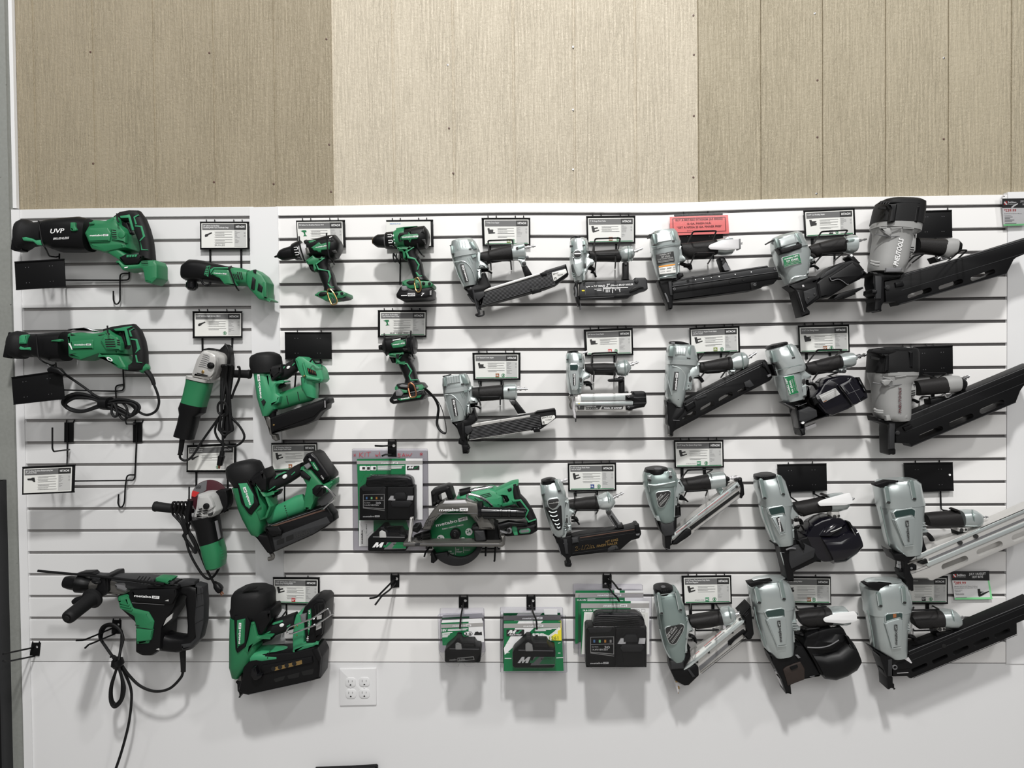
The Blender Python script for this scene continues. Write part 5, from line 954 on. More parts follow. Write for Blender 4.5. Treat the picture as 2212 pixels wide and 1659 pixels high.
b.c('card').pr([1738,960,1950,902,1972,960,1800,1080,1770,1085], 105, 110, 1, r=12).c('ink').tx('W=1"', 1760, 1000, 34, 111, -14, 90, .01).tx('25mm', 1830, 1010, 20, 111, -14, 80).pr([1778,1035,1810,1028,1812,1060,1805,1062,1800,1040,1788,1042,1790,1066,1784,1066], 109, 111, 0)
b.c('black').pr([1420,1200,1545,1170,1590,1240,1450,1280], 100, 116, 3).c('ink').pr([1440,1195,1470,1190,1475,1225,1445,1230], 108, 117, 0).pr([1498,1180,1530,1172,1535,1205,1505,1212], 108, 117, 0).c('black').pr([1570,970,1650,945,1670,990,1600,1015], 100, 114, 2)
b = M('nose', 'black'); b.pr([420,1190,640,1130,700,960,745,950,820,1130,830,1170,735,1240,745,1300,655,1395,660,1440,680,1500,620,1510,590,1400,480,1250], 62, 112, 5, r=6); b.c('dgrey').pr([575,1260,730,1235,742,1300,640,1390,600,1340], 104, 116, 3); b.tb(rl([(490,1280,100),(570,1390,104),(610,1400,106),(660,1580,106)], 8), 4).tb([560,1200,112,600,1380,112,660,1590,108], 3.5)
b.tb(rl([(640,1580,106),(600,1590,100),(640,1615,96),(730,1595,96),(722,1530,100)], 6), 3).c('mgrey').cy(530, 1190, 14, 105, 114, 1)
# ---- 2 brad nailer, top row
fr(1200, 450, 1440, 2212)
hanger('sign hanger above the slim top row brad nailer, card with a brown chip', [610,165,1590,155,1590,690,625,705], dict(title=['2" 18-Gauge Finish Nailer'], pic='nailer', chip=('rust','18.',.45), bul=3), [(762,705,765,860,36), (1210,690,1210,840,36)], [(740,855,790,605,1290,590,1240,850,150), (790, 1190, 815, 935, 1205, 925, 1185, 1195, 208)], mg=(.035,.06,.035,.05))
T('brad_nailer', 'slim silver brad nailer with a round black badge, top row', 'nailer', 450, 900, 85, AG)
M('exhaust_cap', 'black').lo([320,590,500,582, 294,605,540,600, 300,640,590,632], 85, [34,44,44], 2.2, dome=.1)
b = M('cap', 'silverp'); b.lo([300,630,590,620, 280,680,630,650, 285,780,650,760, 290,900,660,880], 85, [42,46,48,48], 2.8); b.c('silverd').pr([315,640,350,636,345,860,305,880], 120, 135, 3).pr([540,650,600,640,620,880,560,900], 112, 134, 3).c('ink').pr([285,735,345,735,345,760,290,760], 120, 137, 0).pr([540,725,590,720,592,745,545,750], 120, 136, 0)
b = M('body', 'silver'); b.lo([288,890,662,880, 275,1000,655,960, 300,1150,610,1130, 330,1330,590,1330, 380,1460,540,1450], 85, [46,44,42,38,30], 2.6)
b.c('silverp').pr([330,950,540,960,560,1080,545,1280,480,1360,430,1360,385,1260,350,1150], 116, 131, 6, r=20); b.pr([640,900,665,890,672,980,740,1005,785,1060,760,1120,700,1130,650,1190,640,1260,590,1310,600,1430,545,1440,550,1240,580,1180,580,1000], 55, 122, 6, r=10); b.c('ink').pr([580,1100,602,1090,615,1150,605,1190,570,1180], 112, 123, 1)
b.c('silverd').lines([320,1280,380,1310, 330,1320,390,1345, 335,1360,400,1385], 9, 122)
M('badge', 'silverp').cy(437, 905, 92, 120, 138, 4).c('ink').cy(437, 905, 72, 134, 140, 2).c('white').lines([375,902,505,898], 24, 141)
M('grip', 'grip').lo([660,850,680,985, 760,850,780,1060, 1000,838,1000,1060, 1230,822,1280,1070], 85, [24,26,26,27], 2.6).pr([680,960,790,980,790,1060,770,1040], 65, 105, 4)
b = M('tail', 'silver'); b.lo([1238,830,1262,985, 1290,800,1300,1060, 1370,760,1380,1070, 1450,752,1465,1060, 1510,760,1520,1040, 1560,850,1565,960], 85, [24,30,34,34,31,18], 2.3); b.c('silverd').tb([1440,755,110,1452,900,120,1455,1060,108], 2, 4).tb([1490,758,108,1505,900,117,1510,1050,106], 2, 4).c('ink').pr([1500,930,1530,910,1540,970,1510,985], 104, 116, 0)
plug(1550, 870, 1735, 795, 30, 90)
trig([650,1180,720,1200,780,1240], 7); trig([700,1270,770,1290,805,1370], 3.5)
M('magazine_arm', 'black').pr([1345,1070,1460,1065,1465,1400,1480,1430,1320,1440,1340,1320], 70, 100, 4, r=8).c('ink').cy(1405, 1110, 26, 96, 104, 1)
fr(1210, 550, 1430, 2212)
b = M('magazine', 'dgrey'); b.pr([400,620,600,590,1600,545,1630,495,1690,498,1850,495,1895,545,1910,740,1880,770,1790,790,1650,850,1560,880,1500,930,1180,950,430,965,385,880], 60, 106, 5, r=10)
b.c('black').pr([420,880,1200,860,1330,845,1560,860,1480,935,1180,955,430,968], 58, 108, 2).c('mgrey').li(440, 948, 1170, 918, 8, 109).c('mgrey').lines([550,660,550,870, 560,660,1610,590], 4, 107)
b.c('white').tx('NT 50AE2', 730, 705, 44, 107.5, -2, 245, .03, .25).tx('2"', 1000, 695, 60, 107.5, -2, 80, .03, .3).tx('(50mm) BRAD NAILER', 1095, 688, 38, 107.5, -3, 490, .02, .3).lines([930,722,1475,714, 745,752,900,748, 795,784,900,780, 570,690,590,725, 600,690,585,725, 610,690,650,690, 680,690,710,690, 930,745,1100,740, 1120,740,1310,745], 15, 107.5).lines([935,750,935,800, 1000,760,1000,820, 1035,760,1035,820, 1068,760,1068,815, 1135,760,1140,835, 1200,750,1205,780, 1290,755,1300,810], 14, 107.5)
b.c('yellow').pr([470,768,532,768,532,796,470,796], 100, 107.5, 0).c('black').pr([1500,810,1560,730,1650,690,1800,700,1820,720,1720,740,1640,780,1540,820], 100, 111, 3).c('slot').pr([1520,805,1600,735,1720,725,1640,770], 105, 112, 0).c('dgrey').cy(1660,575,44,100,112,3).c('ink').cy(1672,578,10,105,113,0)
b = M('nose', 'black'); b.pr([330,600,440,590,470,610,430,640,420,960,430,1040,445,1100,395,1115,375,1060,345,930,310,840,320,770,300,700], 65, 108, 4, r=5); b.c('gun').pr([385,650,415,640,415,900,390,900], 100, 112, 1).c('mgrey').tb([330,700,106,350,800,108,340,920,106], 3, 3).tb([415,1060,95,440,1150,92,450,1195,90], 4).c('silverp').pr([415,500,480,495,470,590,420,600], 80, 112, 2)
# ---- 3 finish nailer with warning label under the pink flyer
fr(1390, 450, 1710, 2212)
hanger('black sign hanger carrying a pink printed offer flyer', [460,100,1185,80,1190,500,520,520], None, [(1020,500,1050,760,20)], [(640,540,745,345,1090,335,1020,500,150), (700, 835, 770, 672, 1060, 665, 960, 830, 205)], tabs=(.2,.7))
T('offer_flyer', 'pink flyer with a maroon border and three lines of offer text', 'sign', 820, 230, 15)
M('flyer_sheet', 'pink').pr([392,128,1262,98,1280,375,400,408], 17.5, 18.5, 0).c('maroon').pr([432,152,1222,126,1236,342,440,370], 17.6, 19, 0, [[442,160,1214,135,1226,334,450,360]]).tx('BUY A METABO NT65ASM (A5 SERIES)', 480, 194, 32, 19.2, -2, 702, .022).tx('16 GA. FINISH NLR.', 652, 246, 30, 19.2, -2, 362, .022).tx('*GET A NP35A 23 GA. PINNER FREE*', 496, 304, 31, 19.2, -2, 678, .022).tx('$279.99', 650, 342, 13, 19.2, -2, 90)
M('clear_sleeve', 'clear2').pr([380,92,1258,58,1290,378,1270,384,392,410], 20.5, 21.2, 0)
T('finish_nailer', 'silver finish nailer with a white warning label, below the pink flyer', 'nailer', 350, 800, 85, AG)
b = M('cap', 'silver'); b.lo([130,372,450,326, 108,420,490,370, 100,520,530,490, 104,565,545,510, 112,645,540,580], 85, [42,48,52,52,50], 3.2); b.c('ink').pr([88,385,160,362,150,400,100,408], 60, 120, 3).pr([170,345,205,340,206,358,172,362], 90, 118, 1).pr([290,322,328,316,330,334,294,338], 90, 118, 1)
b.c('silverp').pr([188,372,405,345,428,485,205,520], 126, 139, 3, r=8); b.c('silverd').pr([130,380,172,374,205,540,160,548], 115, 136, 3).pr([415,335,455,328,500,480,440,490], 115, 136, 3).c('ink').pr([155,534,205,528,203,548,158,552], 120, 139, 0).pr([428,478,470,474,468,494,432,498], 120, 139, 0); b.c('silverd').lines([110,575,540,518], 5, 138)
b = M('body', 'silver'); b.lo([112,640,545,570, 130,760,560,700, 170,900,530,880, 210,1040,490,1020, 225,1070,488,1058], 85, [48,46,44,40,38], 2.7)
b.pr([540,540,570,560,590,690,640,740,640,780,545,800,480,810,460,700], 50, 120, 8, r=8).pr([490,820,540,810,548,960,500,985], 70, 120, 3, r=4); b.c('ink').cy(510,838,14,110,122,0,10); b.c('silverd').tb([240,1040,122,330,1020,128,480,990,124], 2, 4)
M('name_plate', 'ink').pr([190,685,450,638,470,790,210,832], 122, 133, 1, r=10); b = BUILDERS[-1]; b.c('lgrey').tx('metabo HPT', 245, 708, 24, 134, -9, 170, .02).tx('NT 65A5', 270, 742, 26, 134, -9, 130, .02).tx('2 1/2" FINISH NAILER', 215, 778, 20, 134, -9, 235, .01).lines([220,796,455,758, 222,812,450,776], 5, 134)
M('warning_label', 'card').pr([228,862,470,826,490,960,242,985], 122, 132, 1, r=6).c('orange').poly([228,862,470,826,474,846,230,884], 133).c('txtgrey').lines([245,905,330,895, 247,918,320,910, 350,890,420,880, 352,902,415,894, 440,876,475,872, 440,890,478,886, 250,950,325,942, 345,938,410,930, 440,915,478,910], 5, 133)
M('grip', 'grip').lo([545,530,580,690, 650,520,680,760, 900,490,910,760, 1075,470,1095,690], 85, [25,27,27,27], 2.6)
b = M('tail', 'silver'); b.lo([1075,470,1092,690, 1200,450,1200,705, 1310,445,1310,690, 1340,470,1345,650], 85, [28,29,29,22], 2.6); b.c('silverp').pr([1215,450,1260,420,1330,425,1345,460,1230,475], 70, 110, 4)
M('rafter_hook', 'wornsteel').pr([970,585,985,550,1010,535,1180,470,1450,455,1455,600,1250,625,1000,612], 122, 126, 1, r=8).c('mgrey').pr([1425,456,1452,454,1456,602,1430,604], 92, 127, 1).c('ink').lines([1455,520,1480,515, 1455,535,1478,532], 10, 110)
trig([545,820,640,850,690,850,705,915], 6); trig([600,870,660,880,700,920], 3)
M('magazine_arm', 'black').pr([1125,740,1160,722,1215,725,1310,920,1190,940], 66, 104, 5, r=10).c('mgrey').pr([1180,860,1230,800,1300,920,1215,930], 98, 105, 0).c('ink').cy(1175,770,18,100,107,1)
b = M('magazine', 'black'); b.pr([400,1090,560,1040,1855,850,1865,870,1880,880,1980,870,2020,990,2025,1040,1945,1130,1810,1150,1760,1190,1620,1225,440,1380,430,1200], 52, 106, 4, r=6)
b.c('dgrey').pr([440,1110,620,1075,1860,880,1975,875,2000,945,430,1165], 100, 110, 2).c('black').pr([430,1190,2010,950,2020,1040,440,1265], 100, 109, 2).c('mgrey').lines([560,1052,1850,862, 430,1165,2000,945], 5, 111); b.c('white'); [b.cy(x, y, 9, 104, 112, 0, 10) for x, y in ((778,1066),(895,1052),(1013,1034),(1130,1018),(1370,985),(1610,950))]
b.c('slot'); [b.cy(x, y, 22, 104, 111, 0, 14) for x, y in ((1300,1092),(1495,1062),(682,1178),(665,1085))]; b.c('mgrey'); [b.cy(x, y, 20, 104, 113, 1, 14, 11) for x, y in ((463,1205),(1665,1142),(1968,905))]; b.c('black').pr([1600,1110,1695,1095,1700,1200,1610,1215], 100, 110.5, 1)
b = M('nose', 'black'); b.pr([225,1070,490,1055,500,960,590,960,605,1010,520,1060,410,1110,440,1290,440,1440,435,1500,375,1515,365,1440,340,1380,240,1150], 64, 110, 4, r=5); b.c('dgrey').pr([370,1090,420,1080,435,1300,400,1300], 104, 114, 1).c('mgrey').cy(400, 1500, 26, 84, 108, 3, 14, 12).tb([320,1270,108,350,1330,110,370,1400,108],3,3)
# ---- 4 coil roofing nailer
fr(1640, 440, 1900, 1659)
hanger('sign hanger above the top row roofing nailer, card with a black chip', [612,100,1318,66,1335,435,632,470], dict(title=['1-3/4" Coil Roofing Nailer'], pic='coil', chip=('ink','PVF',.48), bul=4), [(735,480,738,560,34), (1042,620,1042,790,24)], [(745,555,860,385,1218,365,1165,450,150), (770,820,880,690,1160,675,1030,790,150)], tabs=(), mg=(.03,.05,.04,.05))
T('coil_nailer', 'silver roofing nailer with a green name plate and open black coil canister, top row', 'nailer', 420, 800, 85, AG)
b = M('cap', 'silver'); b.lo([200,470,500,398, 175,510,555,420, 180,610,610,530, 200,690,640,590], 85, [42,50,52,52], 3.2); b.c('silverp').pr([270,490,490,420,525,540,300,600], 126, 140, 3, r=10); b.c('silverd').pr([215,480,260,470,290,600,250,610], 115, 137, 3).pr([490,405,535,398,600,540,550,550], 115, 137, 3).c('ink').pr([155,515,215,478,222,498,170,528], 60, 120, 3)
M('cap_strap', 'black').pr([255,606,300,596,310,620,520,560,525,522,550,520,560,540,590,545,595,605,420,670,310,690,280,640], 110, 144, 4, r=6).c('slot').pr([470,590,590,560,590,600,475,630], 135, 145, 1).pr([310,640,430,610,432,650,318,675], 135, 145, 1)
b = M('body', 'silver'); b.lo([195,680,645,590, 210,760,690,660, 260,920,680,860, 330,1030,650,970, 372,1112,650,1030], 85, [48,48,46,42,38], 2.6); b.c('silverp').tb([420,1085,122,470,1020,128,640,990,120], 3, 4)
b.c('silver').pr([640,590,680,620,690,700,760,740,765,795,680,810,600,830,580,700], 50, 120, 8, r=8).pr([610,850,660,820,695,960,640,985], 70, 120, 3, r=5); b.c('ink').cy(640,852,10,110,122,0,8).cy(672,965,10,110,122,0,8)
M('name_plate', 'silverp').pr([318,738,555,680,590,820,348,885], 122, 134, 1, r=8).c('packgreen').pr([325,743,550,688,582,815,352,876], 130, 135, 0).c('white').tx('metabo HPT', 352, 775, 26, 136, -14, 200, .02).tx('NV 45AB2', 380, 805, 24, 136, -14, 165, .02).c('lgrey').tx('1 3/4" COIL NAILER', 370, 830, 16, 136, -14, 190).lines([355,850,570,796, 358,866,540,822], 4, 136)
M('grip', 'grip').lo([655,600,690,690, 740,560,770,750, 1000,490,1010,690, 1150,460,1175,665], 85, [25,27,27,27], 2.6).pr([680,650,770,690,800,740,760,748,700,705], 64, 106, 4)
b = M('tail', 'silver'); b.lo([1140,462,1172,672, 1260,432,1280,695, 1310,440,1325,665, 1335,480,1340,620], 85, [28,30,30,22], 2.6); b.c('silverd').pr(caps(1232,510,1300,498,20), 108, 118, 2).c('ink').pr(ell(1218,512,14,18,12), 110, 119, 0)
plug(1335, 520, 1482, 488, 18, 90, 'chrome')
trig([670,850,740,810,760,805], 5); trig([690,870,760,860,815,900], 4)
b = M('canister', 'black'); b.pr([860,1030,920,940,1030,850,1120,815,1290,770,1390,820,1500,960,1400,1040,1220,1130,970,1290,830,1310,790,1090], 45, 120, 8, r=16); b.pr([970,1010,1160,890,1300,800,1400,900,1440,990,1330,1050,1220,1110,1130,1050,1040,1040,990,1060], 112, 128, 5, r=14).c('mgrey').tb([970,1010,126,1000,1060,126,1080,1040,128,1140,1060,128,1210,1112,126,1230,1110,124], 1.3, 3).c('dgrey').pr([860,1030,920,940,1120,820,1190,820,1000,960], 100, 122, 2).c('wornsteel').pr([1440,920,1455,910,1500,950,1490,962], 110, 124, 1).c('slot').pr([1390,950,1440,900,1450,930,1420,980], 110, 123, 0)
M('canister_latch', 'black').pr([1222,735,1250,705,1290,700,1320,730,1400,820,1320,830], 70, 112, 4, r=8).c('white').cy(1275, 714, 18, 104, 114, 1)
M('door_flap', 'black').pr([1030,1300,1100,1240,1430,1145,1445,1165,1330,1230,1340,1245,1180,1310,1165,1285,1050,1322], 60, 112, 3)
b = M('nose', 'black'); b.pr([390,1125,650,1030,720,1010,855,1005,850,1030,800,1080,870,1160,840,1310,660,1430,705,1480,705,1525,590,1565,575,1510,530,1340,490,1200], 60, 116, 5, r=6); b.c('dgrey').pr([610,1210,780,1150,800,1270,660,1390,630,1330], 106, 120, 2, r=10).c('black').pr([500,1180,600,1190,660,1440,600,1480], 100, 124, 4).c('mgrey').lines([540,1220,620,1490], 5, 125).c('wornsteel').pr([590,1120,610,1115,625,1140,600,1150], 100, 118, 0).pr([735,1065,790,1050,780,1080,740,1085], 90, 116, 0).c('ink').cy(680,1300,14,110,122,1).cy(765,1248,14,110,122,1)
# ---- 5, 10 grey framing nailers with black tops
fr(1840, 410, 2212, 2212)
hanger('black blank sign hanger behind the grey framing nailer in the top right corner', [860,275,1288,262,1294,606,840,620], None, [(1080,610,1090,880,24)], [(715, 935, 800, 850, 935, 815, 780, 935, 190), (1236, 914, 1400, 775, 1480, 775, 1318, 925, 180)], tabs=(.88,))
T('framing_nailer', 'grey framing nailer with a black top, at the top right corner of the slat wall', 'nailer', 550, 700, 85, AG)
b = M('cap', 'rubber'); b.lo([390,140,840,150, 350,165,890,185, 320,250,890,270, 285,400,865,440, 278,432,858,466], 90, [52,62,64,64,64], 3.4)
b.pr([380,140,860,150,880,175,600,165,490,172,350,170], 144, 153, 2).c('black').pr([470,180,590,175,560,410,480,420,510,250], 146, 160, 4, r=8).pr([840,200,880,210,850,420,800,410], 140, 155, 4, r=8).c('slot').pr([350,215,440,222,436,250,345,240], 148, 155, 0); b.c('ink').lines([370,185,385,150, 400,185,420,152, 430,185,455,155, 460,185,490,158], 12, 154)
b = M('body', 'paintgrey'); b.lo([278,432,858,466, 265,480,850,550, 300,560,760,600, 285,700,730,720, 250,880,700,900, 235,960,680,980, 228,1010,660,1010, 232,1050,640,1080], 90, [62,62,56,55,54,54,52,48], 2.5)
b.lo([275,440,860,468, 262,500,850,555], 90, [65,64], 2.6); b.pr([735,560,830,540,840,640,830,780,780,840,700,850,720,740], 50, 128, 8, r=10).c('slot').lines([735,738,800,740, 733,766,798,770, 731,794,790,800], 14, 129).c('mgrey').tb([298,568,138,450,595,147,560,598,147,750,590,134], 1.6, 4)
b.c('paintgrey').tb([240,912,138,300,930,146,355,935,148], 4, 4).tb([238,940,138,300,965,146,350,970,148], 4, 4).pr([350,480,420,478,505,490,520,560,490,600,430,560], 142, 153, 4, r=8).lines([370,490,450,480, 500,490,640,485, 660,490,800,495], 12, 155, 3); b.c('mgrey').pr([440,1000,650,1000,640,1055,440,1058], 130, 142, 2, r=6).c('white').tx('PNEUTOOLS', 590, 980, 62, 147, -77.5, 360, .03, .2)
M('grip', 'grip').lo([820,620,835,805, 1000,630,1000,830, 1180,635,1170,850], 90, [28,30,30], 2.6)
b = M('tail', 'paintgrey'); b.lo([1165,635,1145,860, 1260,625,1200,890, 1330,635,1290,860], 90, [30,33,30], 2.5); b.c('black').lo([1330,635,1290,850, 1370,680,1350,800, 1388,750,1380,790], 90, [30,26,14], 2.4)
M('air_cap', 'chrome').tb([1105,885,110,1140,865,112,1165,890,112,1200,870,112,1225,880,110,1180,895,110,1130,900,110], 3, 3).c('ink').pr([1060,860,1240,850,1280,880,1100,930], 60, 104, 3)
trig([690,850,725,856,735,880], 4)
b = M('magazine', 'black'); b.pr([(540,1140),(660,1075),(1300,900),(2185,630),(2212,622),(2330,585),(2330,790),(2212,830),(2120,870),(2085,900),(1995,1080),(600,1485),(575,1440),(440,1440),(420,1180)], 60, 112, 4, [caps(745,1370,1000,1285,30), caps(1145,1260,1402,1175,30), caps(1555,1142,1815,1050,30)])
b.c('dgrey').lines([670,1110,2330,625, 640,1290,2330,780, 610,1470,1990,1075], 7, 113).c('mgrey').lines([680,1085,2330,600], 5, 113).c('black').pr([560,1190,660,1170,680,1230,570,1250], 108, 120, 3).c('dgrey').cy(465, 1255, 34, 108, 116, 2).c('ink').cy(465,1255,18,112,118,0)
b = M('nose', 'black'); b.pr([232,1050,640,1080,640,1130,420,1170,420,1440,390,1490,385,1565,350,1550,330,1560,290,1555,300,1440,280,1390,300,1360,258,1330,262,1280,290,1270,270,1200,275,1100], 62, 122, 5, r=6); b.c('dgrey').pr([300,1100,390,1110,380,1400,310,1400], 116, 128, 3).c('black').pr([258,1290,330,1285,330,1330,262,1335], 90, 130, 3, r=6)
# ---- 6 standard crown stapler, second row
fr(930, 750, 1230, 2212)
hanger('sign hanger above the second row wide stapler, card with an orange chip', [666,95,1432,92,1432,515,682,522], dict(title=['7/16" Standard Crown Stapler'], pic='stapler', chip=('rust','16.',.47), bul=4), [(800,520,800,620,30), (1128,515,1128,600,30)], [(790,640,762,535,1150,525,1160,590,150), (800, 922, 760, 800, 1110, 790, 1110, 915, 212)], mg=(.045,.06,.045,.05))
T('stapler', 'silver pneumatic stapler with ribbed black magazine, second row beside the wrist strap', 'nailer', 450, 800, 85, AG)
b = M('cap', 'silver'); b.lo([215,465,555,418, 195,500,590,440, 192,600,635,560, 205,690,640,620, 212,735,640,680], 85, [42,48,52,52,50], 3)
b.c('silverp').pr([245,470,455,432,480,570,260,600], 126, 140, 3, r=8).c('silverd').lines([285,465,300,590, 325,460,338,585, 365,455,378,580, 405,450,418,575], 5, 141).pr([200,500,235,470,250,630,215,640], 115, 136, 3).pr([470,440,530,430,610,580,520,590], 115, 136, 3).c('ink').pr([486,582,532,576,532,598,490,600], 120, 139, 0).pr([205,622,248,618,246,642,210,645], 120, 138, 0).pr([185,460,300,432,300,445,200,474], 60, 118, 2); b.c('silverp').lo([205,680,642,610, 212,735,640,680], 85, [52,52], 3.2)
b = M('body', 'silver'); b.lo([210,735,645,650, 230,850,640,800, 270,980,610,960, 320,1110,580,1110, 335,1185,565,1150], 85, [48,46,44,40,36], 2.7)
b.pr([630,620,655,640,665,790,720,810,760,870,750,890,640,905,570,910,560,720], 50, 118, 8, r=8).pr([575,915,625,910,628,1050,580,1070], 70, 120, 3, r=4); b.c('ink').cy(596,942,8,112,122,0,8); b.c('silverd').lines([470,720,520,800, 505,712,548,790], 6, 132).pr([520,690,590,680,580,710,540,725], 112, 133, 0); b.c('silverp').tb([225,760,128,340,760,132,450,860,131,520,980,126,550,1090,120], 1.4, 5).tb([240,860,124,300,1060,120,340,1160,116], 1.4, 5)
M('name_plate', 'ink').pr([332,822,390,812,436,1090,380,1102], 120, 134, 1).logo(420, 1090, 255, 135, -99.5, h=26)
M('grip', 'grip').lo([650,645,670,790, 780,630,790,860, 1000,610,1000,850, 1150,598,1170,830], 85, [25,27,28,27], 2.6)
b = M('tail', 'silver'); b.lo([1160,598,1172,830, 1260,580,1265,840, 1350,580,1360,835, 1375,620,1382,800], 85, [28,30,30,22], 2.6); b.c('silverd').pr(caps(1260,672,1340,665,22), 108, 118, 2).c('ink').pr(ell(1242,674,16,22,12), 110, 119, 0)
plug(1360, 665, 1552, 662, 28, 95)
trig([640,930,700,900,750,900], 5); trig([630,945,730,940,800,980], 3)
b = M('magazine_arm', 'black'); b.pr([1265,850,1350,840,1520,1050,1390,1065], 70, 100, 4); b.c('mgrey').pr([1250,845,1340,845,1350,910,1300,930], 90, 106, 2, r=8).c('ink').cy(1312, 888, 34, 100, 112, 2)
b = M('magazine', 'black'); b.pr([640,1260,730,1210,1650,1050,1700,1020,1970,980,1995,1000,2005,1130,1760,1310,1620,1330,600,1490], 55, 108, 5, r=8)
mlines(b, (660,1290,1740,1085), (610,1480,1760,1290), 8, .3, 6, 109.5, 'mgrey'); b.c('alu').pr([640,1245,730,1205,1590,1080,1585,1112,650,1278], 100, 111, 1).c('black').pr([1660,1045,1700,1018,1980,975,1990,1010,1700,1050], 90, 114, 2).c('card').pr([1758,1112,1960,1082,1985,1095,1985,1130,1870,1220,1780,1240], 105, 110, 1, r=12).c('ink').tx('W=7/16"', 1772, 1142, 30, 111, -9, 180, .01).tx('11mm', 1836, 1170, 20, 111, -9, 90).pr([1785,1185,1812,1182,1814,1222,1806,1222,1804,1195,1794,1195,1796,1224,1788,1224], 109, 111, 0)
b.c('alu').li(620, 1478, 1600, 1325, 8, 109.5).c('black').pr([1620,1290,1740,1270,1750,1350,1650,1360], 100, 116, 3).c('mgrey').cy(1660,1298,10,110,118,0,8).cy(1718,1290,10,110,118,0,8)
b = M('nose', 'black'); b.pr([330,1188,565,1150,600,1070,640,1070,690,960,720,1080,740,1120,730,1180,640,1255,650,1350,560,1440,570,1500,575,1560,600,1590,600,1700,510,1700,490,1560,440,1540,440,1470,470,1440,420,1300], 62, 112, 5, r=6); b.c('dgrey').pr([540,1260,650,1240,665,1330,590,1400,545,1360], 104, 116, 3).c('black').pr([485,1210,530,1205,540,1500,490,1480], 100, 118, 3).cy(604, 1612, 22, 90, 112, 2).pr([500,1560,595,1560,590,1660,510,1650], 80, 116, 3).c('mgrey').cy(412,1232,12,105,114,1)
# ---- 7 narrow crown stapler, second row, silver magazine
fr(1190, 690, 1430, 1659)
hanger('sign hanger above the second row narrow stapler, card with a dark red chip', [490,158,1222,130,1232,528,510,545], dict(title=['1/4" Narrow Crown Stapler'], pic='stapler', chip=('red','18.',.47), bul=3), [(615,545,620,650,28), (950,535,950,640,28)], [(605,650,615,505,990,492,965,640,150), (635, 925, 645, 755, 955, 750, 940, 910, 212)], mg=(.05,.07,.035,.05))
T('stapler', 'slim silver stapler with a bright aluminium magazine, second row', 'nailer', 350, 800, 85, AG)
M('exhaust_cap', 'black').lo([270,470,380,466, 242,478,405,474, 245,505,415,500], 85, [34,42,42], 2.2, dome=.08)
b = M('cap', 'silverp'); b.lo([235,505,430,498, 222,540,480,520, 222,640,505,620, 230,720,495,720], 85, [42,46,48,48], 2.8); b.c('silverd').pr([240,515,262,513,255,640,232,650], 115, 134, 2).pr([415,510,450,508,470,620,425,640], 112, 134, 2).c('ink').pr([232,592,262,590,262,606,234,608], 120, 136, 0).pr([425,588,460,586,460,602,428,604], 120, 136, 0)
b.c('wornsteel').ax(470, 500, 545, 480, [0,16,.4,22,.6,14,1,18], 85)
b = M('body', 'silver'); b.lo([228,715,500,715, 226,830,470,800, 240,960,440,950, 262,1090,430,1090, 275,1115,425,1108], 85, [47,45,42,36,32], 2.6)
b.c('silverp').pr([272,665,300,650,390,648,440,690,420,780,430,860,410,1040,380,1065,320,1060,300,1000,270,800], 116, 134, 5, r=10).c('glassgreen').pr([285,675,395,670,410,700,395,760,290,760], 128, 136, 1, r=8); b.c('silver').pr([470,740,510,740,520,780,580,810,595,850,570,880,520,890,490,930,480,1000,430,1010,420,900], 55, 122, 6, r=10).pr([425,1015,455,1012,455,1100,425,1105], 70, 122, 3, r=4); b.c('ink').pr([430,880,455,860,470,900,455,950,435,930], 114, 123, 1).cy(570,858,8,114,124,0,8).cy(450,970,8,114,123,0,8)
M('name_plate', 'ink').pr([325,812,370,808,370,978,332,985], 128, 137, 1).logo(360, 980, 165, 138, -90, h=20)
M('grip', 'grip').lo([510,660,520,770, 600,655,610,830, 800,650,800,830, 940,655,960,840], 85, [24,26,26,27], 2.6)
b = M('tail', 'silver'); b.lo([938,660,960,760, 970,640,985,830, 1030,610,1040,845, 1100,600,1110,850, 1140,610,1145,830, 1185,680,1190,745], 85, [24,30,33,33,30,18], 2.3); b.c('silverd').tb([1098,602,108,1108,720,119,1110,845,106], 2, 4).tb([1130,610,106,1142,720,115,1142,830,104], 2, 4)
plug(1165, 690, 1312, 635, 24, 90)
trig([490,950,560,945,600,990], 6); trig([520,985,590,990,612,1050], 3)
M('magazine_arm', 'black').pr([1015,860,1100,860,1105,1080,1160,1075,1165,1110,1020,1110], 70, 100, 4, r=6).pr([855,905,880,890,1080,870,1095,915,1060,930,870,935], 85, 112, 4, r=14).c('chrome').pr([1025,825,1090,825,1088,862,1028,862], 70, 100, 2)
b = M('magazine', 'alu'); b.pr([340,1125,450,1112,1200,1100,1225,1120,1225,1370,1170,1380,370,1382,350,1300], 60, 106, 4, r=5); b.c('silverp').pr([450,1140,1115,1130,1115,1205,450,1210], 100, 109, 2).pr([365,1240,1230,1222,1230,1270,365,1280], 100, 111, 2).c('mgrey').lines([450,1220,1200,1212, 365,1285,1220,1275], 10, 110).c('ink').pr([395,1290,500,1285,500,1345,400,1345], 104, 108, 0, r=8).poly([520,1284,760,1280,720,1342,520,1345], 107).poly([770,1300,1085,1292,1070,1340,750,1342], 107)
b.c('lgrey').tx('T', 412, 1330, 34, 108.5, 0, 24).tx('NARROW', 530, 1310, 20, 108.5, 0, 150).tx('1/4 x 1-1/2in', 530, 1336, 18, 108.5, 0, 170).c('white').tx('TOOL 18 GAUGE', 790, 1334, 22, 108.5, -1, 270, .03, .3).lines([800,1290,812,1270, 822,1290,834,1270, 844,1290,856,1270, 866,1290,878,1270, 888,1290,900,1270, 910,1290,922,1270, 932,1290,944,1270, 954,1290,966,1270], 8, 107.5); b.c('yellow').cy(420,1256,10,106,112,0,8)
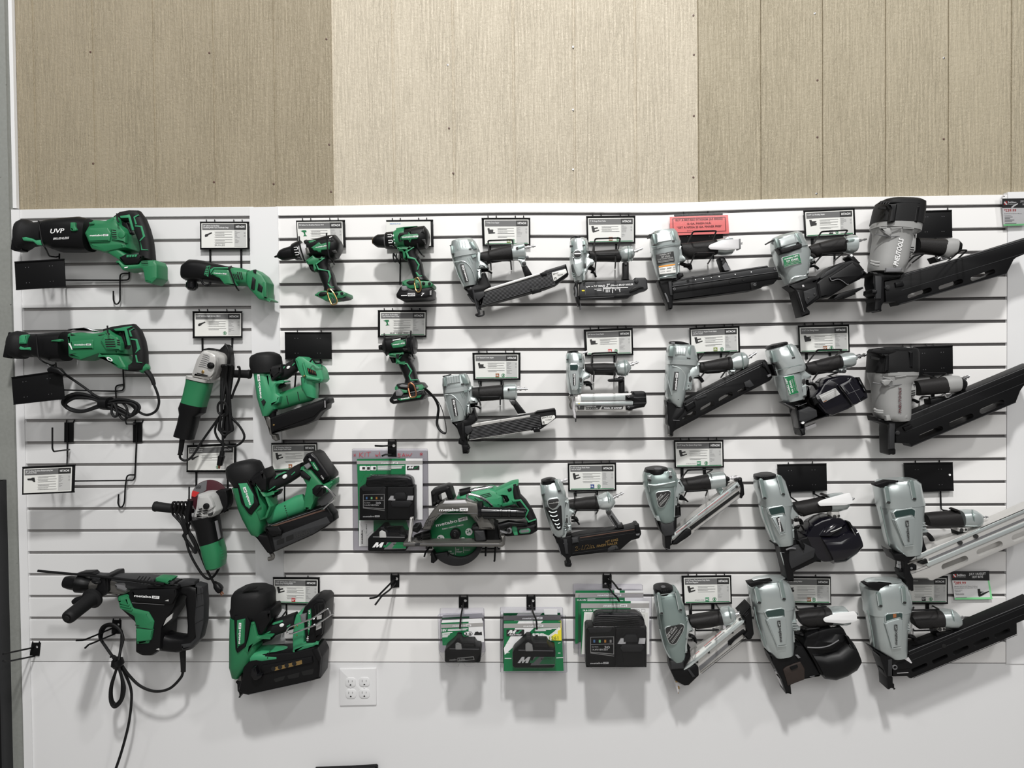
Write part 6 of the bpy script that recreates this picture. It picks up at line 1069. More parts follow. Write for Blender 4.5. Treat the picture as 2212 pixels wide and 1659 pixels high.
M('magazine_end', 'black').pr([1120,1135,1220,1120,1235,1080,1400,1075,1425,1100,1435,1250,1400,1310,1240,1340,1180,1368,1120,1350,1120,1290,1230,1280,1230,1215,1115,1205], 52, 114, 6, r=8).c('mgrey').cy(1163,1150,18,108,118,1,12,9).cy(1163,1312,18,108,118,1,12,9).lines([1240,1165,1420,1160, 1240,1250,1430,1246], 4, 115)
b = M('nose', 'wornsteel'); b.pr([330,1165,440,1150,445,1215,370,1225,360,1350,375,1420,375,1480,345,1470,325,1360,330,1300], 66, 104, 3, r=4); b.c('ink').pr([362,1480,382,1478,380,1530,366,1532], 78, 92, 0).c('gun').tb([290,1130,98,270,1160,100,300,1220,102,285,1270,102,310,1340,100], 3, 3).c('lgrey').pr([340,1120,400,1112,400,1150,340,1160], 70, 108, 2)
# ---- 8 angled finish nailer, second row
fr(1410, 690, 1690, 1787)
hanger('sign hanger above the angled finish nailer, card with an olive chip', [508,122,1198,92,1208,450,520,480], dict(title=['2-1/2" 15-Gauge Angled Finish Nailer', 'with Air Duster'], pic='nailer', chip=('olive','15.',.47), bul=4), [(620,480,625,580,26), (945,470,945,520,26)], [(620,575,720,455,1065,450,1010,510,150), (660,800,720,720,1010,700,940,800,150)], mg=(.025,.06,.04,.03))
T('finish_nailer', 'silver angled finish nailer with a long slotted black magazine, second row', 'nailer', 400, 800, 85, AG)
M('exhaust_cap', 'black').lo([240,302,400,308, 226,315,490,335, 235,345,490,355], 85, [30,44,44], 2.4, dome=.06).c('mgrey').pr([255,310,305,312,310,340,262,338], 124, 131, 1)
b = M('cap', 'silver'); b.lo([225,345,500,350, 205,380,560,365, 185,500,600,500, 185,560,610,570, 190,615,600,640], 85, [42,50,53,53,50], 3); b.c('silverp').pr([310,380,465,380,460,500,310,490], 128, 140, 3, r=8).c('silverd').lines([330,390,330,480, 360,390,358,478, 390,390,386,476, 420,390,416,478], 5, 141).pr([235,365,300,360,280,515,222,510], 115, 137, 3).pr([485,372,535,370,525,540,470,530], 115, 137, 3).c('ink').pr([222,505,280,510,278,525,226,520], 120, 139, 0).pr([470,525,522,530,520,545,475,542], 120, 139, 0); b.c('silverp').lo([185,560,612,575, 190,618,600,640], 85, [54,52], 3.2)
b = M('body', 'silver'); b.lo([185,625,580,640, 172,760,500,740, 165,950,460,940, 180,1060,430,1100, 215,1130,400,1190, 300,1200,390,1210], 85, [48,46,44,40,34,26], 2.6)
b.pr([580,640,640,590,650,720,655,760,640,790,580,800,550,840,545,960,530,985,455,975,480,780,500,640], 55, 122, 6, r=8); b.c('ink').pr([500,790,530,780,545,820,520,870,500,850], 114, 123, 1).cy(495,918,8,114,123,0,8).cy(630,770,9,114,123,0,8).pr([345,1085,360,1082,362,1105,348,1108], 114, 124, 0).pr([375,1080,390,1076,392,1098,378,1102], 112, 122, 0); b.c('silverd').lines([420,640,430,780, 445,645,460,790, 468,883,545,883], 5, 126); b.c('silverp').tb([270,640,128,380,680,131,450,790,128,420,980,124], 1.6, 5).tb([185,760,122,230,920,126,260,1040,122], 2, 4)
M('name_plate', 'ink').pr([302,722,360,722,335,975,278,975], 120, 133, 1).logo(325, 968, 230, 134, -84.5, h=28)
M('grip', 'grip').lo([640,592,645,735, 750,575,750,750, 900,545,910,740, 1060,512,1085,690], 85, [25,27,27,27], 2.6)
b = M('tail', 'silver'); b.lo([1062,515,1085,690, 1140,465,1160,700, 1240,450,1260,680, 1280,480,1295,650, 1310,530,1315,590], 85, [28,32,32,28,14], 2.4); b.c('silverd').tb([1225,455,110,1245,570,119,1250,680,108], 2, 4); b.c('silver').pr([1065,700,1150,690,1130,755,1090,765], 70, 104, 3, r=6).c('ink').cy(1108,735,20,100,106,0)
plug(1300, 545, 1430, 455, 22, 90)
trig([560,790,640,800,690,860], 6)
b = M('magazine', 'black'); b.pr([(420,1130),(760,945),(1510,560),(1548,552),(1575,580),(1655,760),(1655,800),(1620,845),(940,1195),(300,1535),(260,1500),(300,1360)], 55, 108, 4, [caps(440,1365,570,1290,30), caps(690,1240,820,1165,34), caps(945,1110,1070,1035,36), caps(1190,1000,1275,955,22)])
b.c('mgrey').lines([600,1050,1540,590, 570,1090,1480,650], 5, 109).c('slot').lines([620,1075,1500,640], 14, 108.8).c('dgrey').pr([590,1090,740,1030,745,1060,610,1110], 104, 112, 1).pr([1260,870,1340,830,1400,910,1340,940,1280,930], 104, 112, 1).c('black').pr([430,1190,570,1110,600,1200,480,1270], 100, 118, 4, r=10).pr([1520,585,1570,580,1655,770,1640,805,1550,665,1510,645], 100, 114, 3).c('mgrey').pr([1580,770,1630,750,1640,780,1590,800], 110, 118, 2)
b = M('nose', 'black'); b.pr([190,1120,310,1140,330,1220,400,1220,420,1130,470,1140,440,1280,330,1400,310,1530,280,1560,280,1610,240,1600,235,1480,210,1450,200,1200], 64, 110, 4, r=5); b.c('gun').tb(rl([(262,1500,100),(272,1590,100),(258,1605,100),(215,1592,100)], 6), 4).c('wornsteel').tb([225,1470,98,245,1560,98,255,1600,98], 2.5, 3).c('mgrey').tb([185,1180,100,225,1250,104,205,1340,104,230,1440,104], 3, 4).lines([280,1388,370,1392], 8, 111)
# ---- 9 coil siding nailer, second row
fr(1630, 690, 1900, 1723)
hanger('sign hanger above the second row coil nailer, card with an orange 15 chip', [600,90,1305,72,1315,445,615,465], dict(title=['2-1/2" Coil Siding Nailer'], pic='coil', chip=('rust','15°',.47), bul=5), [(718,465,720,550,32), (1040,455,1045,500,32)], [(735,590,870,418,1205,415,1120,500,150), (800, 835, 880, 725, 1150, 728, 1000, 785, 190)], mg=(.03,.06,.03,.04))
T('coil_nailer', 'silver coil nailer with a green name plate and a grey canister sticker, second row', 'nailer', 450, 800, 85, AG)
M('exhaust_cap', 'black').lo([240,345,420,308, 175,372,438,318, 162,408,440,340], 85, [34,46,46], 2.4, dome=.05).c('dgrey').lines([215,365,212,390, 270,350,272,378, 330,335,335,362, 390,322,396,348], 5, 132)
b = M('cap', 'silverp'); b.lo([190,405,480,335, 170,440,540,370, 200,560,600,480, 250,640,660,600, 290,700,675,660, 310,780,670,690], 85, [42,50,53,54,53,50], 3); b.c('silverd').pr([225,430,250,425,310,590,262,610], 118, 138, 3).pr([450,360,485,345,560,510,520,530], 118, 138, 3).c('ink').pr([258,595,310,585,312,605,262,612], 120, 140, 0).pr([515,525,558,512,560,532,520,542], 120, 140, 0); b.c('silverd').lines([285,705,665,615], 5, 139); b.c('black').pr([240,620,275,610,300,720,320,780,290,770,262,690], 70, 130, 2)
b = M('body', 'silver'); b.lo([275,785,640,720, 300,900,640,850, 360,1040,660,1000, 410,1145,665,1080], 85, [46,46,42,38], 2.6); b.pr([600,740,680,680,720,720,790,770,790,800,720,830,710,890,650,920,625,860], 52, 122, 6, r=6).pr([640,915,728,900,722,1060,665,1060], 66, 122, 3, r=4); b.c('ink').pr([655,830,690,812,708,850,695,890,655,880], 114, 123, 1).cy(715,1042,8,114,123,0,8).cy(776,792,8,114,123,0,8)
M('name_plate', 'silverp').pr([405,790,545,762,615,1015,478,1050], 122, 134, 1, r=6).c('packgreen').pr([412,795,540,769,608,1010,482,1042], 130, 135, 0).c('white').tx('metabo HPT', 500, 1020, 26, 136, -105, 220, .02).tx('NV 65AH2', 540, 1000, 26, 136, -105, 165, .02).c('lgrey').tx('2 1/2" COIL NAILER', 565, 985, 14, 136, -105, 170).lines([585,985,545,810, 600,990,570,860], 4, 136)
M('grip', 'grip').lo([680,610,710,720, 780,585,800,770, 1000,525,1010,735, 1150,492,1190,670], 85, [25,27,27,27], 2.6)
b = M('tail', 'silver'); b.lo([1160,492,1190,672, 1260,455,1300,670, 1340,460,1360,640], 85, [28,31,29], 2.4); b.lo([1335,485,1345,580, 1390,500,1395,560], 85, [18,16], 3).c('silver').pr([1165,690,1275,675,1262,730,1215,740], 70, 104, 3, r=6).c('ink').cy(1240, 712, 28, 96, 108, 1)
plug(1385, 520, 1540, 485, 28, 90)
trig([720,830,730,890,790,885,830,910,860,960], 5)
b = M('canister', 'purpleblack'); b.pr([900,990,960,880,1030,815,1150,785,1280,770,1340,770,1400,800,1460,790,1560,1000,1575,1085,1440,1160,1280,1250,1080,1330,980,1300,800,1080], 40, 122, 8, r=16); b.pr([1150,905,1300,830,1340,775,1420,880,1540,1060,1430,1165,1350,1190], 110, 134, 6, r=12).c('mgrey').lines([1200,905,1310,1020, 1300,860,1470,1140, 1280,1030,1450,960], 4, 135).c('black').pr([1410,800,1450,795,1560,1000,1530,1010], 110, 128, 2).c('mgrey').lines([1445,850,1470,895, 1500,945,1520,985], 8, 129)
b.c('col').pr([888,1050,1115,945,1182,1030,950,1148], 116, 124.5, 0, r=6).c('txtgrey').lines([905,1055,1100,968, 925,1085,1120,990, 935,1100,1140,1005, 945,1115,1150,1018, 955,1128,1155,1035], 4, 125).c('rust').poly([945,1132,995,1108,1000,1118,955,1142], 125)
M('canister_strap', 'black').pr([790,1080,850,1050,900,1160,830,1190], 100, 130, 4, r=8)
b = M('nose', 'gloss'); b.pr([410,1150,670,1090,730,920,760,920,780,1080,990,1290,1040,1330,860,1390,700,1445,700,1500,705,1590,650,1612,625,1540,600,1400,560,1230], 58, 116, 5, r=8); b.c('dgrey').pr([610,1260,760,1200,860,1250,870,1340,680,1430,620,1400], 108, 121, 3, r=14).c('mgrey').lines([600,1200,720,1150, 560,1190,620,1180], 5, 122).c('wornsteel').pr([690,1490,850,1425,858,1480,715,1532], 70, 80, 2, r=10).c('black').pr([620,1510,690,1500,708,1590,650,1608], 70, 122, 4, r=8).c('white').pr(ell(668,1425,22,16,12,-20), 108, 122, 0)
# ---- 10 second grey framing nailer
fr(1840, 720, 2212, 2212)
hanger('black blank sign hanger behind the second row grey framing nailer', [790,180,1298,158,1302,512,818,560], None, [(1040,540,1045,860,44)], [(1100,580,900,512,1225,512,1100,585,70), (870, 845, 910, 815, 1000, 812, 990, 845, 150)], tabs=(-.25,-.05,.34,.52))
T('framing_nailer', 'grey framing nailer with a black top, second row at the right-hand end', 'nailer', 500, 800, 85, AG)
b = M('cap', 'rubber'); b.lo([330,195,750,185, 265,205,790,200, 242,255,808,250, 235,400,812,420, 228,500,808,490, 300,560,720,560], 90, [52,62,64,65,64,60], 3.2)
b.pr([280,200,500,170,700,175,790,195,720,240,480,265,390,270,250,240], 120, 153, 3).c('black').pr([380,270,470,265,485,290,480,490,420,500,440,320], 146, 160, 4, r=8).pr([725,225,790,235,790,450,740,440], 140, 156, 4, r=8).c('slot').pr([250,290,360,320,355,345,248,330], 146, 155, 0).lines([370,205,430,205, 470,232,530,232, 555,202,610,202], 10, 154)
b = M('body', 'paintgrey'); b.lo([228,505,812,485, 235,570,810,560, 265,640,740,640, 275,700,730,700, 290,900,728,900, 300,1040,725,1040, 330,1090,720,1090, 450,1128,700,1110], 90, [64,62,56,55,54,54,52,48], 2.5)
b.lo([230,512,815,488, 238,545,812,540], 90, [66,65], 2.6); b.pr([730,660,805,610,840,700,840,790,800,830,735,850], 50, 128, 8, r=10).c('slot').lines([750,745,815,735, 755,772,815,762, 758,796,815,790], 14, 129).c('mgrey').tb([270,630,140,450,668,147,600,660,147,730,640,134], 1.6, 4)
b.c('paintgrey').tb([285,970,138,330,992,146,400,1000,148], 4, 4).tb([290,995,138,340,1015,146,400,1022,148], 4, 4).pr([385,600,470,585,540,600,500,630,480,660,430,680,390,640], 142, 153, 4, r=8).lines([400,560,500,580, 560,560,700,545], 12, 155, 3).pr([440,1060,490,1050,510,1120,450,1125], 132, 146, 3).pr([660,1050,720,1040,720,1090,670,1100], 132, 142, 3); b.c('mgrey').tx('PNEUTOOLS', 640, 1022, 42, 147, -90, 330, .02, .2).c('maroon').tx('PNEUTOOLS', 634, 1022, 30, 147.6, -90, 325, .005, .2)
M('grip', 'grip').lo([805,610,850,800, 1000,585,1000,790, 1195,560,1200,770], 90, [28,30,30], 2.6)
b = M('tail', 'paintgrey'); b.lo([1165,555,1195,770, 1260,540,1265,765, 1350,545,1350,750], 90, [30,33,32], 2.5); b.c('black').lo([1350,548,1350,745, 1410,575,1400,740, 1440,600,1440,700], 90, [31,30,20], 2.4).pr([1420,600,1475,735,1480,770,1390,790,1400,740], 60, 100, 4)
plug(1420, 590, 1508, 550, 24, 90); M('pivot_wire', 'chrome').tb([1160,800,110,1200,780,114,1210,820,112,1260,800,112,1275,790,110,1230,825,108], 3, 3)
trig([740,850,800,860,850,885], 5); M('magazine_bracket', 'black').pr([1010,850,1140,820,1400,770,1400,850,1020,920], 60, 100, 4)
b = M('magazine', 'black'); b.pr([(560,1230),(760,1035),(1380,780),(2212,435),(2330,385),(2330,600),(2212,680),(2170,740),(2110,895),(775,1460),(740,1420),(570,1410)], 60, 112, 4, [caps(895,1330,1140,1225,34), caps(1280,1170,1530,1065,34), caps(1675,1000,1930,890,34)])
b.c('dgrey').lines([740,1130,2330,470, 700,1260,2330,590, 780,1445,2110,885], 7, 113).c('mgrey').lines([760,1050,2330,400], 5, 113).c('black').pr([660,1210,770,1170,790,1200,690,1255], 108, 120, 3).c('dgrey').cy(592, 1280, 30, 108, 116, 2).c('ink').cy(592,1280,16,112,118,0)
b = M('nose', 'black'); b.pr([305,1070,360,1110,500,1130,720,1100,740,1140,560,1240,560,1480,572,1495,570,1550,545,1565,520,1552,490,1568,475,1550,465,1250,470,1180,320,1130], 62, 122, 5, r=6); b.c('dgrey').pr([480,1160,560,1150,550,1480,485,1490], 116, 128, 3)
# ---- 11 finish nailer, third row
fr(1140, 980, 1400, 1659)
hanger('sign hanger above the third row finish nailer, card with a navy blue chip', [550,140,1218,132,1222,505,558,515], dict(title=['2-1/2" 16-Gauge Finish Nailer', 'with Air Duster'], pic='nailer', chip=('navy','16.',.46), bul=4), [(660,515,662,590,26), (955,510,955,570,30)], [(650, 615, 640, 540, 945, 528, 930, 575, 150), (640,860,670,780,970,778,940,830,150)], mg=(.035,.05,.035,.04))
T('finish_nailer', 'silver finish nailer with ribbed black side panel, right of the circular saw', 'nailer', 350, 700, 85, AG)
M('exhaust_cap', 'black').lo([230,348,350,332, 182,365,388,345, 182,410,395,385], 85, [30,42,42], 2.4, dome=.06).c('slot').pr([250,355,330,340,300,370], 120, 129, 0)
b = M('cap', 'silver'); b.lo([172,418,455,360, 168,450,480,400, 180,560,520,530, 195,620,530,590], 85, [40,46,50,50], 2.8); b.c('silverd').pr([180,440,200,435,225,570,190,575], 112, 134, 2).pr([370,375,410,362,465,520,420,530], 112, 136, 2).c('silverp').tb([405,365,130,430,420,136,470,510,134], 2, 4).c('ink').pr([195,560,230,555,232,574,198,578], 116, 137, 0).pr([415,508,452,500,456,522,420,530], 116, 138, 0)
b.c('wornsteel').ax(440, 385, 550, 350, [0,22,.4,24,.45,16,.6,24,.8,22,1,10], 85)
b = M('body', 'silver'); b.lo([195,610,535,590, 215,740,555,700, 250,860,550,830, 300,1000,520,980, 345,1100,530,1080, 380,1130,500,1120], 85, [50,48,46,42,36,28], 2.6); b.pr([480,1050,540,1030,545,1080,520,1155,480,1165,450,1120], 70, 112, 3, r=6)
b.pr([520,640,570,660,580,760,645,790,655,830,600,860,585,890,590,980,545,1000,500,900,490,760], 55, 122, 6, r=8).pr([540,985,600,980,605,1070,550,1075], 66, 120, 3, r=4); b.c('ink').pr([525,890,550,885,555,960,530,950], 114, 123, 1); b.cy(632,832,8,114,124,0,8).cy(542,858,8,114,124,0,8).cy(558,1015,8,112,121,0,8)
b.c('rubber').pr([240,745,280,750,340,780,400,760,440,710,465,715,480,980,465,1050,420,1065,380,1040,300,870], 116, 134, 4, r=12).c('silver'); [b.tb([x-w,y-8,135.5,x-w*.4,y+10,137,x+w*.5,y+8,137,x+w,y-8,135.5],2.2,4) for x, y, w in ((345,800,55),(360,855,50),(385,915,42),(405,970,32),(425,1015,22))]; b.lines([320,990,350,1000, 330,1010,365,1022, 345,1035,380,1045, 490,980,530,965, 490,1000,535,985, 485,1025,535,1010], 6, 122, 3)
M('badge', 'silverp').pr([265,640,300,615,420,600,445,640,435,710,390,765,340,780,290,750,262,690], 126, 140, 4, r=16).c('ink').pr([280,648,305,630,415,615,430,645,420,705,380,750,340,762,300,740,278,690], 134, 142, 1, r=16); BUILDERS[-1].logo(292, 695, 140, 143, -9, ink='lgrey')
M('grip', 'grip').lo([555,640,580,750, 650,625,670,775, 800,600,810,765, 945,588,985,765], 85, [24,26,26,27], 2.6)
b = M('tail', 'silverp'); b.lo([945,590,985,760, 1000,565,1030,770, 1060,535,1090,770, 1110,525,1140,765, 1160,560,1175,740, 1195,620,1205,680], 85, [26,32,34,33,26,14], 2.2); b.c('silverd').tb([1095,525,108,1115,640,119,1125,765,106], 2, 4).tb([1120,540,106,1140,650,116,1148,750,104], 2, 4).c('silver').pr([1075,770,1150,755,1140,800,1095,820], 70, 100, 2, r=5)
plug(1180, 605, 1320, 540, 24, 90)
trig([600,880,660,890,680,930], 6); trig([600,930,670,930,712,978], 3)
M('magazine_arm', 'mgrey').pr([1085,790,1150,780,1290,980,1220,1030,1180,980,1090,840], 70, 100, 4, r=6).c('slot').pr([1135,860,1160,850,1245,970,1210,990], 96, 101, 0).c('ink').cy(1120, 814, 28, 96, 106, 2).c('black').pr([1225,990,1315,978,1330,1030,1230,1050], 70, 108, 3, r=6)
b = M('magazine', 'black'); b.pr([560,1160,720,1120,1350,1030,1470,1000,1490,975,1530,972,1560,1060,1568,1110,1540,1170,1430,1200,1380,1240,1280,1330,1100,1360,600,1420,570,1300], 52, 108, 5, r=10)
b.c('brown').li(720, 1160, 1470, 1045, 12, 109.5).c('dgrey').pr([600,1160,700,1150,710,1230,610,1245], 104, 114, 3, r=6).lines([720,1200,1480,1090, 620,1375,1090,1310], 4, 109).pr([1100,1310,1160,1270,1230,1265,1260,1320,1100,1355], 104, 112, 3, r=10).c('ink').cy(1228,1300,20,104,114,1).c('mgrey').pr([1490,1110,1545,1100,1540,1125,1500,1132], 104, 111, 1)
b.c('brass').tx('2-1/2in.', 650, 1340, 58, 110, -9, 280, .015, .3).tx('NT 65M2', 1075, 1232, 34, 110, -11, 175, .012, .2).tx('FINISH NAILER', 950, 1292, 34, 110, -9, 290, .012, .3); b.c('black').tx('2-1/2in.', 655, 1336, 50, 110.6, -9, 268, 0, .3).pr([1480,985,1535,972,1545,1060,1490,1075], 100, 114, 2)
b = M('nose', 'black'); b.pr([345,1110,480,1160,530,1140,610,1120,620,1230,600,1420,580,1440,580,1500,600,1510,600,1545,570,1562,530,1560,510,1535,535,1510,520,1440,450,1380,380,1180], 64, 110, 4, r=5); b.c('dgrey').pr([490,1180,540,1180,560,1380,520,1380], 104, 115, 1).c('black').lo([505,1520,608,1518, 510,1545,600,1548], 90, [14,13], 2.3).c('mgrey').tb([400,1180,106,430,1300,108,470,1400,106], 2.4, 3).tb([495,1240,112,520,1236,112,545,1250,112], 2, 3)
# ---- 12 strap nailer with silver strip, third row
fr(1370, 940, 1630, 1659)
hanger('sign hanger above the third row strap nailer, card with a green MC chip', [548,78,1230,72,1238,440,558,450], dict(title=['1-1/2" Strap-Tite System Strip Nailer'], pic='nailer', chip=('lgreen','MC',.45), bul=4, extra=((.22,.9,.035,.2,'STRAP-TITE','txtgrey'),)), [(660,450,662,600,40), (968,450,972,540,40)], [(650, 595, 740, 480, 1085, 470, 995, 530, 150), (690, 840, 720, 775, 1010, 760, 985, 835, 200)], mg=(.03,.05,.03,.04))
T('strap_nailer', 'grey green strap nailer with a round black cap and silver magazine, third row', 'nailer', 380, 800, 85, AG)
M('exhaust_cap', 'black').lo([230,440,400,434, 150,460,455,446, 138,495,462,470, 150,535,455,500], 85, [34,48,50,50], 2.2, dome=.03).c('mgrey').pr(ell(330,462,50,14), 128, 133, 0)
b = M('cap', 'silverd'); b.lo([130,505,530,460, 118,560,570,520, 125,680,590,640, 130,700,590,670], 85, [44,52,54,52], 2.8); b.c('silver').pr([190,560,240,550,240,620,200,635], 122, 139, 3, r=8).pr([470,500,520,490,530,570,485,590], 116, 138, 3, r=8).c('ink').pr(ell(212,622,24,16,12), 128, 141, 0).pr(ell(502,575,24,16,12), 124, 140, 0); b.c('silver').tb([190,680,138,300,690,140,450,665,138,560,640,130], 3, 4).lines([195,640,210,780], 5, 138)
b = M('body', 'silverd'); b.lo([128,690,592,660, 165,800,575,770, 210,960,560,940, 260,1080,555,1050, 310,1170,555,1140, 350,1200,540,1170], 85, [50,48,46,42,38,32], 2.7); b.c('silver').tb([150,740,124,210,960,124,290,1140,120], 2, 4).tb([560,700,126,560,900,124,552,1130,118], 2, 4).pr([310,1120,340,1115,370,1190,320,1180], 100, 124, 2)
b.c('silver').pr([600,615,640,620,700,720,700,800,640,830,600,960,560,980,555,800], 52, 120, 7, r=8); b.c('ink').cy(625,815,9,112,122,0,8).cy(588,858,9,112,122,0,8)
M('badge', 'silverp').pr([290,800,320,775,480,755,515,780,505,840,420,990,370,1010,330,990], 124, 136, 3, r=18).c('ink').pr([300,808,325,787,475,768,503,786,495,838,412,980,370,997,340,980], 132, 138, 0, r=16).c('lgrey').tx('metabo HPT', 318, 890, 16, 139, -48, 100, .02).tx('NR 38AK', 345, 900, 20, 139, -48, 90, .02).lines([335,910,440,800, 345,950,480,810, 350,965,470,850, 355,980,450,880], 4, 139)
M('grip', 'grip').lo([635,605,700,770, 800,580,820,770, 950,550,960,755, 1010,535,1045,745], 85, [26,28,28,27], 2.6)
b = M('tail', 'silver'); b.lo([1005,535,1045,745, 1100,515,1120,735, 1220,500,1240,715, 1250,560,1260,710], 85, [28,31,31,24], 2.5).c('silverd').pr([1140,735,1200,720,1235,760,1190,830], 66, 100, 3); b.c('black').lo([1220,500,1240,712, 1250,540,1262,700], 86, [32,28], 2.5).lo([1250,560,1255,650, 1300,570,1300,630], 88, [16,14], 2.5)
plug(1295, 595, 1450, 575, 24, 92, 'wornsteel')
M('trigger', 'black').pr([630,830,660,825,740,900,752,930,700,905,625,900], 64, 100, 4, r=8)
b = M('magazine', 'alu'); b.pr([510,1410,530,1370,600,1300,1400,660,1440,640,1475,700,1480,840,800,1360,720,1410,590,1500,520,1440], 58, 104, 4); b.c('silverp').pr([515,1400,560,1340,1430,645,1462,700,520,1440], 100, 110, 2).c('slot').pr([760,1270,1440,770,1460,800,790,1310], 100, 106, 0).c('red').lines([580,1345,720,1240, 880,1105,1300,785], 4, 111).c('mgrey').lines([1340,770,1420,705, 640,1310,780,1200], 16, 110.8).lines([830,1320,1470,850], 6, 105).c('card').tx('PNEUMATIC STRIP', 640, 1300, 18, 111.4, -39, 300)
b.c('black').pr([530,1480,700,1310,740,1290,790,1310,790,1370,740,1410,590,1510,530,1515], 96, 114, 4, r=8).c('ink').cy(1415,712,18,100,112,0).c('white').pr(ell(552,1362,20,18,10), 104, 112, 0)
M('magazine_end', 'black').pr([1415,610,1490,590,1495,640,1515,690,1525,820,1480,880,1465,860,1480,720,1440,650], 55, 114, 5, r=6)
b = M('nose', 'black'); b.pr([310,1180,550,1160,560,980,640,960,650,1120,590,1150,590,1280,530,1360,510,1480,530,1515,500,1530,500,1580,440,1590,430,1560,420,1410,350,1300], 62, 112, 5, r=6); b.c('dgrey').pr([350,1200,550,1190,560,1380,420,1400,370,1300], 106, 116, 3, r=8).c('mgrey').lines([565,1118,640,1112, 430,1560,500,1580], 6, 113)
# ---- 13 coil nailer with white hook, third row
fr(1600, 980, 1880, 1659)
hanger('black blank sign hanger above the third row coil nailer', [470,145,1100,130,1108,468,490,488], None, [(630,480,632,560,26), (940,480,940,520,26)], [], tabs=(.23,.72), wires=([632,550,8,735,622,48,740,640,50],[940,515,8,1010,552,46,1040,556,48]))
T('coil_nailer', 'silver coil nailer with a dark glossy round canister and white rafter hook, third row', 'nailer', 400, 800, 85, AG)
M('exhaust_cap', 'black').lo([240,258,410,244, 175,280,432,252, 172,312,440,278, 190,332,420,295], 85, [32,44,44,44], 2.3, dome=.03).c('dgrey').lines([275,285,278,310, 300,282,303,308, 325,278,328,304], 5, 130)
def coil_body(cs, bs, pk, win, pan, lg, lgang, lgw, ink='white', plate=True):
    b = M('cap', 'silver'); b.lo(cs, 88, [44]+[54]*(len(cs)//4-1), 3); pockets(b, pk, 144)
    b = M('body', 'silver'); b.lo(bs, 88, [54, 52, 50, 46, 40][:len(bs)//4] if len(bs)//4 <= 5 else 50, 2.7)
    b.c('silverd').tb([bs[0]+20, bs[1], 122, bs[4]+20, bs[5], 124, bs[8]+24, bs[9], 122, bs[12]+20, bs[13], 118], 2, 4).c('silverp').pr(win, 126, 143, 3, r=10).c('glassgreen').pr(inset(prs(win), 14), 138, 145, 0, r=8).c('silver').pr(pan, 126, 146, 4, r=8).c('silverp').li(pan[-4], pan[-3], pan[-2], pan[-1], 6, 147)
    if plate: M('name_plate', 'ink').pr(lg[2:], 140, 148, 0)
    (M('word_mark', 'white') if not plate else BUILDERS[-1]).logo(lg[0], lg[1], lgw, 149, lgang, ink=ink, back='ink' if ink == 'white' else 'silverp', h=lgw*.13)
    return b
b = coil_body([180,330,500,275, 185,420,540,330, 240,580,600,520, 245,660,640,625], [245,665,640,620, 275,800,620,760, 340,980,640,960, 400,1120,650,1080, 440,1165,650,1130], [265,345,310,570, 495,300,548,520], [345,710,360,690,540,655,570,690,585,790,540,770,400,800,375,790], [385,815,410,800,545,778,585,830,580,1020,500,1040], [520,1000,455,825,492,808,550,990,515,1005], -98, 175)
b.c('silver').pr([640,620,665,660,690,720,750,790,750,820,690,830,690,960,640,970,610,860], 52, 122, 6, r=8).pr([640,975,690,965,692,1105,655,1110], 66, 120, 3, r=4).c('ink').pr([620,860,650,835,685,850,670,900,630,900], 114, 124, 1).cy(742,815,8,114,123,0,8).cy(660,940,8,114,123,0,8).cy(680,1085,8,112,121,0,8)
M('grip', 'grip').lo([660,630,700,740, 760,610,790,800, 900,585,910,765, 1060,545,1140,735], 88, [26,28,28,28], 2.6).pr([1050,540,1075,520,1110,525,1125,560], 80, 110, 4, r=6).pr([740,760,800,770,800,800,780,805], 70, 110, 3)
b = M('tail', 'silver'); b.lo([1105,525,1140,735, 1200,505,1230,740, 1300,500,1330,715, 1345,540,1370,680], 88, [28,31,31,22], 2.4); b.c('alu').pr([1155,745,1265,740,1275,800,1240,840,1190,835,1160,800], 74, 110, 3, r=8).c('ink').cy(1205, 808, 24, 100, 112, 1).cy(1258,798,16,100,112,1)
M('rafter_hook', 'white').pr([990,630,1010,610,1060,590,1330,515,1400,505,1430,580,1440,640,1330,660,1020,672,1000,655], 124, 128, 1, r=10)
b = M('air_plug', 'chrome'); b.ax(1415, 585, 1456, 572, [0,14,.4,18,1,8], 90)
trig([690,850,760,850,780,900], 6); trig([700,940,770,920,808,975], 3)
b = M('canister', 'purpleblack'); b.pr([840,1060,880,1000,940,910,1050,850,1160,820,1300,830,1360,870,1480,1080,1520,1190,1440,1260,1300,1340,1150,1390,1080,1395,980,1350,900,1200], 40, 118, 8, r=18)
b.lo([940,990,1150,1390, 1160,995,1290,1370, 1300,930,1430,1270, 1400,900,1510,1190], 80, [58,60,58,50], 2.6); b.lo([900,1010,1160,1000, 960,910,1250,950, 1060,850,1330,880], 80, [50,54,46], 2.4).c('lgrey').tb([1150,1000,140,1200,985,142,1290,945,138], 1.6, 3).c('black').pr([1370,870,1405,875,1520,1085,1490,1105], 100, 130, 3).c('mgrey').lines([1420,955,1440,985, 1435,985,1455,1015, 1450,1015,1470,1045], 8, 131).c('black').pr([1380,1280,1440,1260,1435,1330,1410,1342,1340,1300], 70, 112, 3)
b = M('nose', 'black'); b.pr([430,1165,650,1120,700,960,720,965,750,1090,860,1060,940,1150,1040,1390,960,1390,680,1520,690,1640,600,1640,580,1530,500,1200], 60, 116, 5, r=8); b.c('dgrey').pr([620,1200,800,1140,960,1220,940,1330,650,1480,620,1380], 108, 122, 3, r=16).c('mgrey').tb([580,1230,124,640,1210,126,700,1215,124], 3, 4).lines([520,1260,560,1270, 700,1500,780,1470, 800,1460,860,1440], 6, 122).c('black').pr([770,1100,830,1180,810,1240,780,1200,720,1110], 100, 130, 3, r=6).c('silverp').tb([510,1260,112,570,1450,112,610,1600,110], 2.5, 3)
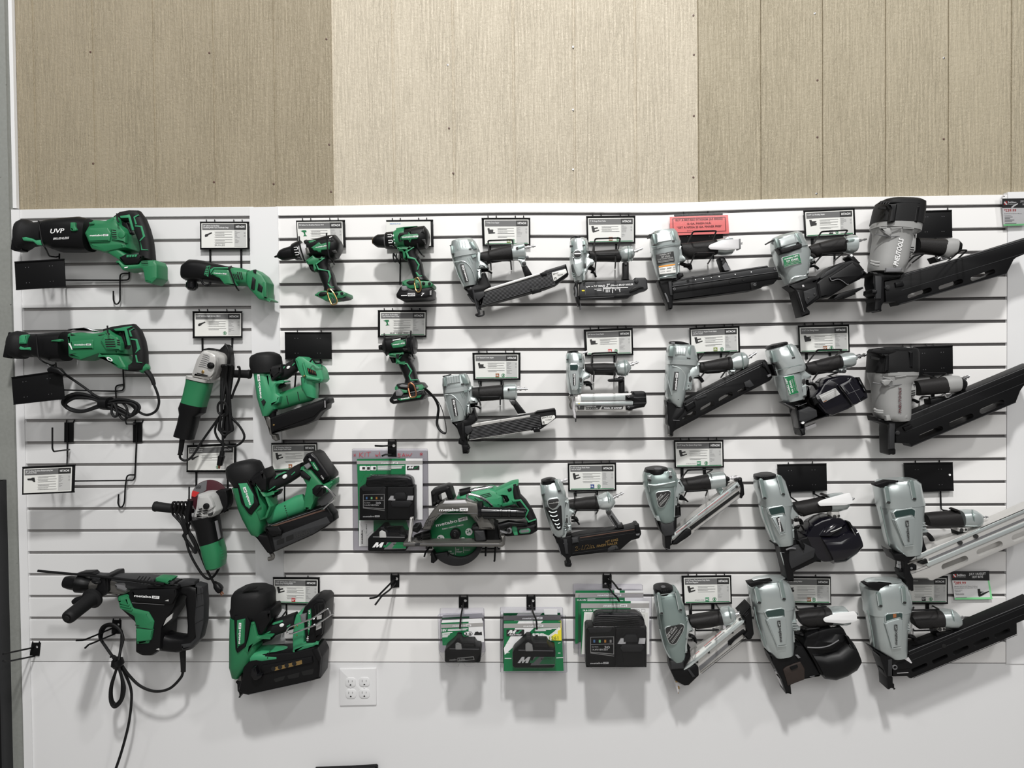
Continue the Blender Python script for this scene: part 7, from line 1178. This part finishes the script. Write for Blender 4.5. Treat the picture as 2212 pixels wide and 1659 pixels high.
# ---- 14 framing nailer with bright aluminium magazine, third row
fr(1860, 980, 2212, 1884)
hanger('black blank sign hanger with one white hole, right-hand end of the third row', [498,115,1062,105,1074,425,520,445], None, [], [], tabs=(.24,.73), wires=([918,425,8,925,640,10,950,655,48,1000,660,52],)); BUILDERS[-2].c('white').cy(1028, 246, 12, 10, 15, 0)
def stick_framer(cs, bs, pk, win, pan, lg, ang, w): return coil_body(cs, bs, pk, win, pan, lg, ang, w, 'ink', False)
T('framing_nailer', 'silver framing nailer with a bright aluminium slotted magazine, third row right-hand end', 'nailer', 450, 800, 85, AG)
b = stick_framer([200,320,600,285, 165,380,655,330, 185,500,680,470, 200,610,705,570], [205,610,705,575, 240,760,690,740, 270,920,680,880, 310,1060,680,1030, 440,1165,660,1130], [295,400,320,565, 585,330,620,525], [365,680,400,650,590,622,640,650,630,750,580,720,430,750,395,760], [385,770,430,740,580,715,630,745,630,900,610,1060,505,1075], (562, 1018), -93.5, 245)
b.c('silver').lo([210,325,590,290, 300,300,560,285, 640,300,640,300], 88, [40,30,8], 2.4).c('black').pr([148,355,240,330,300,310,440,318,380,340,330,350,290,385,230,398,168,378], 118, 143, 4, r=8)
b.c('silver').lines([680,805,745,800, 690,835,750,830, 695,865,755,858], 13, 128, 10).pr([690,890,780,885,770,915,700,920], 60, 118, 4).pr([700,610,735,650,740,800,690,860], 60, 118, 5)
M('grip', 'grip').lo([725,690,765,830, 850,675,870,855, 1000,665,1010,850, 1090,650,1150,845], 88, [27,29,29,29], 2.6).pr([1080,655,1110,640,1150,660,1165,700,1145,700], 80, 114, 4, r=8)
b = M('tail', 'silver'); b.lo([1145,655,1155,840, 1240,645,1240,845, 1310,650,1315,845, 1370,690,1370,820], 88, [30,32,32,22], 2.5); b.c('silverd').tb([1285,650,108,1305,740,122,1310,845,108], 2, 4).c('alu').pr([1115,850,1240,860,1230,905,1120,900], 70, 108, 3, r=8).c('ink').cy(1165,884,22,98,110,0,12).cy(1215,880,14,98,110,0,12).c('black').pr([1105,870,1200,910,1120,940], 60, 96, 3)
plug(1360, 740, 1468, 735, 20, 90)
trig([680,930,740,920,790,950,820,1000], 7); M('feed_cover', 'black').pr([680,960,720,950,740,1040,765,1110,745,1140,690,1145], 64, 112, 4, r=6)
b = M('magazine', 'alu'); b.pr([(560,1250),(640,1180),(770,1110),(1360,870),(1884,640),(2160,520),(2160,910),(1884,1020),(1640,1115),(830,1468),(795,1465),(770,1440),(600,1440),(570,1380)], 60, 112, 3, [caps(970,1310,1200,1220,40), caps(1375,1140,1600,1050,40), caps(1780,975,2010,880,40)])
b.c('silverp').pr([640,1190,2160,533,2160,568,650,1225], 106, 116, 2).pr([740,1270,2160,683,2160,728,780,1310], 106, 116, 2).c('mgrey').pr([780,1215,2160,628,2160,658,790,1240], 108, 112.6, 0).lines([640,1340,1990,800, 580,1390,800,1310], 4, 113).c('ink').pr(ell(1150,1030,28,24,12), 104, 117, 0).pr(ell(1332,956,28,24,12), 104, 117, 0).c('black').pr([650,1260,760,1215,780,1265,720,1285], 106, 120, 2, r=8).lines([1380,860,1884,645], 7, 117).c('gun').pr([535,1275,720,1200,720,1215,545,1285], 100, 122, 1)
b = M('nose', 'black'); b.pr([330,1110,390,1160,660,1140,690,1130,690,1180,640,1190,560,1250,650,1290,650,1350,570,1360,610,1440,615,1590,590,1595,575,1575,545,1590,530,1570,530,1480,500,1430,500,1250,400,1240], 62, 120, 5, r=5); b.c('mgrey').cy(585, 1325, 14, 112, 122, 0, 10).c('chrome').ax(450, 1240, 450, 1360, [0,26,.3,28,.31,34,.6,36,.62,26,1,24], 92, seg=16).c('black').pr([435,1340,490,1340,490,1375,440,1375], 80, 108, 3)
# ---- 15 short strap nailer, bottom row
fr(1390, 1220, 1650, 1487)
hanger('sign hanger above the bottom row strap nailer, card with a green MC chip', [472,145,1085,138,1095,475,488,490], dict(title=['2-1/2" Strap-Tite System Strip Nailer', 'with Short Magazine'], pic='nailer', chip=('lgreen','MC',.45), bul=3, extra=((.22,.9,.035,.2,'STRAP-TITE','txtgrey'),)), [(580,490,585,620,36), (860,480,860,590,36)], [(585,480,570,565,940,558,900,490,150), (640, 795, 650, 812, 930, 805, 860, 790, 200)], mg=(.04,.05,.03,.04))
T('strap_nailer', 'grey green strap nailer with a wide silver magazine, bottom row', 'nailer', 330, 800, 85, AG)
M('exhaust_cap', 'black').lo([180,256,320,250, 125,275,358,262, 122,310,362,300, 140,340,340,330], 85, [30,44,46,44], 2.2, dome=.03).c('mgrey').pr(ell(245,272,28,12), 126, 131, 0).c('dgrey').lines([215,310,220,335, 240,306,246,332, 265,302,272,328, 290,298,297,324], 5, 131)
b = M('cap', 'silverd'); b.lo([130,345,400,275, 132,420,440,340, 160,560,500,510, 175,660,525,620, 195,770,530,690], 85, [42,50,53,52,50], 3); pockets(b, [190,370,225,600, 415,340,460,560], 140, 22); b.c('silver').lines([215,370,400,345], 8, 141)
b = M('body', 'silverd'); b.lo([180,700,545,640, 200,860,540,800, 240,980,520,960, 280,1090,515,1080, 330,1172,505,1145], 85, [50,48,44,40,34], 2.7); b.c('silver').tb([200,800,126,260,1020,124,330,1150,120], 2, 4).tb([440,1010,122,400,1080,124,380,1150,120], 2, 4).pr([530,640,560,700,600,770,625,820,560,850,545,1000,550,1095,510,1100,510,900,500,760], 52, 120, 6, r=8).c('ink').cy(520,840,8,112,122,0,8).cy(598,820,8,112,122,0,8).cy(525,917,8,112,122,0,8).cy(543,1080,8,112,122,0,8)
M('badge', 'silverp').pr([262,790,290,760,470,722,515,745,500,820,410,980,360,1000,310,970,280,880], 124, 136, 3, r=20).c('ink').pr([270,798,295,770,468,734,502,752,488,818,402,968,358,986,320,962,290,880], 132, 138, 0, r=18).c('lgrey').tx('metabo HPT', 292, 880, 18, 139, -52, 120, .02).tx('NR 65AK2', 310, 905, 24, 139, -52, 165, .02).lines([325,925,420,800, 345,955,480,770, 355,968,460,820], 4, 139)
M('grip', 'grip').lo([548,635,590,760, 640,615,660,785, 800,590,810,765, 935,560,975,730], 85, [26,28,28,27], 2.6)
b = M('tail', 'silver'); b.lo([935,560,970,728, 980,525,1000,745, 1060,512,1075,730, 1110,540,1120,690, 1130,590,1135,660], 85, [28,33,32,25,14], 2.3); b.c('silverd').tb([1050,515,108,1075,620,120,1085,720,108], 2, 4).c('wornsteel').pr([985,745,1030,730,1020,790,985,800], 74, 104, 2)
plug(1130, 615, 1260, 585, 22, 90)
trig([565,870,620,890,640,940], 6); trig([580,930,630,920,655,965], 3)
b = M('magazine', 'alu'); b.pr([490,1300,560,1190,620,1110,1150,670,1210,630,1270,740,1280,880,700,1360,560,1500,540,1470,520,1330], 60, 100, 3, r=4); b.c('silverp').pr([490,1300,1210,690,1250,690,1240,720,500,1330], 96, 112, 2).c('card').pr([610,1140,640,1100,1160,670,1172,700,620,1170], 98, 103, 0).c('red').lines([640,1105,690,1065, 750,1005,960,825], 4, 104).c('txtgrey').lines([760,1020,840,955, 880,930,1000,830, 1020,800,1080,750], 14, 103.6).lines([630,1160,650,1110, 1110,745,1150,700], 5, 103.8)
b.c('mgrey').pr([690,1260,1240,800,1255,830,700,1310], 98, 103, 0).c('black').pr([1050,950,1160,860,1240,800,1270,830,1130,930,1080,1000,1050,990], 98, 108, 2).lines([700,1330,1270,880, 720,1345,1280,900], 4, 103); b.c('ink'); [b.cy(x, y, 15, 98, 108, 0, 12) for x, y in ((808,1083),(1100,838),(1198,678),(1240,725),(665,1200))]
M('magazine_end', 'black').pr([1205,620,1325,500,1330,520,1370,860,1340,920,1290,935,1240,880,1280,830,1260,700], 50, 116, 5, r=6).c('dgrey').lines([1260,640,1300,600, 1250,620,1290,580], 6, 117)
b = M('nose', 'black'); b.pr([320,1170,510,1140,520,1100,570,1000,590,1140,540,1220,500,1300,640,1230,685,1270,690,1370,560,1495,510,1500,400,1440,370,1390,335,1310], 62, 114, 5, r=10); b.c('dgrey').pr([330,1190,500,1170,500,1290,340,1300], 108, 118, 3, r=8).pr([545,1300,570,1290,640,1380,610,1395], 108, 118, 1).c('wornsteel').pr([390,1440,490,1450,510,1500,450,1510,440,1570,425,1598,415,1560,400,1500], 72, 98, 3).c('brass').ax(430, 1490, 432, 1590, [0,18,.4,16,.5,10,1,4], 94, seg=12).ax(395,1440,440,1432,[0,14,1,14],98)
# ---- 16 large coil nailer, bottom row
fr(1590, 1220, 1880, 1659)
hanger('sign hanger behind the bottom row coil nailer, card partly covered, orange 15 chip', [560,150,1172,155,1178,490,575,482], dict(title=['3-1/4" Coil Framing Nailer'], pic='coil', chip=('rust','15°',.50), bul=5), [(985,490,985,540,28)], [(740, 515, 760, 550, 1120, 518, 1000, 490, 140), (830, 785, 850, 802, 1030, 782, 980, 775, 140)], tabs=(.70,), mg=(.03,.05,.02,.05))
T('coil_nailer', 'silver coil nailer with a plain black round canister and white rafter hook, bottom row', 'nailer', 400, 800, 85, AG)
b = stick_framer([220,195,560,160, 150,260,640,215, 170,380,680,330, 195,480,705,430, 200,545,705,490], [205,520,705,480, 240,700,690,660, 300,900,690,850, 340,1010,700,970, 440,1115,690,1070], [255,300,290,470, 555,220,595,425], [345,590,375,560,560,530,610,545,615,660,580,640,410,660,385,670], [370,690,410,655,580,635,622,660,640,840,625,1000,510,1015], (570, 955), -95.5, 265)
b.c('silver').lo([230,185,560,160, 330,155,600,150], 88, [40,30], 2.4).c('black').pr([140,220,220,205,290,190,330,200,430,192,455,190,380,225,290,250,200,285,160,260], 118, 143, 4, r=8).c('silverp').pr([205,190,290,165,420,155,380,172,290,185,215,200], 128, 140, 2)
b.c('silver').lines([690,715,755,712, 695,745,760,742, 700,775,762,772], 13, 128, 10).pr([700,790,800,780,795,815,720,820], 60, 118, 4).pr([700,500,735,560,755,700,690,760], 60, 118, 5).pr([690,820,720,815,730,960,700,970], 70, 120, 3)
M('grip', 'grip').lo([740,590,800,730, 850,555,870,760, 1000,545,1010,755, 1150,535,1165,730], 88, [27,29,29,29], 2.6)
b = M('tail', 'silver'); b.lo([1150,540,1165,725, 1240,520,1245,735, 1340,520,1340,740, 1390,575,1385,730], 88, [30,32,32,24], 2.5); b.c('alu').pr([1165,755,1265,760,1260,805,1220,815,1170,800], 70, 108, 3, r=8).c('ink').cy(1195,786,20,98,110,0,12).cy(1248,780,13,98,110,0,12)
M('rafter_hook', 'white').pr([1080,675,1100,655,1250,600,1465,578,1495,610,1498,690,1440,715,1320,728,1110,712,1085,695], 124, 128, 1, r=10)
M('air_plug', 'chrome').ax(1465, 605, 1505, 608, [0,14,.4,18,1,10], 90)
trig([700,830,770,850,840,870], 7); trig([800,790,860,860,850,900], 3)
b = M('canister', 'black'); b.pr([830,1000,870,880,980,830,1120,790,1300,765,1340,800,1500,1110,1505,1200,1400,1290,1250,1360,1100,1388,1040,1370,960,1200,880,1060], 40, 116, 8, r=18); b.lo([860,1000,1070,1385, 1000,1030,1190,1390, 1180,990,1320,1340, 1300,900,1440,1270, 1380,890,1500,1190], 80, [50,60,62,60,50], 2.6).lo([840,980,1250,960, 900,880,1330,880, 1080,800,1320,800], 80, [52,56,44], 2.4).c('mgrey').tb([880,1020,136,1020,1025,142,1150,1000,144,1270,930,142], 2, 4).c('black').pr([1355,880,1400,895,1508,1105,1480,1125], 100, 130, 3).c('dgrey').lines([1400,980,1420,1010, 1420,1015,1440,1045, 1440,1050,1460,1080], 10, 131).c('black').pr([1330,1320,1405,1290,1400,1350,1375,1362], 70, 112, 3)
b = M('nose', 'black'); b.pr([410,1110,700,1075,740,980,780,1000,830,1010,950,1200,1050,1375,830,1425,680,1490,690,1605,640,1595,620,1600,560,1420,440,1200], 60, 116, 5, r=6); b.c('umber').pr([580,1300,610,1270,730,1220,800,1200,850,1290,850,1420,640,1500,620,1420], 108, 120, 3, r=10).c('black').pr([670,1270,760,1240,770,1270,690,1305], 112, 126, 2).c('chrome').ax(510, 1230, 515, 1340, [0,24,.2,26,.22,34,.6,36,.62,24,1,26], 92, seg=16).c('wornsteel').pr([525,1390,560,1420,640,1590,615,1600], 66, 100, 1).c('mgrey').pr([740,1125,770,1120,800,1150,770,1160], 110, 124, 1).lines([910,1384,970,1374], 9, 120)
# ---- 17 black magazine framing nailer, bottom row
fr(1840, 1220, 2212, 2128)
hanger('sign hanger behind the bottom right framing nailer, card with a black 21 chip', [590,150,1190,148,1190,480,600,478], dict(title=['3-1/4" Plastic Collated', 'Framing Nailer'], pic='none', chip=('ink','21°',.45), bul=5), [(938,480,938,570,40)], [(765, 525, 750, 562, 1080, 552, 1000, 510, 140), (760, 795, 770, 815, 1040, 806, 990, 790, 140)], tabs=(.1,), mg=(.03,.05,.03,.05))
T('framing_nailer', 'silver framing nailer with a long black magazine, bottom right corner', 'nailer', 430, 800, 85, AG)
b = stick_framer([190,210,590,182, 125,270,648,235, 150,400,690,340, 165,490,705,440, 170,590,705,530], [170,560,705,520, 205,700,670,680, 235,880,655,860, 255,1010,655,1000, 440,1130,650,1090], [335,365,360,510, 640,290,655,470], [405,630,440,600,590,582,640,590,635,690,590,660,450,700,415,720], [410,735,450,705,590,665,640,690,640,850,615,1020,500,1040], (565, 990), -91, 250)
b.c('silver').lo([200,205,590,180, 330,180,600,175], 88, [40,30], 2.4).c('black').pr([148,235,220,215,290,212,320,225,500,230,440,255,360,300,340,330,270,310,200,280], 118, 143, 4, r=8).c('silverp').pr([180,215,215,195,330,190,500,215,330,215,215,222], 120, 140, 2)
b.c('silver').lines([660,745,715,738, 665,775,720,770, 668,805,725,800], 13, 128, 10).pr([665,820,740,815,735,835,670,850], 60, 118, 4).pr([690,560,725,650,735,740,660,790], 60, 118, 5).c('rust').pr([510,610,550,605,550,650,512,655], 143, 146, 0)
M('grip', 'grip').lo([710,610,760,740, 800,590,810,780, 950,580,960,775, 1090,570,1100,760], 88, [27,29,29,29], 2.6)
b = M('tail', 'silver'); b.lo([1090,560,1110,760, 1180,550,1180,770, 1260,560,1265,770, 1300,600,1310,745, 1320,660,1325,720], 88, [30,33,33,28,14], 2.5); b.c('silverd').tb([1235,560,108,1260,660,122,1265,765,108], 2, 4).c('alu').pr([1060,770,1165,775,1160,820,1080,830], 70, 108, 3, r=8).c('ink').cy(1095,800,20,98,110,0,12).cy(1142,798,16,98,110,0,12)
plug(1290, 648, 1388, 648, 20, 90)
trig([660,865,710,880,760,895,775,930], 7); M('feed_cover', 'black').pr([655,900,690,890,695,1060,660,1080], 64, 112, 4, r=6); M('magazine_bracket', 'black').pr([1040,840,1230,815,1290,825,1060,900], 60, 100, 4)
b = M('magazine', 'black'); b.pr([(500,1230),(560,1210),(700,1060),(1300,830),(2128,480),(2250,425),(2250,640),(2128,690),(2045,725),(2048,860),(740,1408),(715,1405),(690,1380),(510,1385)], 58, 112, 4, [rnd(prs([732,1290,925,1208,938,1250,750,1335]), 22), rnd(prs([985,1185,1178,1100,1192,1145,1010,1230]), 22), rnd(prs([1240,1075,1435,992,1448,1035,1265,1122]), 22), rnd(prs([1495,968,1690,885,1705,928,1520,1015]), 22), rnd(prs([1755,862,1945,780,1965,822,1775,912]), 22)])
b.c('dgrey').lines([700,1120,2250,470, 720,1190,2250,560, 760,1400,2045,865], 6, 113).c('mgrey').lines([700,1075,2250,440], 5, 113).c('slot').cy(1140,1005,26,106,114,0,14).cy(1328,928,24,106,114,0,14).c('wornsteel').poly([640,1160,700,1140,745,1210,735,1220,690,1190], 118).li(560, 1340, 700, 1332, 7, 113).c('black').pr([500,1230,520,1215,650,1165,740,1200,720,1280,540,1300], 104, 117, 3, r=8).c('mgrey').cy(535, 1270, 32, 112, 120, 1, 18, 20)
b = M('nose', 'black'); b.pr([260,1040,440,1130,650,1100,720,1080,700,1150,510,1230,500,1380,515,1400,515,1470,532,1480,535,1550,515,1535,490,1530,465,1548,448,1545,438,1400,350,1150], 62, 120, 5, r=5); b.c('dgrey').pr([450,1180,500,1170,500,1380,450,1380], 112, 124, 2).c('chrome').ax(392, 1200, 395, 1300, [0,26,.4,28,.42,38,.8,38,.82,26,1,26], 92, seg=16).c('black').pr([380,1300,440,1300,440,1350,400,1350], 76, 110, 3, r=5)
# ---------------------------------------------------------------- price cards and a blank plate under the outlet
T('price_card', 'hot buys price card reading $289.99 with a green edge, bottom right', 'sign', 1460, 100, 10, 'shop price cards')
b = M('price_sheet', 'white'); b.pr([1240,190,1690,195,1735,425,1272,430], 8, 9, 0); b.c('mint').poly([1682,195,1700,195,1740,425,1275,432,1272,408,1712,400], 9.5).c('ink').poly([1235,88,1698,74,1702,195,1238,192], 9.7)
b.c('white').tx('Builders', 1298, 138, 26, 10.2, 0, 108, .03).tx('FirstSource', 1298, 155, 12, 10.2, 0, 108).tx('JULY / AUGUST', 1450, 128, 28, 10.2, -2, 205, .02).tx('HOT BUYS', 1488, 165, 28, 10.2, -2, 135, .02).c('red').poly([1250,118,1290,115,1290,155,1252,158], 10.2).c('white').poly([1250,118,1264,116,1290,148,1290,156,1278,156,1250,126], 10.8).c('red').tx('$', 1262, 220, 18, 10.2, 0, 12).tx('289.99', 1278, 240, 34, 10.2, 0, 132, .01)
b.c('txtgrey').tx('Metabo HPT 3-1/4" Plastic Collated', 1270, 275, 13, 10.2, -1, 285).tx('Framing Nailer w/ Adjustable Depth', 1270, 294, 13, 10.2, -1, 285).tx('Model number:', 1275, 318, 10, 10.2, -1, 95).tx('NR90AES1', 1278, 336, 10, 10.2, -1, 70).tx('BFS part number:', 1280, 358, 10, 10.2, -1, 110).lines([1284,370,1388,368, 1285,405,1420,402], 6, 10)
b.c('ink').poly([1555,300,1585,298,1590,330,1640,335,1600,345,1590,360,1695,322,1700,330,1600,388,1575,395,1565,380], 10.2)
fr(2050, 400, 2212, 1680)
T('price_card', 'price card reading $239.99 hanging at the right-hand edge of the picture', 'sign', 1400, 300, 12, 'shop price cards')
b = M('price_sheet', 'white'); b.pr([1195,500,1720,500,1730,885,1225,905], 12, 13, 0); b.c('mint').poly([1222,875,1730,862,1730,900,1228,915], 13.4).c('ink').poly([1195,300,1720,290,1720,505,1195,508], 13.6).c('white').tx('Builders', 1320, 400, 42, 14, 0, 190, .03).tx('FirstSource', 1320, 435, 24, 14, 0, 190).tx('JULY / AU', 1600, 380, 44, 14, 0, 180, .02).tx('HOT', 1650, 450, 44, 14, 0, 120, .02).poly([1390,500,1440,450,1500,420,1545,400,1540,430,1470,470,1430,505], 14.2)
b.c('red').poly([1230,370,1300,362,1305,440,1235,445], 14).c('white').poly([1230,370,1255,366,1305,425,1303,440,1280,442,1232,390], 14.6).c('red').tx('$', 1240, 565, 34, 14, 0, 24).tx('239.99', 1268, 590, 58, 14, 0, 240, .01).c('txtgrey').tx('Bostitch Strapshot Metal', 1240, 642, 20, 14, 0, 385).tx('Connector', 1240, 680, 20, 14, 0, 160).lines([1250,712,1425,710, 1250,742,1370,742, 1250,780,1465,778, 1250,810,1415,808, 1260,858,1510,855], 14, 14)
M('clear_sleeve', 'clear2').pr([1165,190,1290,190,1290,300,1720,290,1735,900,1225,920,1160,320], 15, 15.6, 0); M('pin', 'chrome').cy(1250, 240, 16, 4, 18, 2, 12)
fr(0, 0, 1, 1)
T('sign_plate', 'black plate edge just showing at the bottom of the picture below the outlet', 'sign', 760, 1700, 10)
M('plate', 'hookblack').pr([680,1661,757,1658.5,812,1655,815,1657,815,1740,680,1745], 8, 22, 1.5).c('dgrey').pr([760,1659,810,1657,811,1735,760,1738], 20, 23, 0)
finish()
